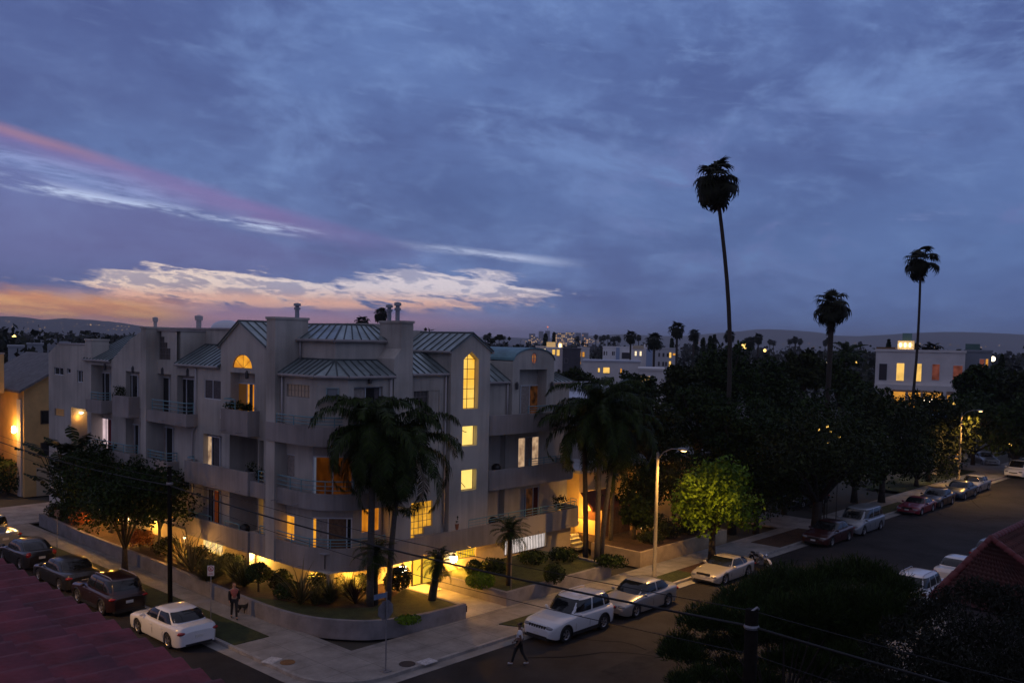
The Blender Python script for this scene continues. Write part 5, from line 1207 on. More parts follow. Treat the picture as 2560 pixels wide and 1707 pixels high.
# ================================================================ street furniture
M_GALV = mat('galvanised_steel', (.30, .30, .32), .5, metal=.6, var=.2, scale=6); M_WOOD = mat('creosoted_wood', (.010, .008, .007), .95, spec=.1, var=.4, scale=5, bump=.6, bscale=30)
M_CONCP = mat('concrete_post', (.20, .18, .15), .8, var=.15, scale=8)
def street_lamp(label, x, y, z0, h, reach, e, cone=1):
    t = thing('street_lamp', label, 'street lamp', (x, y, z0), 0, 'street lamps')
    b = MB(); b.tube([(0, 0, 0), (0, 0, .35), (0, 0, .36), (0, 0, h*.5), (0, 0, h)], [.17, .15, .115, .10, .075], 14); b.ball((0, 0, h), .09, 10, 6); b.build('pole', M_CONCP, t, smooth=True)
    b = MB(); b.tube([(0, 0, h-.35), (0, -reach*.28, h+.12), (0, -reach*.62, h+.34), (0, -reach, h+.38)], [.035, .03, .028, .028], 8); b.build('arm', M_GALV, t, smooth=True)
    b = MB(); b.ball((0, -reach-.22, h+.38), .34, 14, 8, (.42, 1.0, .28)); f = b.build('lamp_head', M_GALV, t, smooth=True)
    b = MB(); b.ball((0, -reach-.28, h+.32), .17, 12, 8, (.7, 1.1, .40)); b.build('lamp_glass', glow('sodium_glass', (1., .56, .20), 6.), f, smooth=True)
    lamp('street_light', (0, -reach-.28, h+.16), e, (1., .50, .11), .14, t, 'SPOT', spot_size=R(160), spot_blend=.6)
    return t
lx, ly, _ = at(1635, 1453, KZ)
street_lamp('tall concrete street lamp beside the silver sedan', lx, ly, KZ, 7.05, 1.35, 2300)
street_lamp('street lamp far up the street by the flat roofed white house', 75.3, 1.32, KZ, 7.0, 1.4, 2600)
sl = street_lamp('street lamp on the far pavement of the side street', -LW-.9, 14.5, KZ, 7.6, 1.4, 3000); sl.rotation_euler = (0, 0, R(90))
# stop sign seen from behind, with the street name blade above it
x_, y_, _ = at(964, 1677, KZ)
t = thing('stop_sign', 'grey back of a stop sign on its post under a street name blade', 'stop sign', (x_, y_, KZ))
b = MB(); b.box(-.17, .17, -.17, .17, 0, .03); b.tube([(0, 0, 0), (.0, 0, 3.15)], .03, 8); b.build('post', M_GALV, t)
b = MB(); o8 = [(.40*math.cos(R(22.5+45*k)), 2.42+.40*math.sin(R(22.5+45*k))) for k in range(8)]
vs = [(s, .045, z) for s, z in o8]+[(s, .052, z) for s, z in o8]; b.add(vs, [tuple(range(8)), tuple(range(15, 7, -1))]+[(k, (k+1) % 8, 8+(k+1) % 8, 8+k) for k in range(8)])
pl = b.build('sign_panel', mat('sign_back', (.22, .21, .23), .6, metal=.3, var=.2, scale=5), t)
b = MB(); vs = [(s*.96, .056, 2.42+(z-2.42)*.96) for s, z in o8]; b.add(vs, [tuple(range(7, -1, -1))]); b.build('red_face', mat('stop_red', (.35, .02, .02), .4), pl)
b = MB(); b.box(-.62, .02, -.012, .012, 2.93, 3.13); b.build('street_name_blade', mat('blue_blade', (.16, .23, .36), .5, var=.3, scale=5), t)
# parking sign
x_, y_, _ = at(527, 1549, KZ)
t = thing('parking_sign', 'white no parking sign on a thin post at the kerb', 'sign', (x_, y_, KZ), R(48))
b = MB(); b.tube([(0, 0, 0), (0, 0, 2.55)], .022, 8); b.build('post', M_GALV, t)
b = MB(); b.box(-.045, -.032, -.15, .15, 2.05, 2.52); pl = b.build('sign_panel', mat('white_sign', (.66, .66, .66), .5), t)
b = MB(); b.lathe([(.10, 0), (.125, 0)], (0, 0, 0), 24); b.box(-.06, -.03, -.07, .07, -.001, .001); b.box(-.03, .05, .01, .03, -.001, .001); b.box(-.03, .05, -.03, -.01, -.001, .001); b.tube([(-.085, -.085, 0), (.085, .085, 0)], .012, 4)
f = b.build('symbol', mat('sign_red', (.40, .03, .03), .5), pl, loc=(-.052, 0, 2.37)); f.rotation_euler = (0, R(-90), 0)
b = MB(); b.box(-.052, -.046, -.11, .11, 2.12, 2.135); b.box(-.052, -.046, -.09, .09, 2.17, 2.185); b.build('small_print', mat('sign_red', (.40, .03, .03)), pl)
x_, y_, _ = at(143, 1373, KZ)
t = thing('parking_sign', 'small sign on a thin dark post beside the black hatchback', 'sign', (x_, y_, KZ), R(48)); b = MB(); b.tube([(0, 0, 0), (0, 0, 2.4)], .022, 8); b.build('post', M_GALV, t)
b = MB(); b.box(-.04, -.03, -.15, .15, 1.98, 2.40); b.build('sign_panel', mat('brown_sign', (.20, .13, .10), .6), t)
# utility poles and the lines between them
ux_ = .85; uy_ = 14.1
t = thing('utility_pole', 'dark wooden utility pole beside the maroon SUV', 'utility pole', (ux_, uy_, KZ)); b = MB(); b.tube([(0, 0, 0), (-.03, -.02, 3.4), (-.06, -.04, 6.75)], [.115, .105, .095], 10); b.build('pole', M_WOOD, t, smooth=True)
b = MB(); b.tube([(-.16, -.05, 6.35), (.12, -.05, 6.35)], .03, 6); b.lathe([(.15, -.06), (.16, 0), (.15, .06)], (-.04, -.02, 5.95), 12); b.build('bracket', M_GALV, t)
nx, ny, _ = at(1880, 1528, 6.9)
t = thing('utility_pole', 'dark utility pole standing in front of the pine tree', 'utility pole', (nx, ny, 0)); b = MB(); b.tube([(0, 0, 0), (0, 0, 3.5), (0, 0, 6.95)], [.19, .17, .15], 12); b.build('pole', M_WOOD, t, smooth=True)
b = MB()
for zz, rr in ((6.55, .165),): b.lathe([(rr, -.05), (rr+.015, 0), (rr, .05)], (0, 0, zz), 12)
b.tube([(-.1, 0, 6.9), (.02, -.12, 7.02), (.12, -.1, 6.95)], .03, 5); b.build('pole_band', M_GALV, t)
M_CABLE = mat('cable_rubber', (.006, .006, .007), .7)
lpt = (ux_-.05, uy_-.05); d_ = Vector((lpt[0]-nx, lpt[1]-ny)); back = Vector((nx, ny))-d_*.55
ft = Vector(lpt)+d_*1.15
def wire(zl, zn, zf, zb, r, sag, nm, lab, grp='overhead lines along the side street'):
    b = MB(); pts = []
    segs = [((ft.x, ft.y, zf), (*lpt, zl)), ((*lpt, zl), (nx, ny, zn)), ((nx, ny, zn), (back.x, back.y, zb))]
    for a, c in segs:
        a, c = Vector(a), Vector(c)
        for i in range(13):
            f = i/12; p = a.lerp(c, f); p.z -= sag*4*f*(1-f)*(a-c).length/30; pts.append(p)
    b.tube(pts, r, 6); tag(b.build(nm, M_CABLE, smooth=True), lab, 'cable', grp)
wire(5.98, 6.55, 6.0, 6.7, .030, .35, 'overhead_cable', 'thickest black overhead cable slung between the two utility poles')
wire(6.3, 6.92, 6.4, 7.1, .011, .30, 'overhead_cable', 'thin overhead wire just above the thick cable')
wire(5.6, 5.9, 5.6, 6.0, .010, .45, 'overhead_cable', 'lowest thin overhead wire below the thick cable')
b = MB()
for f in (.24, .36):
    p = Vector((ft.x, ft.y, 0)).lerp(Vector((*lpt, 0)), f); b.tube([(p.x-.1*d_.normalized().x, p.y-.6*d_.normalized().y, 5.72), (p.x, p.y, 5.68), (p.x, p.y+.6*d_.normalized().y, 5.72)], [.05, .11, .05], 8)
# ================================================================ plants
def leafmat(name, dark, light, rough=.6):
    """leaves whose colour differs from leaf to leaf"""
    if name in MATS: return MATS[name]
    m = bpy.data.materials.new(name); t = nt(m); N = t.nodes; L = t.links
    out = N.new('ShaderNodeOutputMaterial'); b = N.new('ShaderNodeBsdfPrincipled'); L.new(b.outputs[0], out.inputs[0]); b.inputs['Roughness'].default_value = rough; b.inputs['Specular IOR Level'].default_value = .12
    g = N.new('ShaderNodeNewGeometry'); r = N.new('ShaderNodeValToRGB'); r.color_ramp.elements[0].color = (*dark, 1); r.color_ramp.elements[1].color = (*light, 1)
    L.new(g.outputs['Random Per Island'], r.inputs['Fac']); L.new(r.outputs[0], b.inputs['Base Color']); MATS[name] = m; return m
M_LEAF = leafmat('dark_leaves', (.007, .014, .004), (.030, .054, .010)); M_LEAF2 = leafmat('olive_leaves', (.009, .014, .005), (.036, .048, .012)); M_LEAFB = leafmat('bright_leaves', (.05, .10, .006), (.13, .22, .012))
M_PINE = leafmat('pine_needles', (.009, .019, .005), (.036, .062, .012)); M_OLIVE = leafmat('grey_leaves', (.009, .011, .008), (.026, .029, .020)); M_FROND = leafmat('palm_leaflets', (.008, .015, .004), (.036, .060, .010), .5)
M_FAN = leafmat('fan_palm_blades', (.006, .008, .004), (.016, .020, .008)); M_DEAD = leafmat('dead_fronds', (.012, .009, .005), (.035, .024, .012)); M_FLAX = leafmat('flax_blades', (.05, .05, .02), (.17, .13, .05)); M_PFLAX = leafmat('purple_flax_blades', (.025, .012, .012), (.06, .03, .025))
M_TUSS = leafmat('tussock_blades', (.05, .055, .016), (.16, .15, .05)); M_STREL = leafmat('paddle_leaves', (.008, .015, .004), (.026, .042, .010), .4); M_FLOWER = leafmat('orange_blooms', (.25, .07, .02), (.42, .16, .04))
M_BARK = mat('grey_bark', (.035, .028, .022), .95, var=.45, scale=5, bump=.8, bscale=25); M_PBARK = mat('palm_bark', (.045, .037, .030), .95, var=.35, scale=9, bump=.8, bscale=30); M_PALE = mat('pale_palm_trunk', (.075, .066, .058), .9, var=.25, scale=7, bump=.5)
def unit(n, rng):
    v = rng.normal(size=(n, 3)); return v/np.linalg.norm(v, axis=1)[:, None]
def leaves(C, Rd, n, size, rng, flat=.0, asp=.55, droop=0.):
    """n leaf quads scattered in clumps (centres C, radii Rd), denser toward the outside of each clump"""
    k = len(C); w = Rd**2; idx = rng.choice(k, n, p=w/w.sum()); d = unit(n, rng); rr = rng.random(n)**.42
    P = C[idx]+d*(Rd[idx]*rr)[:, None]*np.array([1, 1, .82])
    nr = unit(n, rng)*(1-flat)+d*.55; nr[:, 2] += flat; nr /= np.linalg.norm(nr, axis=1)[:, None]
    a = np.cross(nr, unit(n, rng)); a /= np.linalg.norm(a, axis=1)[:, None]; a[:, 2] -= droop; a /= np.linalg.norm(a, axis=1)[:, None]; b = np.cross(nr, a); b /= np.linalg.norm(b, axis=1)[:, None]
    s = size*(.6+.8*rng.random(n))[:, None]; V = np.stack([P-a*s*.5, P+b*s*asp*.5+a*s*.05, P+a*s*.5, P-b*s*asp*.5+a*s*.05], 1).reshape(-1, 3)
    return V, np.arange(4*n).reshape(n, 4)
def crown_clumps(rx, ry, rz, n, r, rng, low=-.5):
    d = unit(n*3, rng); d = d[d[:, 2] > low][:n]; rr = .62+.38*rng.random(len(d))
    C = d*rr[:, None]*np.array([rx, ry, rz]); R_ = r*(.65+.7*rng.random(len(d))); k = max(3, n//3)
    C2 = unit(k, rng)*.4*np.array([rx, ry, rz]); return np.vstack([C, C2]), np.concatenate([R_, np.full(k, r*1.15)])
def tree(label, x, y, h, rx, rz, leaf, n, m, trunk=.22, z0=0., seed=1, name='tree', cat='tree', group=None, clumps=26, cr=None, ry=None, low=-.5, base=None, lean=(0, 0), bark=None, flat=.0, droop=0., asp=.55):
    rng = np.random.default_rng(seed); t = thing(name, label, cat, (x, y, z0), 0, group); ry = ry or rx; cz = h-rz
    C, Rd = crown_clumps(rx, ry, rz, clumps, cr or rx*.36, rng, low); C = C+np.array([lean[0], lean[1], cz])
    V, F = leaves(C, Rd, n, leaf, rng, flat, asp, droop); np_mesh('crown', V, F, m, t)
    b = MB(); fork = base if base is not None else max(.6, cz-rz*.75)
    b.tube([(0, 0, -.1), (lean[0]*.05, lean[1]*.05, fork*.5), (lean[0]*.2, lean[1]*.2, fork)], [trunk*1.35, trunk, trunk*.85], 10)
    top = Vector((lean[0]*.2, lean[1]*.2, fork))
    for i in rng.choice(len(C), min(9, len(C)), replace=False):
        e = Vector(C[i]); mid = top.lerp(e, .5)+Vector((0, 0, .12*rz)); b.tube([top-Vector((0, 0, .15)), mid, e], [trunk*.55, trunk*.32, trunk*.10], 6)
    b.build('trunk', bark or M_BARK, t, smooth=True); return t
def shrub(label, x, y, z0, rx, rz, leaf, n, m, seed, group=None, name='shrub', cat='shrub', dense=True, ry=None, stem=.0):
    rng = np.random.default_rng(seed); t = thing(name, label, cat, (x, y, z0), 0, group)
    d = unit(n, rng); d[:, 2] = np.where(d[:, 2] < -.75, -d[:, 2], d[:, 2]); rr = (.80+.2*rng.random(n)) if dense else rng.random(n)**.4
    lump = 1+.10*np.sin(d[:, 0]*5+seed)*np.cos(d[:, 1]*4+seed*2); P = d*(rr*lump)[:, None]*np.array([rx, ry or rx, rz])+np.array([0, 0, rz*.92+stem])
    nr = d+unit(n, rng)*.7; nr /= np.linalg.norm(nr, axis=1)[:, None]; a = np.cross(nr, unit(n, rng)); a /= np.linalg.norm(a, axis=1)[:, None]; b = np.cross(nr, a)
    s = leaf*(.6+.8*rng.random(n))[:, None]; V = np.stack([P-a*s*.5, P+b*s*.3, P+a*s*.5, P-b*s*.3], 1).reshape(-1, 3)
    np_mesh('foliage', V, np.arange(4*n).reshape(n, 4), m, t); q = MB(); q.tube([(0, 0, -.05), (0, 0, rz*.5+stem), (rx*.3, 0, rz*1.2+stem)], [.05, .04, .02], 6)
    for k in range(4): a_ = k*1.6+seed; q.tube([(0, 0, .05+stem), (rx*.5*math.cos(a_), rx*.5*math.sin(a_), rz*1.1+stem)], [.03, .012], 5)
    q.build('stem', M_BARK, t); return t
def blades(n, L, w, rng, arch=.5, spread=1.0, seg=4, up=.2):
    """a tuft of arching sword leaves from the origin"""
    V = []; F = []
    for i in range(n):
        az = rng.random()*2*math.pi; el = R(88)-spread*rng.random()**.8*R(62); l = L*(.6+.5*rng.random()); d = np.array([math.cos(az), math.sin(az), 0]); s = np.array([-d[1], d[0], 0])
        p = d*.05*rng.random(); e = el; o = len(V)
        for k in range(seg+1):
            f = k/seg; ww = w*(1-f)**.7*(.5+.5*min(1, f*5))+.002; V += [p-s*ww*.5, p+s*ww*.5]; p = p+(d*math.cos(e)+np.array([0, 0, math.sin(e)]))*l/seg; e -= arch*(f+.2)*R(50)
        for k in range(seg): F.append((o+2*k, o+2*k+1, o+2*k+3, o+2*k+2))
    return np.array(V), np.array(F)
def tuft(label, x, y, z0, n, L, w, m, seed, arch=.5, spread=1., name='flax_plant', cat='plant', group=None):
    rng = np.random.default_rng(seed); V, F = blades(n, L*1.3, w*1.15, rng, arch, spread); o = np_mesh(name, V, F, m, None, (x, y, z0)); tag(o, label, cat, group); return o
def frond(L, n, ll, lw, rng, el0, bend, az, hang=.75, tip=.25):
    """one feather frond: an arching rib with leaflets that hang from it"""
    V = []; F = []; d = np.array([math.cos(az), math.sin(az), 0]); s = np.array([-d[1], d[0], 0]); p = np.zeros(3); e = el0; rib = [p.copy()]; N_ = 10
    for k in range(N_): p = p+(d*math.cos(e)+np.array([0, 0, math.sin(e)]))*L/N_; rib.append(p.copy()); e -= bend*(.35+1.3*k/N_)/N_*1.6
    rib = np.array(rib)
    for i in range(N_):
        o = len(V); r0 = .022*(1-i/N_)+.005; V += [rib[i]-s*r0, rib[i]+s*r0, rib[i+1]+s*r0, rib[i+1]-s*r0]; F.append((o, o+1, o+2, o+3))
    for k in range(n):
        f = .10+.90*k/(n-1); q = f*N_; i = min(N_-1, int(q)); b = rib[i]+(rib[i+1]-rib[i])*(q-i); t = rib[i+1]-rib[i]; t /= np.linalg.norm(t); l = ll*math.sin(math.pi*min(.97, .16+.80*f))**.6*(.8+.4*rng.random())
        for sg in (-1, 1):
            dv = s*sg*(.75+.3*rng.random())+t*(.55+.35*f)+np.array([0, 0, .1-.2*rng.random()]); dv /= np.linalg.norm(dv); m_ = b+dv*l*.5; dv2 = dv*(1-hang)+np.array([0, 0, -hang]); e2 = m_+dv2*l*.55
            w = np.cross(dv, [0, 0, 1.]); w = t*lw*.5; o = len(V); V += [b-w*.6, b+w*.6, m_+w, m_-w, e2+w*.15, e2-w*.15]; F += [(o, o+1, o+2, o+3), (o+3, o+2, o+4, o+5)]
    return np.array(V), np.array(F)
def merge(parts):
    V = []; F = []; o = 0
    for v, f in parts: V.append(v); F.append(f+o); o += len(v)
    return np.vstack(V), np.vstack(F)
def feather_palm(label, x, y, z0, h, L, nf, nl, ll, lw, seed, name='palm_tree', trunk=.15, lean=(0, 0), group=None, m=None, bark=None, droop=1.5, low=-35, tmul=1., hang=.75):
    rng = np.random.default_rng(seed); t = thing(name, label, 'palm tree', (x, y, z0), 0, group); parts = []; top = np.array([lean[0], lean[1], h])
    for i in range(nf):
        f = (i+.5)/nf; el = R(82)-(R(82)-R(low))*f**1.1+R(6)*(rng.random()-.5); az = i*2.39996+rng.random()*.5
        v, fc = frond(L*(.75+.3*rng.random()) if f > .15 else L*.7, nl, ll, lw, rng, el, droop*(.55+.4*rng.random()), az, hang); parts.append((v+top, fc))
    V, F = merge(parts); np_mesh('crown', V, F, m or M_FROND, t)
    b = MB(); k = 8; b.tube([(lean[0]*(i/k)**1.5, lean[1]*(i/k)**1.5, h*i/k-.05) for i in range(k+1)], [trunk*(1.25-.35*i/k)*tmul for i in range(k+1)], 10); b.ball((top[0], top[1], h+.05), trunk*1.15, 10, 8, (1, 1, 2.4)); b.build('trunk', bark or M_PALE, t, smooth=True); return t
def fan(Rl, nb, rng, spread=R(200), droop=.35):
    """a palmate leaf: blades joined for two thirds of their length, then split tips that hang"""
    V = []; F = []; hw_ = math.tan(spread/(nb-1)/2)*1.12
    for i in range(nb):
        a = -spread/2+spread*i/(nb-1); l = Rl*(.78+.22*math.cos(a*.7))*(.88+.2*rng.random()); d = np.array([math.cos(a), math.sin(a), 0]); s = np.array([-d[1], d[0], 0]); m_ = l*.60
        p1 = d*m_+np.array([0, 0, -.10*droop*l]); q = droop*(.55+.9*rng.random()); p2 = p1+d*l*.26+np.array([0, 0, -q*l*.42]); p3 = p2+d*l*.10+np.array([0, 0, -q*l*.55]); o = len(V)
        V += [-s*.004, s*.004, p1+s*m_*hw_, p1-s*m_*hw_, p2+s*m_*hw_*.55, p2-s*m_*hw_*.55, p3+s*.006, p3-s*.006]; F += [(o, o+1, o+2, o+3), (o+3, o+2, o+4, o+5), (o+5, o+4, o+6, o+7)]
    return np.array(V), np.array(F)
def fan_crown(Rl, pet, n, rng, nb=13, low=-50, skirt=26, sk=(1.3, .5)):
    parts = []; sp = []
    for i in range(n):
        f = (i+.5)/n; el = R(88)-(R(88)-R(low))*f**.85+R(22)*(rng.random()-.5); az = i*2.39996+rng.random()*.9; pl = pet*(.35+.8*rng.random())
        d = np.array([math.cos(az)*math.cos(el), math.sin(az)*math.cos(el), math.sin(el)]); s = np.array([-math.sin(az), math.cos(az), 0]); up = np.cross(d, s)
        end = d*pl+np.array([0, 0, -.10*pl*math.cos(el)]); v, fc = fan(Rl*(.85+.3*rng.random()), nb, rng, R(190+40*rng.random()), .18+.40*max(0, math.cos(el)))
        ta = el-R(25)-R(25)*rng.random(); dx = np.array([math.cos(az)*math.cos(ta), math.sin(az)*math.cos(ta), math.sin(ta)]); uz = np.cross(dx, s); v = end+v[:, :1]*dx+v[:, 1:2]*s+v[:, 2:3]*uz
        w = .034; pv = np.array([-s*w, s*w, end+s*w*.7, end-s*w*.7]); parts += [(pv, np.array([[0, 1, 2, 3]])), (v, fc)]
    for i in range(skirt):
        az = rng.random()*6.283; z_ = -.15-sk[0]*rng.random(); d = np.array([math.cos(az), math.sin(az), 0]); s = np.array([-d[1], d[0], 0]); v, fc = fan(Rl*.8, 9, rng, R(60), .1); dx = d*.28+np.array([0, 0, -.96]); v = d*.16+np.array([0, 0, z_])+v[:, :1]*dx*(.7+.6*rng.random())+v[:, 1:2]*s+v[:, 2:3]*d*.5; sp.append((v, fc))
    return merge(parts), merge(sp) if sp else None
def fan_palm(label, base, top, r0, r1, Rl, pet, n, seed, bend=(0, 0), skirt=26, sk=(1.3, .5), name='fan_palm', low=-50, collar=None, group='tall fan palms'):
    rng = np.random.default_rng(seed); t = thing(name, label, 'palm tree', base, 0, group); tv = np.array(top)-np.array(base)
    (V, F), S = fan_crown(Rl, pet, n, rng, low=low, skirt=skirt, sk=sk); np_mesh('crown', V+tv, F, M_FAN, t)
    if S: np_mesh('dead_skirt', S[0]+tv, S[1], M_DEAD, t)
    b = MB(); k = 14; pts = []; rr = []
    for i in range(k+1):
        f = i/k; q = math.sin(math.pi*f); pts.append((tv[0]*f+bend[0]*q, tv[1]*f+bend[1]*q, tv[2]*f-.2*(1-f))); rr.append(r0+(r1-r0)*f**.8)
    if collar: rr = [r if i < k*collar[0] else r*collar[1] for i, r in enumerate(rr)]
    b.tube(pts, rr, 10); b.build('trunk', M_PBARK, t, smooth=True); return t
# ---- the three tall fan palms
def palm_at(px, py_top, dist, py_base, **k): pass
def tall(label, pxb, pyb, pxt, pyt, **k):
    x, y, _ = at(pxb, pyb, 0); d = dist_xy(x, y); X_, Y_, Z_ = far(pxt, pyt, d); return fan_palm(label, (x, y, 0), (X_, Y_, Z_), **k)
tall('tallest fan palm with a shaggy crown and curving trunk', 1790, 1300, 1790, 455, r0=.21, r1=.13, Rl=1.08, pet=1.3, n=44, seed=3, bend=(.75, -.75), skirt=16, sk=(1.5, .5), low=-66)
tall('shorter fan palm with a thick collar of old leaf bases', 2060, 1215, 2080, 765, r0=.22, r1=.26, Rl=1.0, pet=1.25, n=38, seed=5, skirt=46, sk=(2.0, .6), low=-48)
tall('slender fan palm farthest right with a small round crown', 2258, 1175, 2302, 655, r0=.20, r1=.12, Rl=1.05, pet=1.35, n=38, seed=8, skirt=14, sk=(1.3, .5), low=-60, bend=(.3, -.3))
# ---- feather palms round the apartment building
feather_palm('big feather palm in front of the curved balconies, taller of two', 6.65, 6.3, GZ, 8.15, 3.95, 32, 64, .95, .06, 21, lean=(.05, 0), low=-58, droop=2.1)
feather_palm('feather palm with the thinner trunk left of the entrance path', 7.65, 6.2, GZ, 7.3, 4.2, 32, 64, .95, .06, 22, trunk=.12, lean=(.65, -.1), low=-62, droop=2.3)
x1_, y1_, _ = at(1492, 1400, GZ); feather_palm('middle trunk of the feather palm clump by the lit side stairs', x1_, y1_, GZ, 8.6, 4.1, 28, 58, .9, .06, 23, trunk=.13, lean=(.1, .1), low=-50, droop=2.1, group='feather palm clump')
feather_palm('leaning right hand trunk of the feather palm clump', x1_+.55, y1_+.1, GZ, 7.9, 4.1, 26, 56, .9, .06, 24, trunk=.12, lean=(.9, -.35), low=-50, droop=2.2, group='feather palm clump')
feather_palm('dark rear trunk of the feather palm clump', x1_-.1, y1_+.75, GZ, 7.6, 3.8, 24, 56, .9, .06, 25, trunk=.13, lean=(-.2, .2), low=-45, droop=2.1, bark=M_BARK, group='feather palm clump')
feather_palm('feather palm with drooping fronds beside the second garden wall', 26.2, 7.0, .85, 4.8, 2.8, 18, 44, .6, .045, 26, trunk=.11, lean=(.1, -.1), low=-40, droop=2.1)
xg_, yg_, _ = at(1120, 1500, GZ); feather_palm('squat date palm leaning beside the entrance path', 9.35, 5.0, GZ, 1.75, 1.15, 44, 30, .26, .022, 31, trunk=.17, lean=(.35, -.05), low=-55, droop=1.3, bark=M_BARK, name='date_palm', hang=.35)
x_, y_, _ = at(1272, 1462, GZ); feather_palm('squat date palm on the lawn in front of the barred window', x_, y_, GZ, 2.75, 1.35, 46, 30, .28, .022, 32, trunk=.13, low=-38, droop=1.2, bark=M_BARK, name='date_palm', hang=.35)
x_, y_, _ = at(938, 1510, GZ); feather_palm('squat date palm behind the stop sign', x_, y_, GZ, 2.35, 1.45, 46, 30, .3, .022, 33, trunk=.11, low=-55, droop=1.5, bark=M_BARK, name='date_palm', hang=.4)
b = MB(); x_, y_, _ = at(1277, 1478, GZ); b.tube([(0, 0, 0), (0, 0, 2.1)], .035, 6); tag(b.build('tree_stake', mat('stake_wood', (.25, .19, .11), .9), loc=(x_, y_, GZ)), 'pale wooden stake beside the lawn date palm', 'stake')
# ---- planted corner: flaxes, tussocks, clipped shrubs
def pt(px, py, z=GZ): x, y, _ = at(px, py, z); return x, y
fl = [('spiky green flax beside the utility pole', 455, 1408, 40, 1.6, .075, M_FLAX, .4), ('tall green flax at the left of the planted bed', 479, 1428, 46, 2.0, .085, M_FLAX, .35), ('golden flax glowing in front of the garage light', 752, 1510, 60, 1.75, .08, M_FLAX, .4), ('small purple flax near the corner of the bed', 888, 1508, 42, 1.25, .07, M_PFLAX, .3)]
for i, (lb, px, py, n, L_, w, m, a) in enumerate(fl): x, y = pt(px, py); tuft(lb, x, y, GZ, n, L_, w, m, 40+i, a, 1.05)
x, y = pt(646, 1478); shrub('dark clipped round shrub on a short stem in the planted bed', x, y, GZ, .62, .50, .10, 2600, M_LEAF, 50, stem=.45)
tg = 'grass tussocks in the planted bed'
for i, (lb, px, py, L_, n) in enumerate([('large pale tussock right of the tall green flax', 548, 1440, 1.25, 420), ('low tussock under the long first floor balcony', 590, 1452, 1.2, 480), ('tall tussock just left of the clipped round shrub', 612, 1465, 1.25, 460), ('wide tussock behind the parking sign', 520, 1455, 1.2, 460), ('tussock behind the small purple flax', 872, 1492, 1.15, 420), ('rounded tussock right of the golden flax', 825, 1508, 1.15, 460), ('small tussock between the golden flax and its neighbour', 790, 1512, .85, 300)]):
    x, y = pt(px, py); tuft(lb, x, y, GZ, n, L_, .024, M_TUSS, 60+i, .42, 1.0, 'grass_tussock', 'plant', tg)
x, y = pt(722, 1496); shrub('low dark bush left of the golden flax', x, y, GZ, .75, .42, .13, 1300, M_LEAF, 70)
for i, (px, py, rx_, rz_, lb) in enumerate([(700, 1470, .7, .5, 'leafy bush behind the low dark bush'), (795, 1480, .6, .55, 'leafy bush lit from behind right of the golden flax'), (850, 1470, .65, .6, 'leafy bush against the corner column'), (575, 1428, .8, .5, 'leafy bush under the garage lamp'), (905, 1478, .55, .45, 'leafy bush behind the squat date palm'), (500, 1412, .8, .55, 'leafy bush beside the tall green flax')]):
    x, y = pt(px, py); shrub(lb, x, y, GZ, rx_, rz_, .13, 1000, M_LEAF2, 170+i, dense=False)
x, y = pt(1005, 1480); shrub('clipped hedge block beside the lit entrance door', x, y+.35, GZ, .85, .62, .12, 2400, M_LEAF2, 71, name='hedge', cat='hedge', ry=.5)
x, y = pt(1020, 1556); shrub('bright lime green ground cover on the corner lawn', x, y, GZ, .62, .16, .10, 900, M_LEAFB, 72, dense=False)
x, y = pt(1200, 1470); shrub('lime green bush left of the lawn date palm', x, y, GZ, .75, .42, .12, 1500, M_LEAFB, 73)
x, y = pt(1185, 1441); shrub('dark round shrub under the second globe lamp', x, y, GZ, .48, .48, .09, 1600, M_LEAF, 74)
x, y = pt(1395, 1460); shrub('dark clipped shrub overhanging the low wall', x, y+.25, GZ, .58, .55, .09, 2200, M_LEAF, 75)
for i, (px, py, lb) in enumerate([(1330, 1408, 'dark low bush under the barred window'), (1408, 1400, 'dark spreading bush at the foot of the feather palm clump'), (1528, 1418, 'dark bush on the wall end near the lamp post'), (1235, 1430, 'dark bush behind the lime green bush')]):
    x, y = pt(px, py); shrub(lb, x, y, GZ, .95, .38, .14, 1100, M_LEAF, 76+i, dense=False)
# bird of paradise and small trees along the side street
t = thing('bird_of_paradise', 'giant bird of paradise with torn paddle leaves by the driveway', 'plant', (4.9, 35.2, GZ), 0)
rng = np.random.default_rng(90); V = []; F = []; st_ = MB()
for i in range(84):
    az = rng.random()*6.283; el = R(60+28*rng.random()); l = 1.2+4.2*rng.random(); d = np.array([math.cos(az)*math.cos(el), math.sin(az)*math.cos(el), math.sin(el)]); s = np.array([-math.sin(az), math.cos(az), 0]); b0 = np.array([rng.normal()*.35, rng.normal()*.5, 0]); p = b0+d*l
    st_.tube([tuple(b0), tuple(p)], [.05, .025], 5); ll_ = 1.3+.7*rng.random(); dd_ = d*.9+np.array([math.cos(az), math.sin(az), -.15])*.7; dd_ /= np.linalg.norm(dd_)
    for k in range(7):
        f0, f1 = k/7, (k+.86)/7
        for sg in (-1, 1):
            w0_ = .44*math.sin(math.pi*min(1, f0*.9+.08)); w1_ = .44*math.sin(math.pi*min(1, f1*.9+.08)); dz = np.array([0, 0, -.12*rng.random()-.04]); o = len(V); a0 = p+dd_*ll_*f0+np.array([0, 0, -.35*f0*f0]); a1 = p+dd_*ll_*f1+np.array([0, 0, -.35*f1*f1]); V += [a0, a1, a1+s*sg*w1_+dz, a0+s*sg*w0_+dz]; F.append((o, o+1, o+2, o+3))
np_mesh('leaves', np.array(V), np.array(F), M_STREL, t); st_.build('stems', M_LEAF, t)
x, y, _ = at(312, 1430, KZ)
tree('street tree with a wide dark crown on the grass strip beside the parked cars', x, y, 5.5, 3.0, 1.7, .20, 12000, M_LEAF, .15, KZ, 91, ry=4.2, clumps=46, cr=.95, base=1.4, droop=.3)
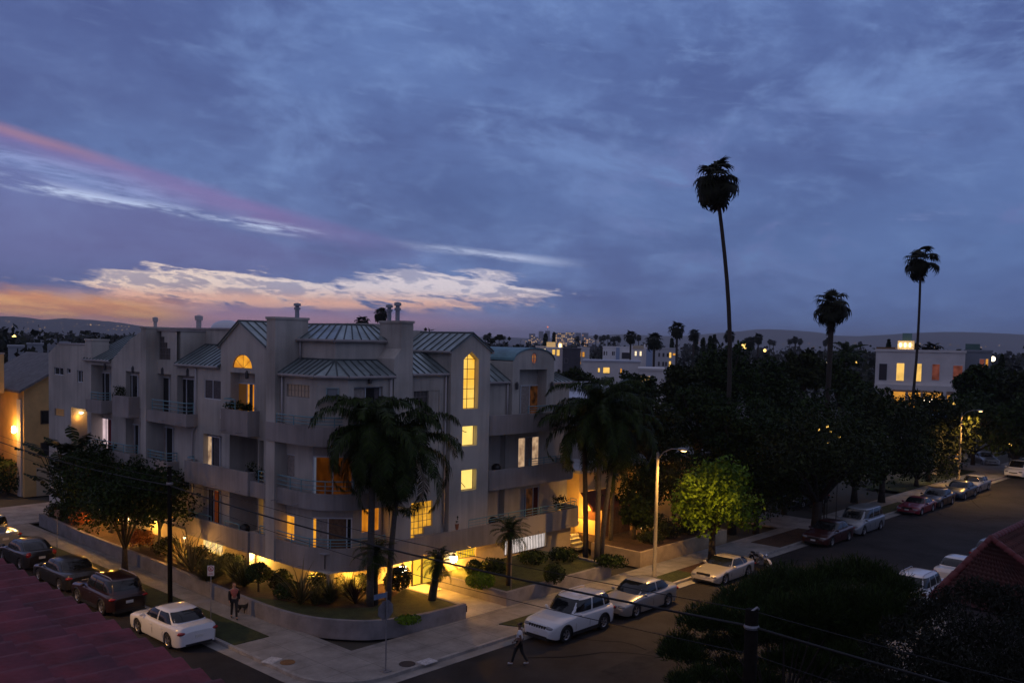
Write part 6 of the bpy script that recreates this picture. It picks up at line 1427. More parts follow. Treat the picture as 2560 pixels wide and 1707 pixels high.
for i, (lb, xx, yy, h_, rx_, rz_) in enumerate([('small dark tree left in the bed by the bird of paradise', 5.0, 32.2, 5.6, 2.0, 2.2), ('narrow dark tree against the lit ground floor', 5.2, 27.2, 5.6, 1.6, 2.3), ('bushy small tree behind the street tree', 4.9, 29.6, 5.0, 1.9, 2.0), ('dark bushy tree beside the utility pole', 4.9, 23.4, 4.5, 1.7, 1.6)]):
    tree(lb, xx, yy, h_, rx_, rz_, .18, 4600, M_LEAF, .09, GZ, 92+i, clumps=24, base=1.2, low=-.7, bark=M_PALE)
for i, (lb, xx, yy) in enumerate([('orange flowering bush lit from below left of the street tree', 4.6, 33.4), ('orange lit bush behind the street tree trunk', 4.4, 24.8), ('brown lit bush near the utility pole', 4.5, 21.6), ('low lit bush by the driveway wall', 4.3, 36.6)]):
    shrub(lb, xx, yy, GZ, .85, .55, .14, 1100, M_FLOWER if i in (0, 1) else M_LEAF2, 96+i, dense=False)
for i, (xx, yy) in enumerate([(4.6, 25.9), (5.4, 22.6), (4.7, 33.), (4.8, 29.8)]):
    b = MB(); b.lathe([(.06, 0), (.07, .14), (.05, .16)], (0, 0, 0), 10); o = b.build('garden_spotlight', mat('dark_bronze', (.05, .05, .055)), loc=(xx, yy, GZ)); tag(o, ['garden spotlight under the orange lit bush', 'garden spotlight near the tall green flax', 'garden spotlight by the orange flowering bush', 'garden spotlight below the bushy small tree'][i], 'spotlight', 'garden spotlights')
    lamp('garden_light', (xx, yy, GZ+.3), (22, 16, 14, 14)[i], (1., .44, .07), .06)
# ---- pine and grey bush close by, at the foot of the photographer's building
def near_tree(): pass
rng = np.random.default_rng(120)
def world_clumps(lst): return np.array([at(px, py, z) for px, py, z, r in lst]), np.array([r for *_, r in lst])
t = thing('pine_tree', 'dark pine with tufted branches in front of the street at lower right', 'pine tree', (3.2, -15.6, 0))
pc = [(1760, 1560, 3.4, .75), (1800, 1520, 3.6, .7), (1850, 1480, 3.9, .8), (1905, 1450, 4.1, .75), (1960, 1425, 4.2, .8), (2020, 1440, 4.3, .8), (2080, 1415, 4.4, .75), (2140, 1400, 4.5, .7), (2190, 1420, 4.5, .75), (2240, 1450, 4.4, .75), (2280, 1500, 4.2, .6), (2260, 1530, 4.0, .6), (2200, 1500, 4.1, .9), (2120, 1480, 4.1, .9), (2040, 1500, 4.0, .9), (1960, 1510, 3.8, .9), (1880, 1540, 3.5, .8), (1990, 1570, 3.5, .65), (2080, 1560, 3.6, .8), (2160, 1570, 3.6, .8), (2230, 1580, 3.7, .6),
      (1700, 1610, 2.6, .55), (1730, 1640, 2.5, .5), (1680, 1630, 2.5, .42), (1790, 1610, 2.8, .5), (1850, 1620, 2.8, .4), (2010, 1640, 2.9, .5), (2110, 1640, 3.0, .55), (1760, 1690, 2.2, .5), (1830, 1700, 2.2, .4), (1700, 1700, 2.2, .4), (2190, 1650, 3.1, .6), (1930, 1590, 3.0, .8), (1870, 1590, 2.9, .6), (2060, 1610, 3.0, .75), (2140, 1620, 3.0, .7), (1960, 1660, 2.5, .7), (2060, 1690, 2.5, .7), (1900, 1710, 2.1, .7), (2150, 1700, 2.6, .7), (1820, 1660, 2.3, .45)]
pc = [(a_, b_+(38 if b_ < 1560 else 10), c_, d_) for a_, b_, c_, d_ in pc]; C, Rd = world_clumps(pc); Rd = Rd*1.12; C2 = C-np.array([3.2, -15.6, 0])
rng = np.random.default_rng(121); n = 90000; idx = rng.choice(len(C2), n, p=Rd**2/np.sum(Rd**2)); d = unit(n, rng); d[:, 2] = np.abs(d[:, 2])*.8+d[:, 2]*.2; P = C2[idx]+d*(Rd[idx]*rng.random(n)**.5)[:, None]*np.array([1.12, 1.12, .95]); P += np.round(rng.normal(size=(n, 3))*2)*.02
a = d*.6+unit(n, rng)*.6+np.array([0, 0, .5]); a /= np.linalg.norm(a, axis=1)[:, None]; b_ = np.cross(a, unit(n, rng)); b_ /= np.linalg.norm(b_, axis=1)[:, None]; l = (.10+.16*rng.random(n))[:, None]; w = .028
V = np.stack([P-b_*w*.5, P+b_*w*.5, P+a*l+b_*w*.2, P+a*l-b_*w*.2], 1).reshape(-1, 3); np_mesh('crown', V, np.arange(4*n).reshape(n, 4), M_PINE, t)
q = MB(); q.tube([(0, 0, -.1), (.2, -.1, 1.2), (.6, .1, 2.6), (1.3, .2, 3.6)], [.24, .2, .15, .08], 10)
for i in range(0, len(C2), 1):
    e = Vector(C2[i]); s = Vector((.2, -.1, 1.2)).lerp(Vector((.9, .15, 3.0)), (i*37 % 10)/10); q.tube([s, s.lerp(e, .55)+Vector((0, 0, -.12)), e], [.05, .03, .012], 6)
q.build('trunk', mat('pine_bark', (.012, .009, .008), .95, spec=.1), t, smooth=True)
t = thing('grey_leaved_tree', 'grey green willowy tree covering the lower right corner', 'tree', (2.2, -20.5, 0))
pc = [(2190, 1620, 5., .5), (2240, 1570, 5.4, .5), (2310, 1530, 5.7, .55), (2370, 1500, 5.9, .55), (2430, 1470, 6.0, .5), (2480, 1490, 6.0, .6), (2540, 1510, 6., .7), (2400, 1580, 5.5, .8), (2300, 1620, 5.2, .8), (2500, 1600, 5.5, .9), (2220, 1690, 4.6, .7), (2320, 1700, 4.6, .8), (2430, 1680, 4.9, .9), (2550, 1680, 5., 1.), (2120, 1700, 4.3, .5), (2600, 1560, 5.8, .9), (2600, 1700, 5., 1.), (2350, 1640, 5.0, .8), (2480, 1740, 4.5, 1.), (2260, 1760, 4.2, .9)]
C, Rd = world_clumps(pc); V, F = leaves(C-np.array([2.2, -20.5, 0]), Rd, 26000, .16, np.random.default_rng(123), 0, .24, .9); np_mesh('crown', V, F, M_OLIVE, t)
q = MB(); q.tube([(0, 0, -.1), (.1, .1, 2.2), (.3, .3, 4.0)], [.2, .15, .08], 8)
for c in C: e = Vector(c)-Vector((2.2, -20.5, 0)); s = Vector((.1, .1, 2.2)); q.tube([s, s.lerp(e, .5)+Vector((0, 0, .4)), e], [.06, .04, .012], 5)
q.build('trunk', M_BARK, t, smooth=True)

for i, (xx, yy, lb) in enumerate([(4.5, 26.4, 'added lamp post hidden behind the street tree'), (4.5, 30.6, 'added unseen lamp post under the bushy small tree'), (4.35, 19.4, 'added unseen lamp post behind the utility pole')]):  # unseen lamp posts, added among the plants to warm the side pavement
    b = MB(); b.tube([(0, 0, 0), (0, 0, 1.35)], .025, 6); b.lathe([(.09, 1.5), (.10, 1.46), (.02, 1.52)], (0, 0, 0), 10); o = b.build('added_lamp_post', mat('dark_bronze', (.05, .05, .055)), loc=(xx, yy, GZ)); tag(o, lb, 'lamp', 'added unseen lamp posts'); g = MB(); g.ball((0, 0, 1.40), .06, 8, 6); g.build('lamp_glass', G_LAMP, o, smooth=True); lamp('garden_light', (xx-.13, yy, GZ+1.40), 130, (1., .45, .08), .06)
# ================================================================ roofs close to the photographer
M_TILE = mat('mauve_clay_tile', (.150, .022, .030), .75, var=.5, scale=2.6, bump=.4, bscale=25); M_TILE2 = mat('dark_red_tile', (.06, .016, .013), .8, var=.4, scale=1.4); M_CAP = mat('red_ridge_tile', (.12, .018, .018), .7, var=.25, scale=4)
def tile_field(p0, p1, q0, q1, pitch, course, amp, step, per=8):
    """barrel tiles laid on the slope eave p0-p1 / top q0-q1 as one relief"""
    p0, p1, q0, q1 = (np.array(v, float) for v in (p0, p1, q0, q1)); Lu = np.linalg.norm(p1-p0); Lv = max(np.linalg.norm(q0-p0), np.linalg.norm(q1-p1)); n = np.cross(p1-p0, q0-p0); n /= np.linalg.norm(n); n *= np.sign(n[2])
    nu = int(Lu/pitch*per); nc = max(1, int(Lv/course)); ts = []
    for c in range(nc): ts += [(c/nc, step), ((c+.5)/nc, step*.5), ((c+.998)/nc, 0.)]
    S = np.linspace(0, 1, nu+1); T = np.array([t for t, _ in ts]); O = np.array([o for _, o in ts]); c_id = np.repeat(np.arange(nc), 3)
    u = S[None, :]*Lu/pitch*2*np.pi; prof = amp*(np.sin(u)+.25*np.sin(2*u))+amp*.35*np.sin(c_id[:, None]*1.7+np.floor(S[None, :]*Lu/pitch)*2.3)*.4
    A = p0[None, None]+(p1-p0)[None, None]*S[None, :, None]; B = q0[None, None]+(q1-q0)[None, None]*S[None, :, None]; P = A+(B-A)*T[:, None, None]+n*(O[:, None]+prof)[..., None]
    k = nu+1; i, j = np.meshgrid(np.arange(len(T)-1), np.arange(nu), indexing='ij'); F = np.stack([i*k+j, i*k+j+1, (i+1)*k+j+1, (i+1)*k+j], -1).reshape(-1, 4); return P.reshape(-1, 3), F
ex, ez_ = -17.0, 11.02
t = thing('tiled_roof', 'mauve red barrel tile roof filling the lower left corner', 'roof', (ex, -24, ez_))
V, F = tile_field((ex, -12., ez_), (ex, -34, ez_-.55), (ex-7.5, -12., ez_+2.05), (ex-7.5, -34, ez_+1.5), .25, .46, .015, .12); np_mesh('tiles', V-np.array([ex, -24, ez_]), F, M_TILE, t, smooth=False)
b = MB(); b.add([(.12, 12, -.14), (.12, -10, -.69), (-7.5, -10, 1.25), (-7.5, 12, 1.85), (.12, 12, -.4), (.12, -10, -.95), (-7.5, -10, .9), (-7.5, 12, 1.5)], [(0, 1, 2, 3), (7, 6, 5, 4), (0, 4, 5, 1), (1, 5, 6, 2), (2, 6, 7, 3), (3, 7, 4, 0)]); b.build('eave_board', mat('eave_wood', (.06, .035, .03), .9), t)
b = MB(); b.box(-7.4, -.7, -10, 12, -11, -.7); b.build('wall', M_STUC2, t)
r0, r1 = (12.45, -18.35, 7.0), (27., -18.35, 7.0); e0, e1, f0, f1 = (9.4, -23.2, 5.0), (27, -23.2, 5.0), (9.9, -17.4, 5.4), (27, -17.0, 5.6)
t = thing('house', 'low house with a dark red tiled hip roof at the right edge', 'house', (18, -20, 0)); o3 = np.array([18, -20, 0])
V, F = tile_field(e0, e1, r0, r1, .26, .34, .032, .05); np_mesh('roof', V-o3, F, M_TILE2, t)
V, F = tile_field(f0, e0, r0, (12.46, -18.36, 7.0), .26, .34, .032, .05); np_mesh('roof', V-o3, F, M_TILE2, t)
b = MB(); b.add([tuple(np.array(v)-o3) for v in (f0, r0, r1, f1)], [(0, 1, 2, 3)]); b.build('roof', M_TILE2, t)
b = MB()
def caps(a, c, r=.10):
    a, c = Vector(a)-Vector(o3), Vector(c)-Vector(o3); n = max(2, int((c-a).length/.36))
    for i in range(n): p, q = a.lerp(c, i/n), a.lerp(c, (i+1.12)/n); b.tube([p, q], [r, r*1.25], 8)
caps(r0, r1); caps(f0, r0); caps(e0, r0); b.build('ridge_tile', M_CAP, t, smooth=True)
b = MB(); b.box(10.4-18, 26.5-18, -22.5+20, -17.7+20, 0, 5.1); b.build('wall', M_STUC2, t)
# ================================================================ neighbours
def part_box(nm, m, par, *a, **k): b = MB(); b.box(*a, **k); return b.build(nm, m, par)
M_TAN = mat('tan_stucco', (.58, .39, .17), .9, var=.15, scale=.8, bump=.3, bscale=30); M_SHING = mat('grey_shingle', (.15, .15, .16), .9, var=.3, scale=2, bump=.5, bscale=20)
# tan house past the driveway on the left
hx, hy, _ = at(61, 1243, 0); ztan = onx(61, 968, hx)[1]
t = thing('tan_house', 'tan house with a grey shingle roof and a bright wall lamp past the driveway', 'house', (hx, hy, 0))
b = MB(); gp = [(0, 0), (8.5, 0), (8.5, 8.75), (4.25, 11.2), (0, 8.75)]; b.add([(x, 0, z) for x, z in gp]+[(x, 11, z) for x, z in gp], [(0, 1, 2, 3, 4), (9, 8, 7, 6, 5), (0, 4, 9, 5), (1, 6, 7, 2)]); b.build('wall', M_TAN, t)
part_box('wall', M_TAN, t, -3.4, -1.45, 2.6, 6, 0, 9.); part_box('chimney', M_TAN, t, -1.75, -.75, 2.0, 3.2, 8.2, 11.3); part_box('chimney_cap', M_TRIM, t, -1.8, -.7, 1.95, 3.25, 11.3, 11.42)
b = MB(); sl = [(-.5, 8.52), (4.25, 11.35), (9., 8.52)]
for (x0, z0), (x1, z1) in zip(sl, sl[1:]): b.add([(x0, -.5, z0), (x1, -.5, z1), (x1, 11.5, z1), (x0, 11.5, z0), (x0, -.5, z0-.2), (x1, -.5, z1-.2), (x1, 11.5, z1-.2), (x0, 11.5, z0-.2)], [(0, 1, 2, 3), (7, 6, 5, 4), (0, 4, 5, 1), (3, 2, 6, 7), (0, 3, 7, 4), (1, 5, 6, 2)])
b.build('roof', M_SHING, t)
for (py0, py1) in ((1026, 1060), (1106, 1140)):
    x0, z1 = ony(101, py0, hy); _, z0 = ony(101, py1, hy); f = part_box('window', mat('dark_frame', (.05, .035, .03), .6), t, x0-hx, x0-hx+1.7, -.05, .03, z0, z1); part_box('pane', M_GLASS, f, x0-hx+.08, x0-hx+1.62, -.06, -.051, z0+.08, z1-.08)
wy_, wz_ = onx(42, 1073, hx-.05); wy_ -= hy
b = MB(); b.lathe([(.04, .30), (.15, .22), (.17, -.2), (.06, -.3)], (-.28, wy_, wz_), 10); f = b.build('wall_lamp', glow('bright_wall_lamp', (1., .80, .42), 14.), t, smooth=True); lamp('house_light', (-.55, wy_, wz_), 420, (1., .45, .07), .15, t)
part_box('pilaster', mat('pale_pilaster', (.5, .47, .45), .9), t, -.12, -.002, .4, 1.2, 0, ztan-1.)
part_box('garage_door', mat('cream_door', (.50, .42, .30), .7), t, .9, 3.6, -.06, -.002, 0, 2.3)
x, y, _ = at(20, 1235, 0); shrub('dark hedge in front of the tan house', x, y, 0, 1.7, 1.5, .2, 2600, M_LEAF, 140, name='hedge', cat='hedge')
x, y, _ = at(38, 1225, 0); shrub('rounded dark bush beside the lit wall of the tan house', x, y+1, 0, 1.2, 1.8, .2, 2000, M_LEAF, 141)

# house to the right of the apartments: side gate, steps, awning, fence
M_WARM = mat('warm_render', (.58, .42, .22), .9, var=.12, scale=1)
t = thing('neighbour_house', 'orange lit neighbouring building with a brown awning beside the apartments', 'house', (27, 10.4, 0))
part_box('wall', M_WARM, t, .2, 18, 0, 10, 0, 4.6); part_box('roof', mat('flat_pale_roof', (.34, .35, .38), .8, var=.2, scale=1), t, -.1, 18.3, -.3, 10.3, 4.6, 4.8)
b = MB(); b.add([(.3, -.02, 3.3), (3.2, -.02, 3.3), (3.4, -1.25, 2.45), (.1, -1.25, 2.45), (.1, -1.25, 2.2), (3.4, -1.25, 2.2)], [(0, 1, 2, 3), (3, 2, 5, 4), (0, 3, 4), (1, 5, 2)]); b.build('awning', mat('brown_awning', (.10, .028, .012), .85), t)
part_box('door', mat('brown_door', (.08, .03, .015), .7), t, 1.2, 2.2, -.04, .02, .8, 2.0)
for x_ in (.9, 2.6): b = MB(); b.ball((x_, -.75, 2.2), .09, 10, 8); b.build('lamp_glass', G_LAMP, t, smooth=True)
lamp('porch_light', (1.6, -.9, 2.0), 330, (1., .44, .06), .12, t)
for x_ in (6.,): b = MB(); b.ball((x_, -.2, 2.9), .09, 10, 8); b.build('lamp_glass', G_LAMP, t, smooth=True)
lamp('porch_light', (6, -.6, 2.7), 45, (1., .44, .06), .12, t)
t = thing('side_gate', 'pale lit gate at the top of the side steps', 'gate', (25.05, 10.1, .75)); b = MB()
for i in range(8): b.box(i*.11, i*.11+.05, 0, .03, 0, 1.5)
b.build('gate_bars', mat('cream_gate', (.6, .52, .3), .6), t); part_box('gate_frame', mat('cream_gate', (.6, .52, .3)), t, -.02, .9, .031, .06, 1.4, 1.48)
b = MB()
for i in range(4): b.box(25.0, 26.7, 8.7+.34*i, 10.1, .1+.17*i, .27+.17*i)
tag(b.build('side_steps', M_PAVE), 'short flight of orange lit steps beside the apartments', 'steps')
b = MB(); wallpath([(26.72, 10.3), (26.72, 8.2)], .2, 0, 1.75, b); tag(b.build('side_wall', M_WARM), 'warm rendered wall flanking the side steps', 'wall')
lamp('path_light', (25.8, 9.4, 2.0), 260, (1., .46, .06), .1)
wy0 = [(24.5, 7.2), (24.5, 3.55), (34.5, 3.55), (34.6, 5.5)]
tag(wallpath(wy0, .2, 0, .92).build('garden_wall', M_RET2), 'tan garden wall beyond the lamp post', 'garden wall'); sheet('planted_bed', [(24.65, 3.7), (34.4, 3.7), (34.4, 10.3), (26.9, 10.3), (24.65, 7.2)], .84, M_EARTH, .5)
t = thing('board_fence', 'dark red brown board fence behind the feather palm clump', 'fence', (26.6, 8.0, .84))
for i in range(14): part_box('board', mat('red_brown_board', (.06, .020, .012), .85, var=.4, scale=6), t, .22*i, .22*i+.205, (i % 2)*.012, .03+(i % 2)*.012, 0, 1.75)
part_box('rail', mat('red_brown_board', (.06, .02, .012)), t, 0, 3.08, .05, .09, .3, .4)
for i, (xx, yy, rx_, rz_) in enumerate([(27.5, 4.9, .9, .4), (29.6, 5.0, 1., .5), (31.6, 4.8, .9, .45), (33.2, 5.6, .9, .6), (30.4, 6.6, 1.1, .7)]):
    shrub(['dark bush behind the tan garden wall, first from the lamp post', 'dark bush behind the tan garden wall, second from the lamp post', 'dark bush behind the tan garden wall, third from the lamp post', 'dark bush at the far end of the tan garden wall', 'taller dark bush set back behind the tan garden wall'][i], xx, yy, .84, rx_, rz_, .13, 1200, M_LEAF2, 150+i, dense=False)
for i, (px, py) in enumerate(((1570, 1264), (1603, 1318), (1612, 1219), (1634, 1219), (1672, 1200))):
    x, z = ony(px, py, (9.2, 7.2, 10.2, 10.2, 10.25)[i]); b = MB(); b.lathe([(.04, .09), (.05, .16), (.01, .2)], (0, 0, 0), 8); b.tube([(0, 0, -.1), (0, 0, -max(.3, z-.84))] if z < 3 else [(0, .1, 0), (0, .4, 0)], .02, 5); g = MB(); g.ball((0, 0, 0), .09, 10, 8)
    o = b.build('garden_lamp', mat('dark_bronze', (.05, .05, .055)), loc=(x, ony and (9.2, 7.2, 10.2, 10.2, 10.25)[i]-.1, z)); g.build('lamp_glass', G_LAMP, o); tag(o, 'small warm lamp glowing among the plants behind the tan wall', 'lamp', 'lamps behind the tan garden wall'); lamp('garden_light', (x, (9.2, 7.2, 10.2, 10.2, 10.25)[i]-.35, z+.1), (45, 60, 30, 30, 80)[i], (1., .48, .08), .08)
def facing_block(name, label, cat, px0, px1, py_top, dist, depth, m, wins=(), base=0., roofm=None, rot=0., parts=(), group=None, trim=True):
    """a building turned toward the viewer: px0..px1 wide, roof line at py_top, dist metres away;
    wins: (fx0, fx1, z0 fraction, z1 fraction, material)"""
    pm = (px0+px1)/2; x, y, zt = far(pm, py_top, dist); a, c = far(px0, py_top, dist), far(px1, py_top, dist); w = math.hypot(a[0]-c[0], a[1]-c[1]); ang = math.atan2(c[1]-a[1], c[0]-a[0])+rot
    t = thing(name, label, cat, (x, y, base), ang, group); h = zt-base; part_box('wall', m, t, -w/2, w/2, 0, depth, 0, h)
    if trim: part_box('parapet', roofm or m, t, -w/2-.15, w/2+.15, -.15, depth+.15, h, h+.35)
    for f0, f1, g0, g1, wm in wins:
        f = part_box('window', M_ALU if dist < 200 else M_TRIM, t, -w/2+f0*w, -w/2+f1*w, -.08, .02, g0*h, g1*h); e = min(.06, (f1-f0)*w*.08); part_box('pane', wm, f, -w/2+f0*w+e, -w/2+f1*w-e, -.10, -.081, g0*h+e, g1*h-e)
    for p0, p1, q0, q1, d0, d1, pmat, nm in parts: part_box(nm, pmat, t, -w/2+p0*w, -w/2+p1*w, d0, d1, q0*h, q1*h)
    return t
M_WHITE = mat('white_render', (.88, .88, .88), .85, var=.08, scale=.3); M_OFFW = mat('offwhite_render', (.66, .65, .64), .85, var=.12, scale=.3); M_LBLUE = mat('pale_blue_panel', (.30, .40, .58), .7); M_DGREY = mat('dark_cladding', (.07, .07, .085), .8, var=.2, scale=.5); M_MARO = mat('maroon_wall', (.13, .025, .035), .8)
M_PALER = mat('pale_membrane_roof', (.46, .49, .56), .7, var=.12, scale=.4); M_WDARK = mat('far_dark_window', (.035, .035, .045), .3)
G_FAR = glow('far_warm_window', (1., .58, .14), 1.15, .35, .6); G_FARO = glow('far_orange_window', (1., .42, .06), .8, .5, .5); G_FARW = glow('far_pale_window', (1., .78, .50), 1.25); G_FARR = glow('far_red_window', (.35, .10, .07), .5, .6, .8)
# low flat roofs behind the feather palm clump
facing_block('flat_roofed_house', 'white sided house with a pale flat roof behind the feather palms', 'house', 1416, 1520, 1007, 66, 9, mat('board_siding', (.40, .36, .34), .8, var=.12, scale=.8), [(.18, .30, .72, .84, M_WDARK)], roofm=M_PALER, parts=[(0, 1, .93, .96, -.12, 0, M_TRIM, 'trim'), (0, 1, .80, .81, -.05, 0, M_DGREY, 'siding_line'), (0, 1, .875, .885, -.05, 0, M_DGREY, 'siding_line'), (.78, .98, .62, .70, -.06, 0, mat('teal_window_frame', (.25, .36, .38)), 'window')])
facing_block('flat_roofed_house', 'flat roofed building with maroon wall panels behind the white sided house', 'house', 1416, 1522, 981, 84, 9, M_MARO, [], roofm=M_PALER, parts=[(.13, .17, .80, 1., -.2, 0, M_PALER, 'pier'), (.42, .46, .8, 1., -.2, 0, M_PALER, 'pier'), (.58, .62, .8, 1, -.2, 0, M_PALER, 'pier')])
facing_block('flat_roofed_house', 'long low pale roof with a bright porch lamp beyond the maroon panels', 'house', 1416, 1524, 967, 104, 9, mat('peach_wall', (.40, .30, .22), .85), [(.70, .76, .90, .97, G_FARO)], roofm=M_PALER, parts=[(.80, .86, .86, .95, -.5, -.2, glow('porch_globe', (1., .85, .6), 7.), 'porch_lamp')])
# mid distance white apartment blocks
W3 = [(.02, .05, .80, .90, M_WDARK), (.08, .10, .80, .90, M_WDARK), (.21, .24, .80, .9, M_WDARK), (.25, .27, .8, .9, M_WDARK), (.315, .345, .78, .90, G_FARW), (.315, .345, .66, .75, G_FARW), (.43, .61, .72, .88, M_WDARK), (.72, .77, .80, .92, G_FARW), (.83, .88, .80, .92, G_FARW), (.02, .05, .56, .66, M_WDARK), (.08, .10, .56, .66, M_WDARK), (.21, .24, .56, .66, M_WDARK), (.25, .27, .56, .66, M_WDARK), (.43, .48, .56, .66, M_WDARK), (.54, .58, .56, .66, M_WDARK), (.78, .81, .54, .66, M_WDARK), (.82, .85, .54, .66, M_WDARK)]
facing_block('white_apartment_block', 'white modern apartment block with pale blue panels in the middle distance', 'apartment building', 1507, 1618, 869, 290, 22, M_WHITE, W3, parts=[(.30, .38, .3, 1.0, -.25, -.01, M_LBLUE, 'blue_panel'), (.68, .92, .98, 1.06, -.3, 3, mat('lit_parapet', (.6, .5, .35), .8), 'roof_box'), (.93, .96, 1., 1.1, 1, 3, M_WHITE, 'stair_head')])
facing_block('white_apartment_block', 'grey white block with a pale blue fin and tall bright stair windows', 'apartment building', 1619, 1694, 872, 286, 20, mat('grey_white_render', (.52, .54, .58), .85), [(.02, .10, .78, .93, G_FARW), (.02, .10, .56, .72, G_FARW), (.36, .42, .8, .9, M_WDARK), (.50, .57, .8, .9, M_WDARK), (.64, .72, .8, .9, M_WDARK), (.72, .80, .78, .92, G_FAR), (.72, .8, .56, .7, G_FAR), (.84, .95, .84, .9, G_FARO), (.36, .42, .57, .68, M_WDARK), (.50, .57, .57, .68, M_WDARK), (.60, .66, .57, .68, M_WDARK), (.72, .78, .36, .46, G_FAR)], parts=[(-.04, .16, .2, .99, -.35, -.09, M_LBLUE, 'blue_panel')])
facing_block('low_white_house', 'low white building with one bright amber window in front of the modern block', 'house', 1456, 1600, 905, 200, 14, M_OFFW, [(.27, .31, .76, .86, G_FAR), (.36, .48, .74, .88, G_FAR), (.66, .69, .74, .86, G_FARO)], roofm=M_PALER)
facing_block('small_white_house', 'small pale house with two amber windows low among the trees', 'house', 1596, 1660, 926, 150, 12, M_OFFW, [(.1, .3, .80, .9, G_FAR), (.34, .46, .80, .9, G_FAR), (.24, .48, .40, .60, G_FARO)])
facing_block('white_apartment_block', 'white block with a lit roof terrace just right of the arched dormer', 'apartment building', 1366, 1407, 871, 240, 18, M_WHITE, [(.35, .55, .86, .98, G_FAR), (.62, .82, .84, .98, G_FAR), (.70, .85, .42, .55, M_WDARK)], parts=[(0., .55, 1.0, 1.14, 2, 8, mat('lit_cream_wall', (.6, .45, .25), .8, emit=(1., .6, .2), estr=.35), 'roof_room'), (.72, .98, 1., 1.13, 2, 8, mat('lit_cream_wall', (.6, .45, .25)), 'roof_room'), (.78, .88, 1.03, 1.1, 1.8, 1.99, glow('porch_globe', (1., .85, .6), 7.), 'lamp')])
facing_block('lit_terrace', 'lit amber terrace canopy glowing behind the arched dormer', 'building', 1340, 1366, 868, 250, 10, M_OFFW, [(.1, .95, .90, .97, G_FARW)])
facing_block('dark_clad_block', 'dark grey unfinished block between the white buildings', 'building', 1407, 1452, 873, 236, 18, M_DGREY, [(.5, .52, .3, 1., M_WDARK), (.1, .3, .7, .8, M_WDARK)])
facing_block('small_white_house', 'small white block with a pair of amber windows left of the modern block', 'house', 1444, 1474, 871, 262, 12, M_OFFW, [(.1, .32, .80, .92, G_FARO), (.40, .60, .80, .92, G_FARO), (.12, .3, .62, .7, G_FARO)])
# modern white block on the right
facing_block('modern_white_block', 'modern white block with two rows of glowing amber windows behind the trees', 'apartment building', 2188, 2412, 880, 150, 18, M_OFFW,
    [(.04, .14, .66, .86, M_WDARK), (.24, .335, .66, .87, G_FAR), (.44, .53, .66, .87, G_FAR), (.64, .73, .68, .87, G_FARR), (.87, .98, .66, .86, G_FARR), (.20, .36, .32, .54, G_FARO), (.385, .53, .32, .54, G_FARO), (.55, .76, .32, .54, G_FARO), (.82, .87, .40, .52, G_FARO), (.60, .68, .04, .24, M_WDARK)],
    parts=[(.0, 1., .56, .62, -.9, 0, M_OFFW, 'balcony_slab'), (.55, .755, .43, .465, -.12, -.105, glow('string_of_bulbs', (1., .85, .55), 4., .7, 6.), 'string_lights'), (.17, .205, 0, .56, -.9, -.5, M_OFFW, 'column'), (.77, .81, 0, .56, -.9, -.5, M_OFFW, 'column'), (.24, .43, 1.0, 1.13, 3, 9, mat('lit_cream_wall', (.6, .45, .25)), 'roof_room'), (.29, .40, 1.13, 1.22, 4, 8, mat('teal_tank', (.10, .22, .24), .6), 'roof_tank'), (.0, .22, 1.0, 1.05, .5, 8, mat('rust_screen', (.16, .09, .04), .8), 'roof_screen')]
    +[(.265+.055*i, .28+.055*i, 1.06, 1.10, 2.7, 2.99, glow('porch_globe', (1., .85, .6), 7.), 'roof_lamp') for i in range(3)])
facing_block('grey_block', 'blue grey block half hidden at the right of the modern white block', 'building', 2412, 2480, 880, 165, 14, mat('blue_grey_render', (.20, .23, .27), .85), [(.55, .75, .80, .92, G_FARR), (.78, .88, .80, .92, G_FARO)], parts=[(.0, .55, 1., 1.10, 3, 4, mat('green_scaffold', (.08, .15, .14), .8), 'roof_screen')])
# white house with the blue flat roof by the far lamp
bx_, by_, _ = far(2330, 1130, 104)
t = facing_block('blue_roofed_house', 'white house with a flat blue roof and blazing porch lamp up the street', 'house', 2304, 2347, 1050, 106, 7, mat('porch_white', (.6, .56, .5), .85), [(.62, .72, .84, .9, G_FARW)], roofm=mat('blue_fascia', (.06, .15, .26), .6), parts=[(-.25, 1.4, .98, 1.10, -1.6, 7, mat('blue_fascia', (.06, .15, .26)), 'roof'), (-.2, 1.25, .30, .44, -1.7, 0, M_OFFW, 'porch_roof'), (.12, .45, .52, .78, -.3, -.02, glow('blazing_lamp', (1., .86, .55), 10.), 'porch_lamp')])
lamp('porch_light', (.0-.6, -1.2, 5.2), 240, (1., .75, .40), .2, t)
t = facing_block('gabled_house', 'grey roofed house with amber windows right of the blue roofed house', 'house', 2347, 2400, 1098, 108, 8, M_DGREY, [(.02, .28, .50, .82, G_FARO), (.78, .98, .45, .85, G_FARO)], trim=False); w_ = 53*108/2290
b = MB(); b.add([(-w_/2-.5, -.6, 1.9), (w_/2+.6, -.6, 1.9), (w_/2+.6, 8, 1.9), (-w_/2-.5, 8, 1.9), (-w_/2-.5, 3.5, 4.4), (0, 3.5, 4.4)], [(0, 1, 5, 4), (1, 2, 5), (2, 3, 4, 5), (3, 0, 4)]); b.build('roof', M_SHING, t)
for o_ in t.children:
    pass
# parked cars in the far drives
x, y, _ = at(2392, 1152, 0); car('suv', 'suv', 'pale car under the far street lamp in a driveway', x, y, 200, P_SILV, group='cars in driveways', detail=False)
x, y, _ = at(2462, 1160, 0); car('sedan', 'sedan', 'bluish silver car in the driveway at the far right', x, y, 215, P_SILV, group='cars in driveways', detail=False)
x, y, _ = at(2010, 1262, 0); car('sedan', 'sedan', 'dim grey car behind the dark tree trunk near the minivan', x, y, 170, P_GREY, group='cars in driveways', detail=False)
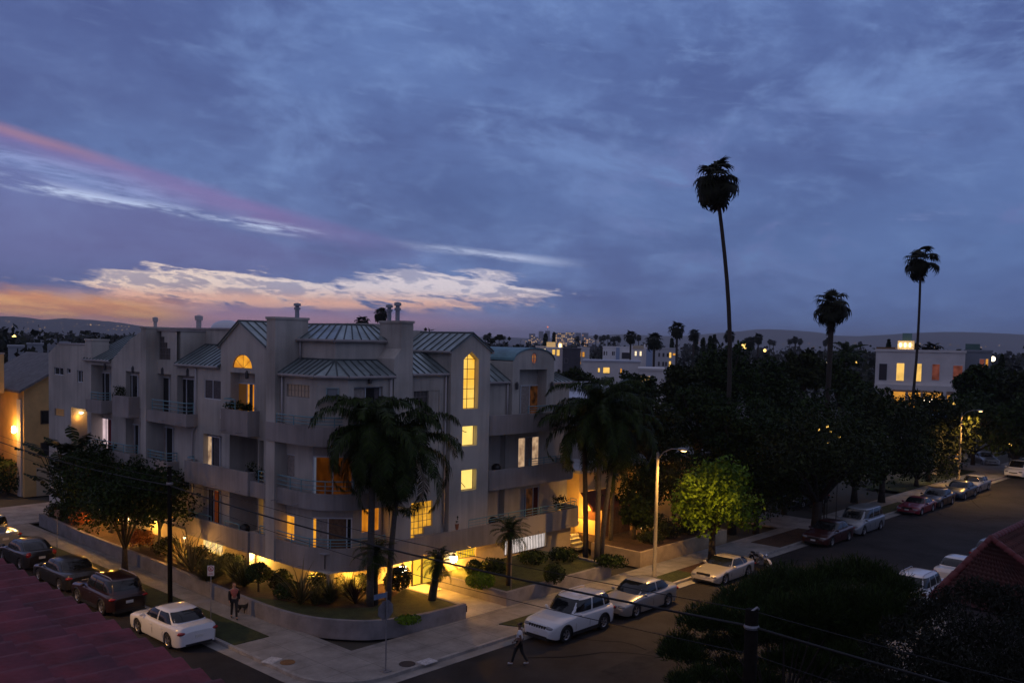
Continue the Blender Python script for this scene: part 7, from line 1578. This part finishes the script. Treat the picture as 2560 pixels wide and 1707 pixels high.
# far houses on the left
for i, (p0, p1, pt_, d) in enumerate([(68, 108, 862, 210), (118, 142, 852, 240), (86, 104, 848, 300), (20, 60, 868, 190), (150, 176, 858, 230), (245, 262, 838, 330)]):
    facing_block('distant_house', ['pale distant house left of the apartment roof', 'pale distant house right above the apartment end wall', 'small bluish distant house among the dark trees', 'dim distant house above the tan house roof', 'grey distant house behind the end chimney', 'tiny distant house by the amber street light'][i], 'house', p0, p1, pt_, d, 9, mat('distant_wall', (.30, .32, .36), .85), [(.2, .4, .6, .8, M_WDARK)], group='distant houses on the left')

for i, (xx, yy, h_, r_, lb) in enumerate([(31.0, 8.4, 3.6, 1.5, 'dark bushy tree against the orange lit wall'), (32.6, 8.2, 5.2, 2.3, 'larger dark tree hiding the end of the orange lit wall'), (36.5, 9.0, 5.6, 2.6, 'dark tree past the end of the tan garden wall'), (27.6, 6.2, 2.6, 1.0, 'small dark tree between the fence and the lamp post')]):
    tree(lb, xx, yy, h_, r_, h_*.40, .2, 4200, M_LEAF, .12, .8, 160+i, clumps=24, base=.9, low=-.8)
HAZE = 1.25e-4
# ================================================================ trees of the middle distance
def tree_px(label, px, py_top, D, wpx, m=None, n=5200, leaf=None, seed=1, zr=None, low=-.55, clumps=30, base=None, **k):
    x, y, zt = far(px, py_top, D); rx = wpx/2*D/2290; rz = zr or min(zt*.46, rx*1.15)
    return tree(label, x, y, zt, rx, rz, leaf or max(.16, D*.0042), n, m or M_LEAF, max(.12, zt*.028), 0, seed, clumps=clumps, cr=rx*.36, low=low, base=base, **k)
TR = [('round tree right of the arched dormer', 1432, 916, 112, 96), ('small round tree left of the amber windowed house', 1496, 945, 98, 84), ('dark tree in front of the low white building', 1588, 928, 84, 105), ('dark tree left of the tallest palm trunk', 1700, 915, 78, 120), ('largest dark tree right of the tallest palm trunk', 1818, 868, 84, 175),
      ('dark tree between the tallest palm and the shorter palm', 1925, 905, 92, 130), ('pointed dark tree left of the shorter palm trunk', 2008, 880, 112, 92), ('dark tree right of the shorter palm trunk', 2108, 892, 118, 130), ('dark tree below the modern white block', 2195, 962, 98, 130), ('dark tree behind the first garden lamps', 1632, 985, 64, 160),
      ('broad dark tree behind the lit green tree', 1880, 980, 72, 230), ('broad dark tree below the shorter palm', 2060, 985, 78, 250), ('dark tree left of the slender palm trunk', 2215, 985, 84, 200), ('dark conifer right of the modern white block', 2440, 915, 128, 80), ('dark tree in front of the blue grey block', 2490, 925, 140, 96), ('dark tree at the right edge by the skyline', 2540, 915, 132, 130),
      ('dark tree behind the far street lamp', 2440, 985, 118, 200), ('dark tree filling the right edge below the skyline', 2545, 985, 112, 170), ('dark tree between the feather palm clump and the lamp', 1560, 985, 68, 120), ('dark tree filling the gap behind the tallest palm', 1750, 960, 70, 170), ('dark tree under the tallest palm crown line', 1840, 1010, 66, 150), ('dark low tree under the modern white block', 2330, 985, 100, 170), ('dark tree behind the big spreading street tree', 1985, 960, 88, 170)]
for i, (lb, px, py, D, w) in enumerate(TR): tree_px(lb, px, py, D, w, M_LEAF if i % 3 else M_LEAF2, seed=200+i, group='dark trees along the street' if D < 100 else 'dark trees of the middle distance')
x, y, _ = at(2040, 1335, KZ); tree('big spreading street tree with a thick trunk beside the dark red sedan', x, y, 8.4, 5.2, 3.0, .26, 9000, M_LEAF2, .34, KZ, 230, clumps=44, cr=1.5, base=2.4, low=-.45)
x, y, _ = at(2200, 1262, KZ); tree('dark tree over the pavement beyond the minivan', x, y+2.2, 6.6, 3.6, 2.6, .26, 6000, M_LEAF, .25, KZ, 231, clumps=34, cr=1.2, base=1.6, low=-.6)
x, y, _ = at(2345, 1222, KZ); tree('low dark bushy tree beside the dark blue sedan', x, y+2.0, 4.4, 3.4, 2.0, .24, 5200, M_LEAF, .2, KZ, 232, clumps=30, cr=1.1, base=.8, low=-.8)
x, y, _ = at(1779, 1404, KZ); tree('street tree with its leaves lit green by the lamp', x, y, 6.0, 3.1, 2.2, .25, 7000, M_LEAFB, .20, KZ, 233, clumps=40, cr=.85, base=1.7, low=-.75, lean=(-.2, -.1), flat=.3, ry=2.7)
x, y, _ = at(1890, 1330, 0); tree('dark round tree right of the lit green tree', x, y, 5.6, 2.6, 2.3, .22, 5200, M_LEAF, .2, 0, 234, clumps=28, cr=1., base=1.2, low=-.8)
x, y, _ = at(1660, 1300, 0); tree('dark tree just behind the tall street lamp', x, y+3, 6.0, 2.2, 2.2, .22, 4200, M_LEAF2, .16, 0, 235, clumps=24, base=1.6, low=-.6)
x, y, _ = at(1960, 1290, 0); tree('low dark tree behind the fence line', x, y, 4.6, 3.2, 2.0, .24, 4200, M_LEAF2, .2, 0, 236, clumps=26, base=1., low=-.8)
# dim lights among the trees
for i, (px, py, D) in enumerate([(2068, 1066, 80), (2046, 1073, 80), (2075, 1080, 80), (2098, 1090, 80), (2068, 1105, 80), (2302, 1006, 120), (2385, 1008, 118), (2352, 1028, 116), (2525, 1112, 120), (1716, 939, 150), (2142, 905, 140)]):
    x, y, z = far(px, py, D-8); g = MB(); g.ball((0, 0, 0), .17 if D > 100 else .11, 8, 6); b = MB(); b.tube([(0, 0, -.08), (0, 0, -z)], .03, 5); o = b.build('yard_lamp', M_BLACK, loc=(x, y, z)); g.build('lamp_glass', glow('yard_lamp_glass', (1., .58, .12), 1.6), o); tag(o, 'small amber yard lamp glimmering through the dark trees', 'lamp', 'yard lamps among the trees')
# ================================================================ skyline: far woods, palms, towers, hills
rng = np.random.default_rng(300); parts = []
def blob(x, y, z, rx, rz, n, s):
    C, Rd = crown_clumps(rx, rx, rz, 9, rx*.5, rng, -.9); V, F = leaves(C, Rd, n, s, rng, .0, .8); return V+np.array([x, y, z]), F
for i in range(520):
    D = 190+1500*rng.random()**1.8; px = -60+2680*rng.random(); x, y, _ = far(px, 900, D); h = (7+6*rng.random())*(1.25 if px < 420 or px > 1050 else 1); h = min(h, 13.6 if D < 700 else 16); D = max(D, 330) if 1320 < px < 1720 else D; h = min(h, 7.5) if 1320 < px < 1720 and D < 480 else h; x, y, _ = far(px, 900, D); rx = 4+5*rng.random(); parts.append(blob(x, y, h*.5, rx, h*.52, 90, max(1.4, D*.004)))
V, F = merge(parts); tag(np_mesh('far_woods', V, F, leafmat('far_leaves', (.012, .016, .011), (.030, .034, .020))), kind='stuff')
# pointed conifers on the skyline
for i, (px, py, D, w) in enumerate([(1364, 836, 420, 22), (1385, 833, 430, 9), (1680, 848, 330, 18), (1740, 836, 320, 24), (1758, 846, 300, 26), (1776, 842, 290, 26), (1786, 838, 285, 24), (2222, 850, 240, 24), (2505, 888, 190, 26)]):
    x, y, zt = far(px, py, D); rx = w/2*D/2290; t = thing('skyline_conifer', 'dark pointed conifer standing on the skyline', 'tree', (x, y, 0), 0, 'conifers on the skyline'); k = 700; f = rng.random(k)**.7; a = rng.random(k)*6.283; rr = rx*(1-f*.85)*(.5+.5*rng.random(k))*(1.+.25*np.sin(f*30))
    P = np.stack([rr*np.cos(a), rr*np.sin(a), zt*(.15+.85*f)], 1); s = max(.5, D*.0042); nr = unit(k, rng); a_ = np.cross(nr, unit(k, rng)); b_ = np.cross(nr, a_); V = np.stack([P-a_*s*.5, P+b_*s*.5, P+a_*s*.5, P-b_*s*.5], 1).reshape(-1, 3); np_mesh('crown', V, np.arange(4*k).reshape(k, 4), M_LEAF, t); b = MB(); b.tube([(0, 0, 0), (0, 0, zt*.9)], [zt*.03, .05], 6); b.build('trunk', M_BARK, t)
# far palms: one crown, copied
(V, F), S = fan_crown(1.2, 1.2, 26, np.random.default_rng(310), nb=9, skirt=16, sk=(1.4, .4)); tp = thing('far_palm', None, 'palm tree', (0, 0, 0)); pc_ = np_mesh('crown', V, F, M_FAN, tp); b = MB(); b.tube([(0, 0, -40), (0, 0, 0)], [.35, .22], 7); b.build('trunk', M_PBARK, tp)
FP = [(952, 787, 210, 1.0, 'far palm rising behind the twin chimney pots'), (905, 806, 200, .9, 'low far palm behind the hip roof'), (1693, 824, 190, 1.0, 'far palm silhouette left of the tallest palm trunk'), (1577, 842, 250, 1.05, 'far palm standing before the white modern block'), (1636, 853, 210, 1.15, 'far palm before the pale blue fin'), (1545, 845, 600, 1., None), (1597, 844, 520, 1., None), (1735, 838, 260, 1., 'far palm with a lopsided crown near the skyline conifers'), (1824, 840, 260, 1.0, 'far palm right beside the tallest palm trunk'), (1896, 846, 300, 1., 'far palm left of the amber floodlight'), (1875, 856, 280, 1., 'leafy far palm by the amber floodlight'), (2296, 878, 165, .8, 'small palm in front of the modern white block'), (2330, 876, 165, .85, 'second small palm in front of the modern white block')]
for px, D in [(1112, 900), (1131, 850), (1058, 760), (1068, 760), (1076, 700), (1088, 680), (1103, 640), (1123, 800), (1141, 700), (1155, 700), (1166, 700), (1213, 640), (1222, 600), (1248, 560), (1120, 640), (1260, 900), (1502, 760), (1510, 700), (1520, 760), (1530, 700), (1537, 640), (1548, 700), (1443, 620), (1490, 700), (1925, 640), (1934, 600), (1975, 560), (1988, 560), (2000, 620), (2063, 640), (2070, 560), (2150, 640), (1990, 700), (1865, 760)]:
    FP.append((px, 838+rng.random()*10+max(0, (px-1300)*.016), D, .95+.3*rng.random(), None))
tp.location = (0, 0, -400)
for px, py, D, s, lb in FP:
    o = copy_tree(tp); x, y, z = far(px, py, D); o.location = (x, y, z-.0); o.scale = (s,)*3; o.rotation_euler = (0, 0, px*1.3); o['category'] = 'palm tree'
    if lb: o['label'] = lb; o['group'] = 'far palms in the middle distance'
    else: o['label'] = 'tiny palm silhouette standing on the skyline'; o['group'] = 'tiny palms on the skyline'
for o in list(tp.children)+[tp]: bpy.data.objects.remove(o)
x, y, z = far(2116, 872, 150); t = feather_palm('bushy palm left of the modern white block', x, y, 0, z-1.0, 3.6, 20, 26, .9, .14, 320, low=-20, droop=1.2)
# city towers
def tower(label, px0, px1, py, D, dens, col, seed, depth=30):
    x, y, zt = far((px0+px1)/2, py, D); a, c = far(px0, py, D), far(px1, py, D); w = math.hypot(a[0]-c[0], a[1]-c[1]); t = thing('office_tower', label, 'tower', (x, y, 0), math.atan2(c[1]-a[1], c[0]-a[0])); part_box('wall', mat('tower_wall', (.16, .17, .21), .6), t, -w/2, w/2, 0, depth, 0, zt); r_ = np.random.default_rng(seed)
    if dens:
        b = MB(); nx = max(3, int(w/7)); nz = max(3, int(zt/6))
        for i in range(nx):
            for j in range(nz):
                if r_.random() < dens: x0 = -w/2+w*i/nx; z0 = zt*j/nz; b.box(x0+.8, x0+w/nx*.75, -.6, -.1, z0+.8, z0+zt/nz*.6)
        if b.v: o = b.build('lit_windows', glow('tower_windows_'+str(seed), col, 1.1, .5, .05), t); tag(o, kind='stuff')
    return t
tower('lit office tower left in the distant cluster', 1323, 1338, 834, 4000, .35, (1., .55, .22), 1); tower('low lit block beside the leftmost distant tower', 1334, 1346, 842, 4000, .3, (1., .6, .28), 2)
tower('dark square distant tower left of the red beacon', 1347, 1359, 828, 4000, 0, (1, 1, 1), 3); t = tower('dark distant tower carrying the red beacon', 1363, 1375, 827, 4000, .05, (1., .5, .2), 4)
zt = far(1369, 827, 4000)[2]; b = MB(); b.tube([(0, 5, zt), (0, 5, zt+17)], .7, 5); f = b.build('mast', mat('mast_metal', (.3, .1, .08), .6), t); b = MB(); b.ball((0, 5, zt+17), 3.2, 8, 6); b.build('beacon', glow('red_beacon', (1., .25, .10), 1.4), f)
tower('wide lit distant block behind the skyline conifers', 1389, 1413, 832, 4000, .42, (1., .58, .24), 5); tower('second wide lit distant block right of the conifers', 1414, 1437, 831, 4000, .42, (1., .6, .26), 6); tower('dim distant slab between the lit blocks', 1438, 1453, 832, 4000, .06, (1., .6, .3), 7); tower('distant block with a bright top right in the cluster', 1455, 1471, 832, 4000, .35, (1., .5, .2), 8); tower('low lit distant block at the right end of the cluster', 1462, 1482, 845, 4000, .3, (1., .6, .3), 9)
# hills
M_HILL = mat('hill_scrub', (.055, .058, .055), .95, var=.3, scale=.002)
def hill(nm, prof, D, depth, seed, m=M_HILL):
    r_ = np.random.default_rng(seed); xs = np.linspace(prof[0][0], prof[-1][0], 90); ys = np.interp(xs, [p[0] for p in prof], [p[1] for p in prof])+np.convolve(r_.normal(size=96)*1.2, np.ones(7)/7, 'valid')[:90]
    rows = []
    for k, (f, dz) in enumerate([(-depth*.5, 0), (-depth*.25, .45), (-depth*.1, .8), (0, 1.), (depth*.5, .6), (depth, 0)]):
        row = []
        for px, py in zip(xs, ys):
            x, y, z = far(px, py, D); d = np.array([x-CAM[0], y-CAM[1]]); d /= np.linalg.norm(d); zz = max(0, z)*dz*(1+.12*math.sin(px*.05+k*2) if 0 < k < 3 else 1); row.append((x+d[0]*f, y+d[1]*f, zz-.5))
        rows.append(row)
    V = np.array(rows).reshape(-1, 3); n = 90; i, j = np.meshgrid(np.arange(5), np.arange(n-1), indexing='ij'); F = np.stack([i*n+j, i*n+j+1, (i+1)*n+j+1, (i+1)*n+j], -1).reshape(-1, 4); return tag(np_mesh(nm, V, F, m, smooth=True), kind='structure')
hill('hills', [(-300, 786), (-60, 788), (0, 790), (60, 793), (110, 799), (160, 795), (230, 800), (300, 806), (350, 814), (420, 828), (520, 842)], 5200, 2200, 1)
hill('hills', [(1050, 846), (1180, 842), (1240, 841), (1330, 846), (1420, 842), (1500, 838), (1560, 835), (1620, 838), (1700, 840), (1800, 832), (1850, 828), (1905, 822), (1960, 824), (2040, 829), (2090, 838), (2150, 840), (2230, 836), (2300, 832), (2380, 829), (2480, 832), (2560, 836), (2800, 840)], 7400, 2600, 2)
# scattered lights of the far town
b = MB(); r_ = np.random.default_rng(401)
for i in range(150):
    if i < 40: px, py, D = 5+330*r_.random()**.9, 800+26*r_.random(), 4100; py = max(py, 800+px*.05)
    elif i < 100: px, py, D = 1300+200*r_.random(), 846+12*r_.random(), 3300
    else: px, py, D = 1100+1400*r_.random(), 856+14*r_.random(), 1500
    x, y, z = far(px, py, D); s = D*.00018*(.6+.9*r_.random()); b.box(x-s*1.6, x+s*1.6, y-s, y+s, max(.5, z)-s, max(.5, z)+s)
tag(b.build('town_lights', glow('town_lights', (1., .60, .26), .9)), kind='stuff')
for i, (px, py, D, s, e) in enumerate([(35, 841, 500, .9, 6.), (44, 866, 330, .75, 7.), (291, 841, 600, .9, 5.), (1862, 864, 420, 1.4, 3.), (1912, 876, 430, .7, 3.), (2482, 897, 240, .6, 4.), (1740, 860, 380, .55, 5.), (2070, 905, 200, .3, 5.)]):
    x, y, z = far(px, py, D); g = MB(); g.ball((0, 0, 0), s, 8, 6); b = MB(); b.tube([(0, 0, -s*.8), (0, 0, -z)], .08, 5); o = b.build('flood_lamp', M_BLACK, loc=(x, y, z)); g.build('lamp_glass', glow('flood_lamp_'+str(i), ((1., .62, .16), (1., .85, .6), (1., .6, .12))[(0, 1, 2, 0, 0, 1, 1, 1)[i]], e), o); tag(o, ['amber street light over the distant left trees', 'white street light over the distant left trees', 'amber street light right of the end chimney', 'large amber floodlight right of the tallest palm trunk', 'amber floodlight right of the leafy far palm', 'small white lamp right of the blue grey block', 'white point of light below the skyline conifers', 'white point of light beside the shorter palm trunk'][i], 'street light', 'distant street lights')
# ================================================================ things on the balconies
def grill(label, x, y, z, cov=True):
    t = thing('barbecue_grill', label, 'grill', (x, y, z)); b = MB(); b.lathe([(.02, .62), (.22, .66), (.29, .82), (.27, .98), (.15, 1.1), (.02, 1.13)], (0, 0, 0), 14); b.build('kettle', mat('black_enamel', (.012, .012, .014), .4), t, smooth=True)
    for k in range(3): b = MB(); a = k*2.09; b.tube([(.12*math.cos(a), .12*math.sin(a), .66), (.27*math.cos(a), .27*math.sin(a), 0)], .014, 5); b.build('leg', M_BLACK, t)
x, _ = ony(1235, 1290, 8.75); grill('black kettle grill on the long first floor balcony', x, 8.8, FL1); x, _ = ony(1241, 1160, 8.9); grill('black grill on the right second floor balcony', x, 8.9, FL2)
y, _ = onx(622, 1160, 6.0); grill('black grill in the dark loggia of the second floor', 6.0, y, FL2); y, _ = onx(612, 1300, 6.0); grill('black grill in the dark loggia of the first floor', 6.0, y, FL1)
def chair(label, x, y, z, rz):
    t = thing('balcony_chair', label, 'chair', (x, y, z), rz); m = mat('white_plastic', (.62, .63, .66), .5)
    b = MB(); b.box(-.22, .22, -.22, .22, .40, .44); b.build('seat', m, t, bevel=.01); b = MB(); b.tube([(-.2, -.2, .8), (-.21, 0, .86), (-.2, .2, .8)], .02, 5)
    for k in range(5): b.tube([(-.2, -.18+.09*k, .43), (-.21, -.18+.09*k, .82)], .014, 4)
    b.build('backrest', m, t)
    for sx in (-.19, .19):
        for sy in (-.19, .19): b = MB(); b.tube([(sx, sy, .40), (sx*1.1, sy*1.1, 0)], .018, 5); b.build('leg', m, t)
x, _ = ony(1352, 1040, 9.2); chair('white plastic chair on the right top floor balcony', x, 9.1, FL3, R(80)); y, _ = onx(565, 1030, 5.95); chair('white plastic chair heaped on the balcony under the arched window', 5.95, y, FL3+.55, R(120))
def pot(label, x, y, z, r, hh, seed, m=None):
    t = thing('potted_plant', label, 'plant', (x, y, z)); b = MB(); b.lathe([(.01, 0), (.14, 0), (.19, .32), (.17, .32), (.16, .28), (.01, .28)], (0, 0, 0), 12); b.build('pot', mat('terracotta', (.22, .08, .045), .8), t); rg = np.random.default_rng(seed); C, Rd = crown_clumps(r, r, hh/2, 8, r*.5, rng, -.8); V, F = leaves(C+np.array([0, 0, .3+hh/2]), Rd, 500, .10, rg); np_mesh('foliage', V, F, m or M_LEAF, t)
y, _ = onx(297, 975, 5.9); pot('bushy potted plant on the second top floor balcony from the end', 5.9, y, FL3+.4, .5, .95, 1); y, _ = onx(583, 1025, 5.75); pot('low potted plant along the balcony under the arched window', 5.8, y, FL3+.75, .35, .5, 2); y, _ = onx(612, 1025, 5.75); pot('second low potted plant under the arched window', 5.8, y, FL3+.75, .32, .45, 3)
x, _ = ony(1160, 1300, 8.3); pot('small cactus like potted plant on the wall top beside the stair tower', 13.9, 8.32-.12, 3.02, .12, .45, 4)
x, _ = ony(1398, 1275, 8.6); pot('dark potted shrub at the end of the long first floor balcony', x, 8.6, FL1+.5, .5, 1.0, 5); y, _ = onx(640, 1158, 5.95); pot('dark potted shrub by the second floor loggia', 5.95, y+.2, FL2, .5, 1.1, 6)
x, y = 6.45, 9.2; t = thing('balcony_table', 'pale table on the first floor corner balcony', 'table', (x, y, FL1)); part_box('tabletop', mat('pale_table', (.35, .36, .40), .6), t, -.5, .5, -.3, .3, .70, .74)
for sx in (-.42, .42):
    for sy in (-.22, .22): part_box('leg', M_BLACK, t, sx-.02, sx+.02, sy-.02, sy+.02, 0, .70)

# ================================================================ the evening air
hz = MB(); hz.box(-11200, 11200, -11200, 11200, -1.2, 205); hm = bpy.data.materials.new('evening_haze'); ht = nt(hm)
ho = ht.nodes.new('ShaderNodeOutputMaterial'); hv = ht.nodes.new('ShaderNodeVolumePrincipled'); ht.links.new(hv.outputs[0], ho.inputs['Volume'])
hv.inputs['Color'].default_value = (.86, .88, .95, 1); hv.inputs['Density'].default_value = HAZE; hv.inputs['Anisotropy'].default_value = .25
tag(hz.build('haze', hm), kind='stuff')
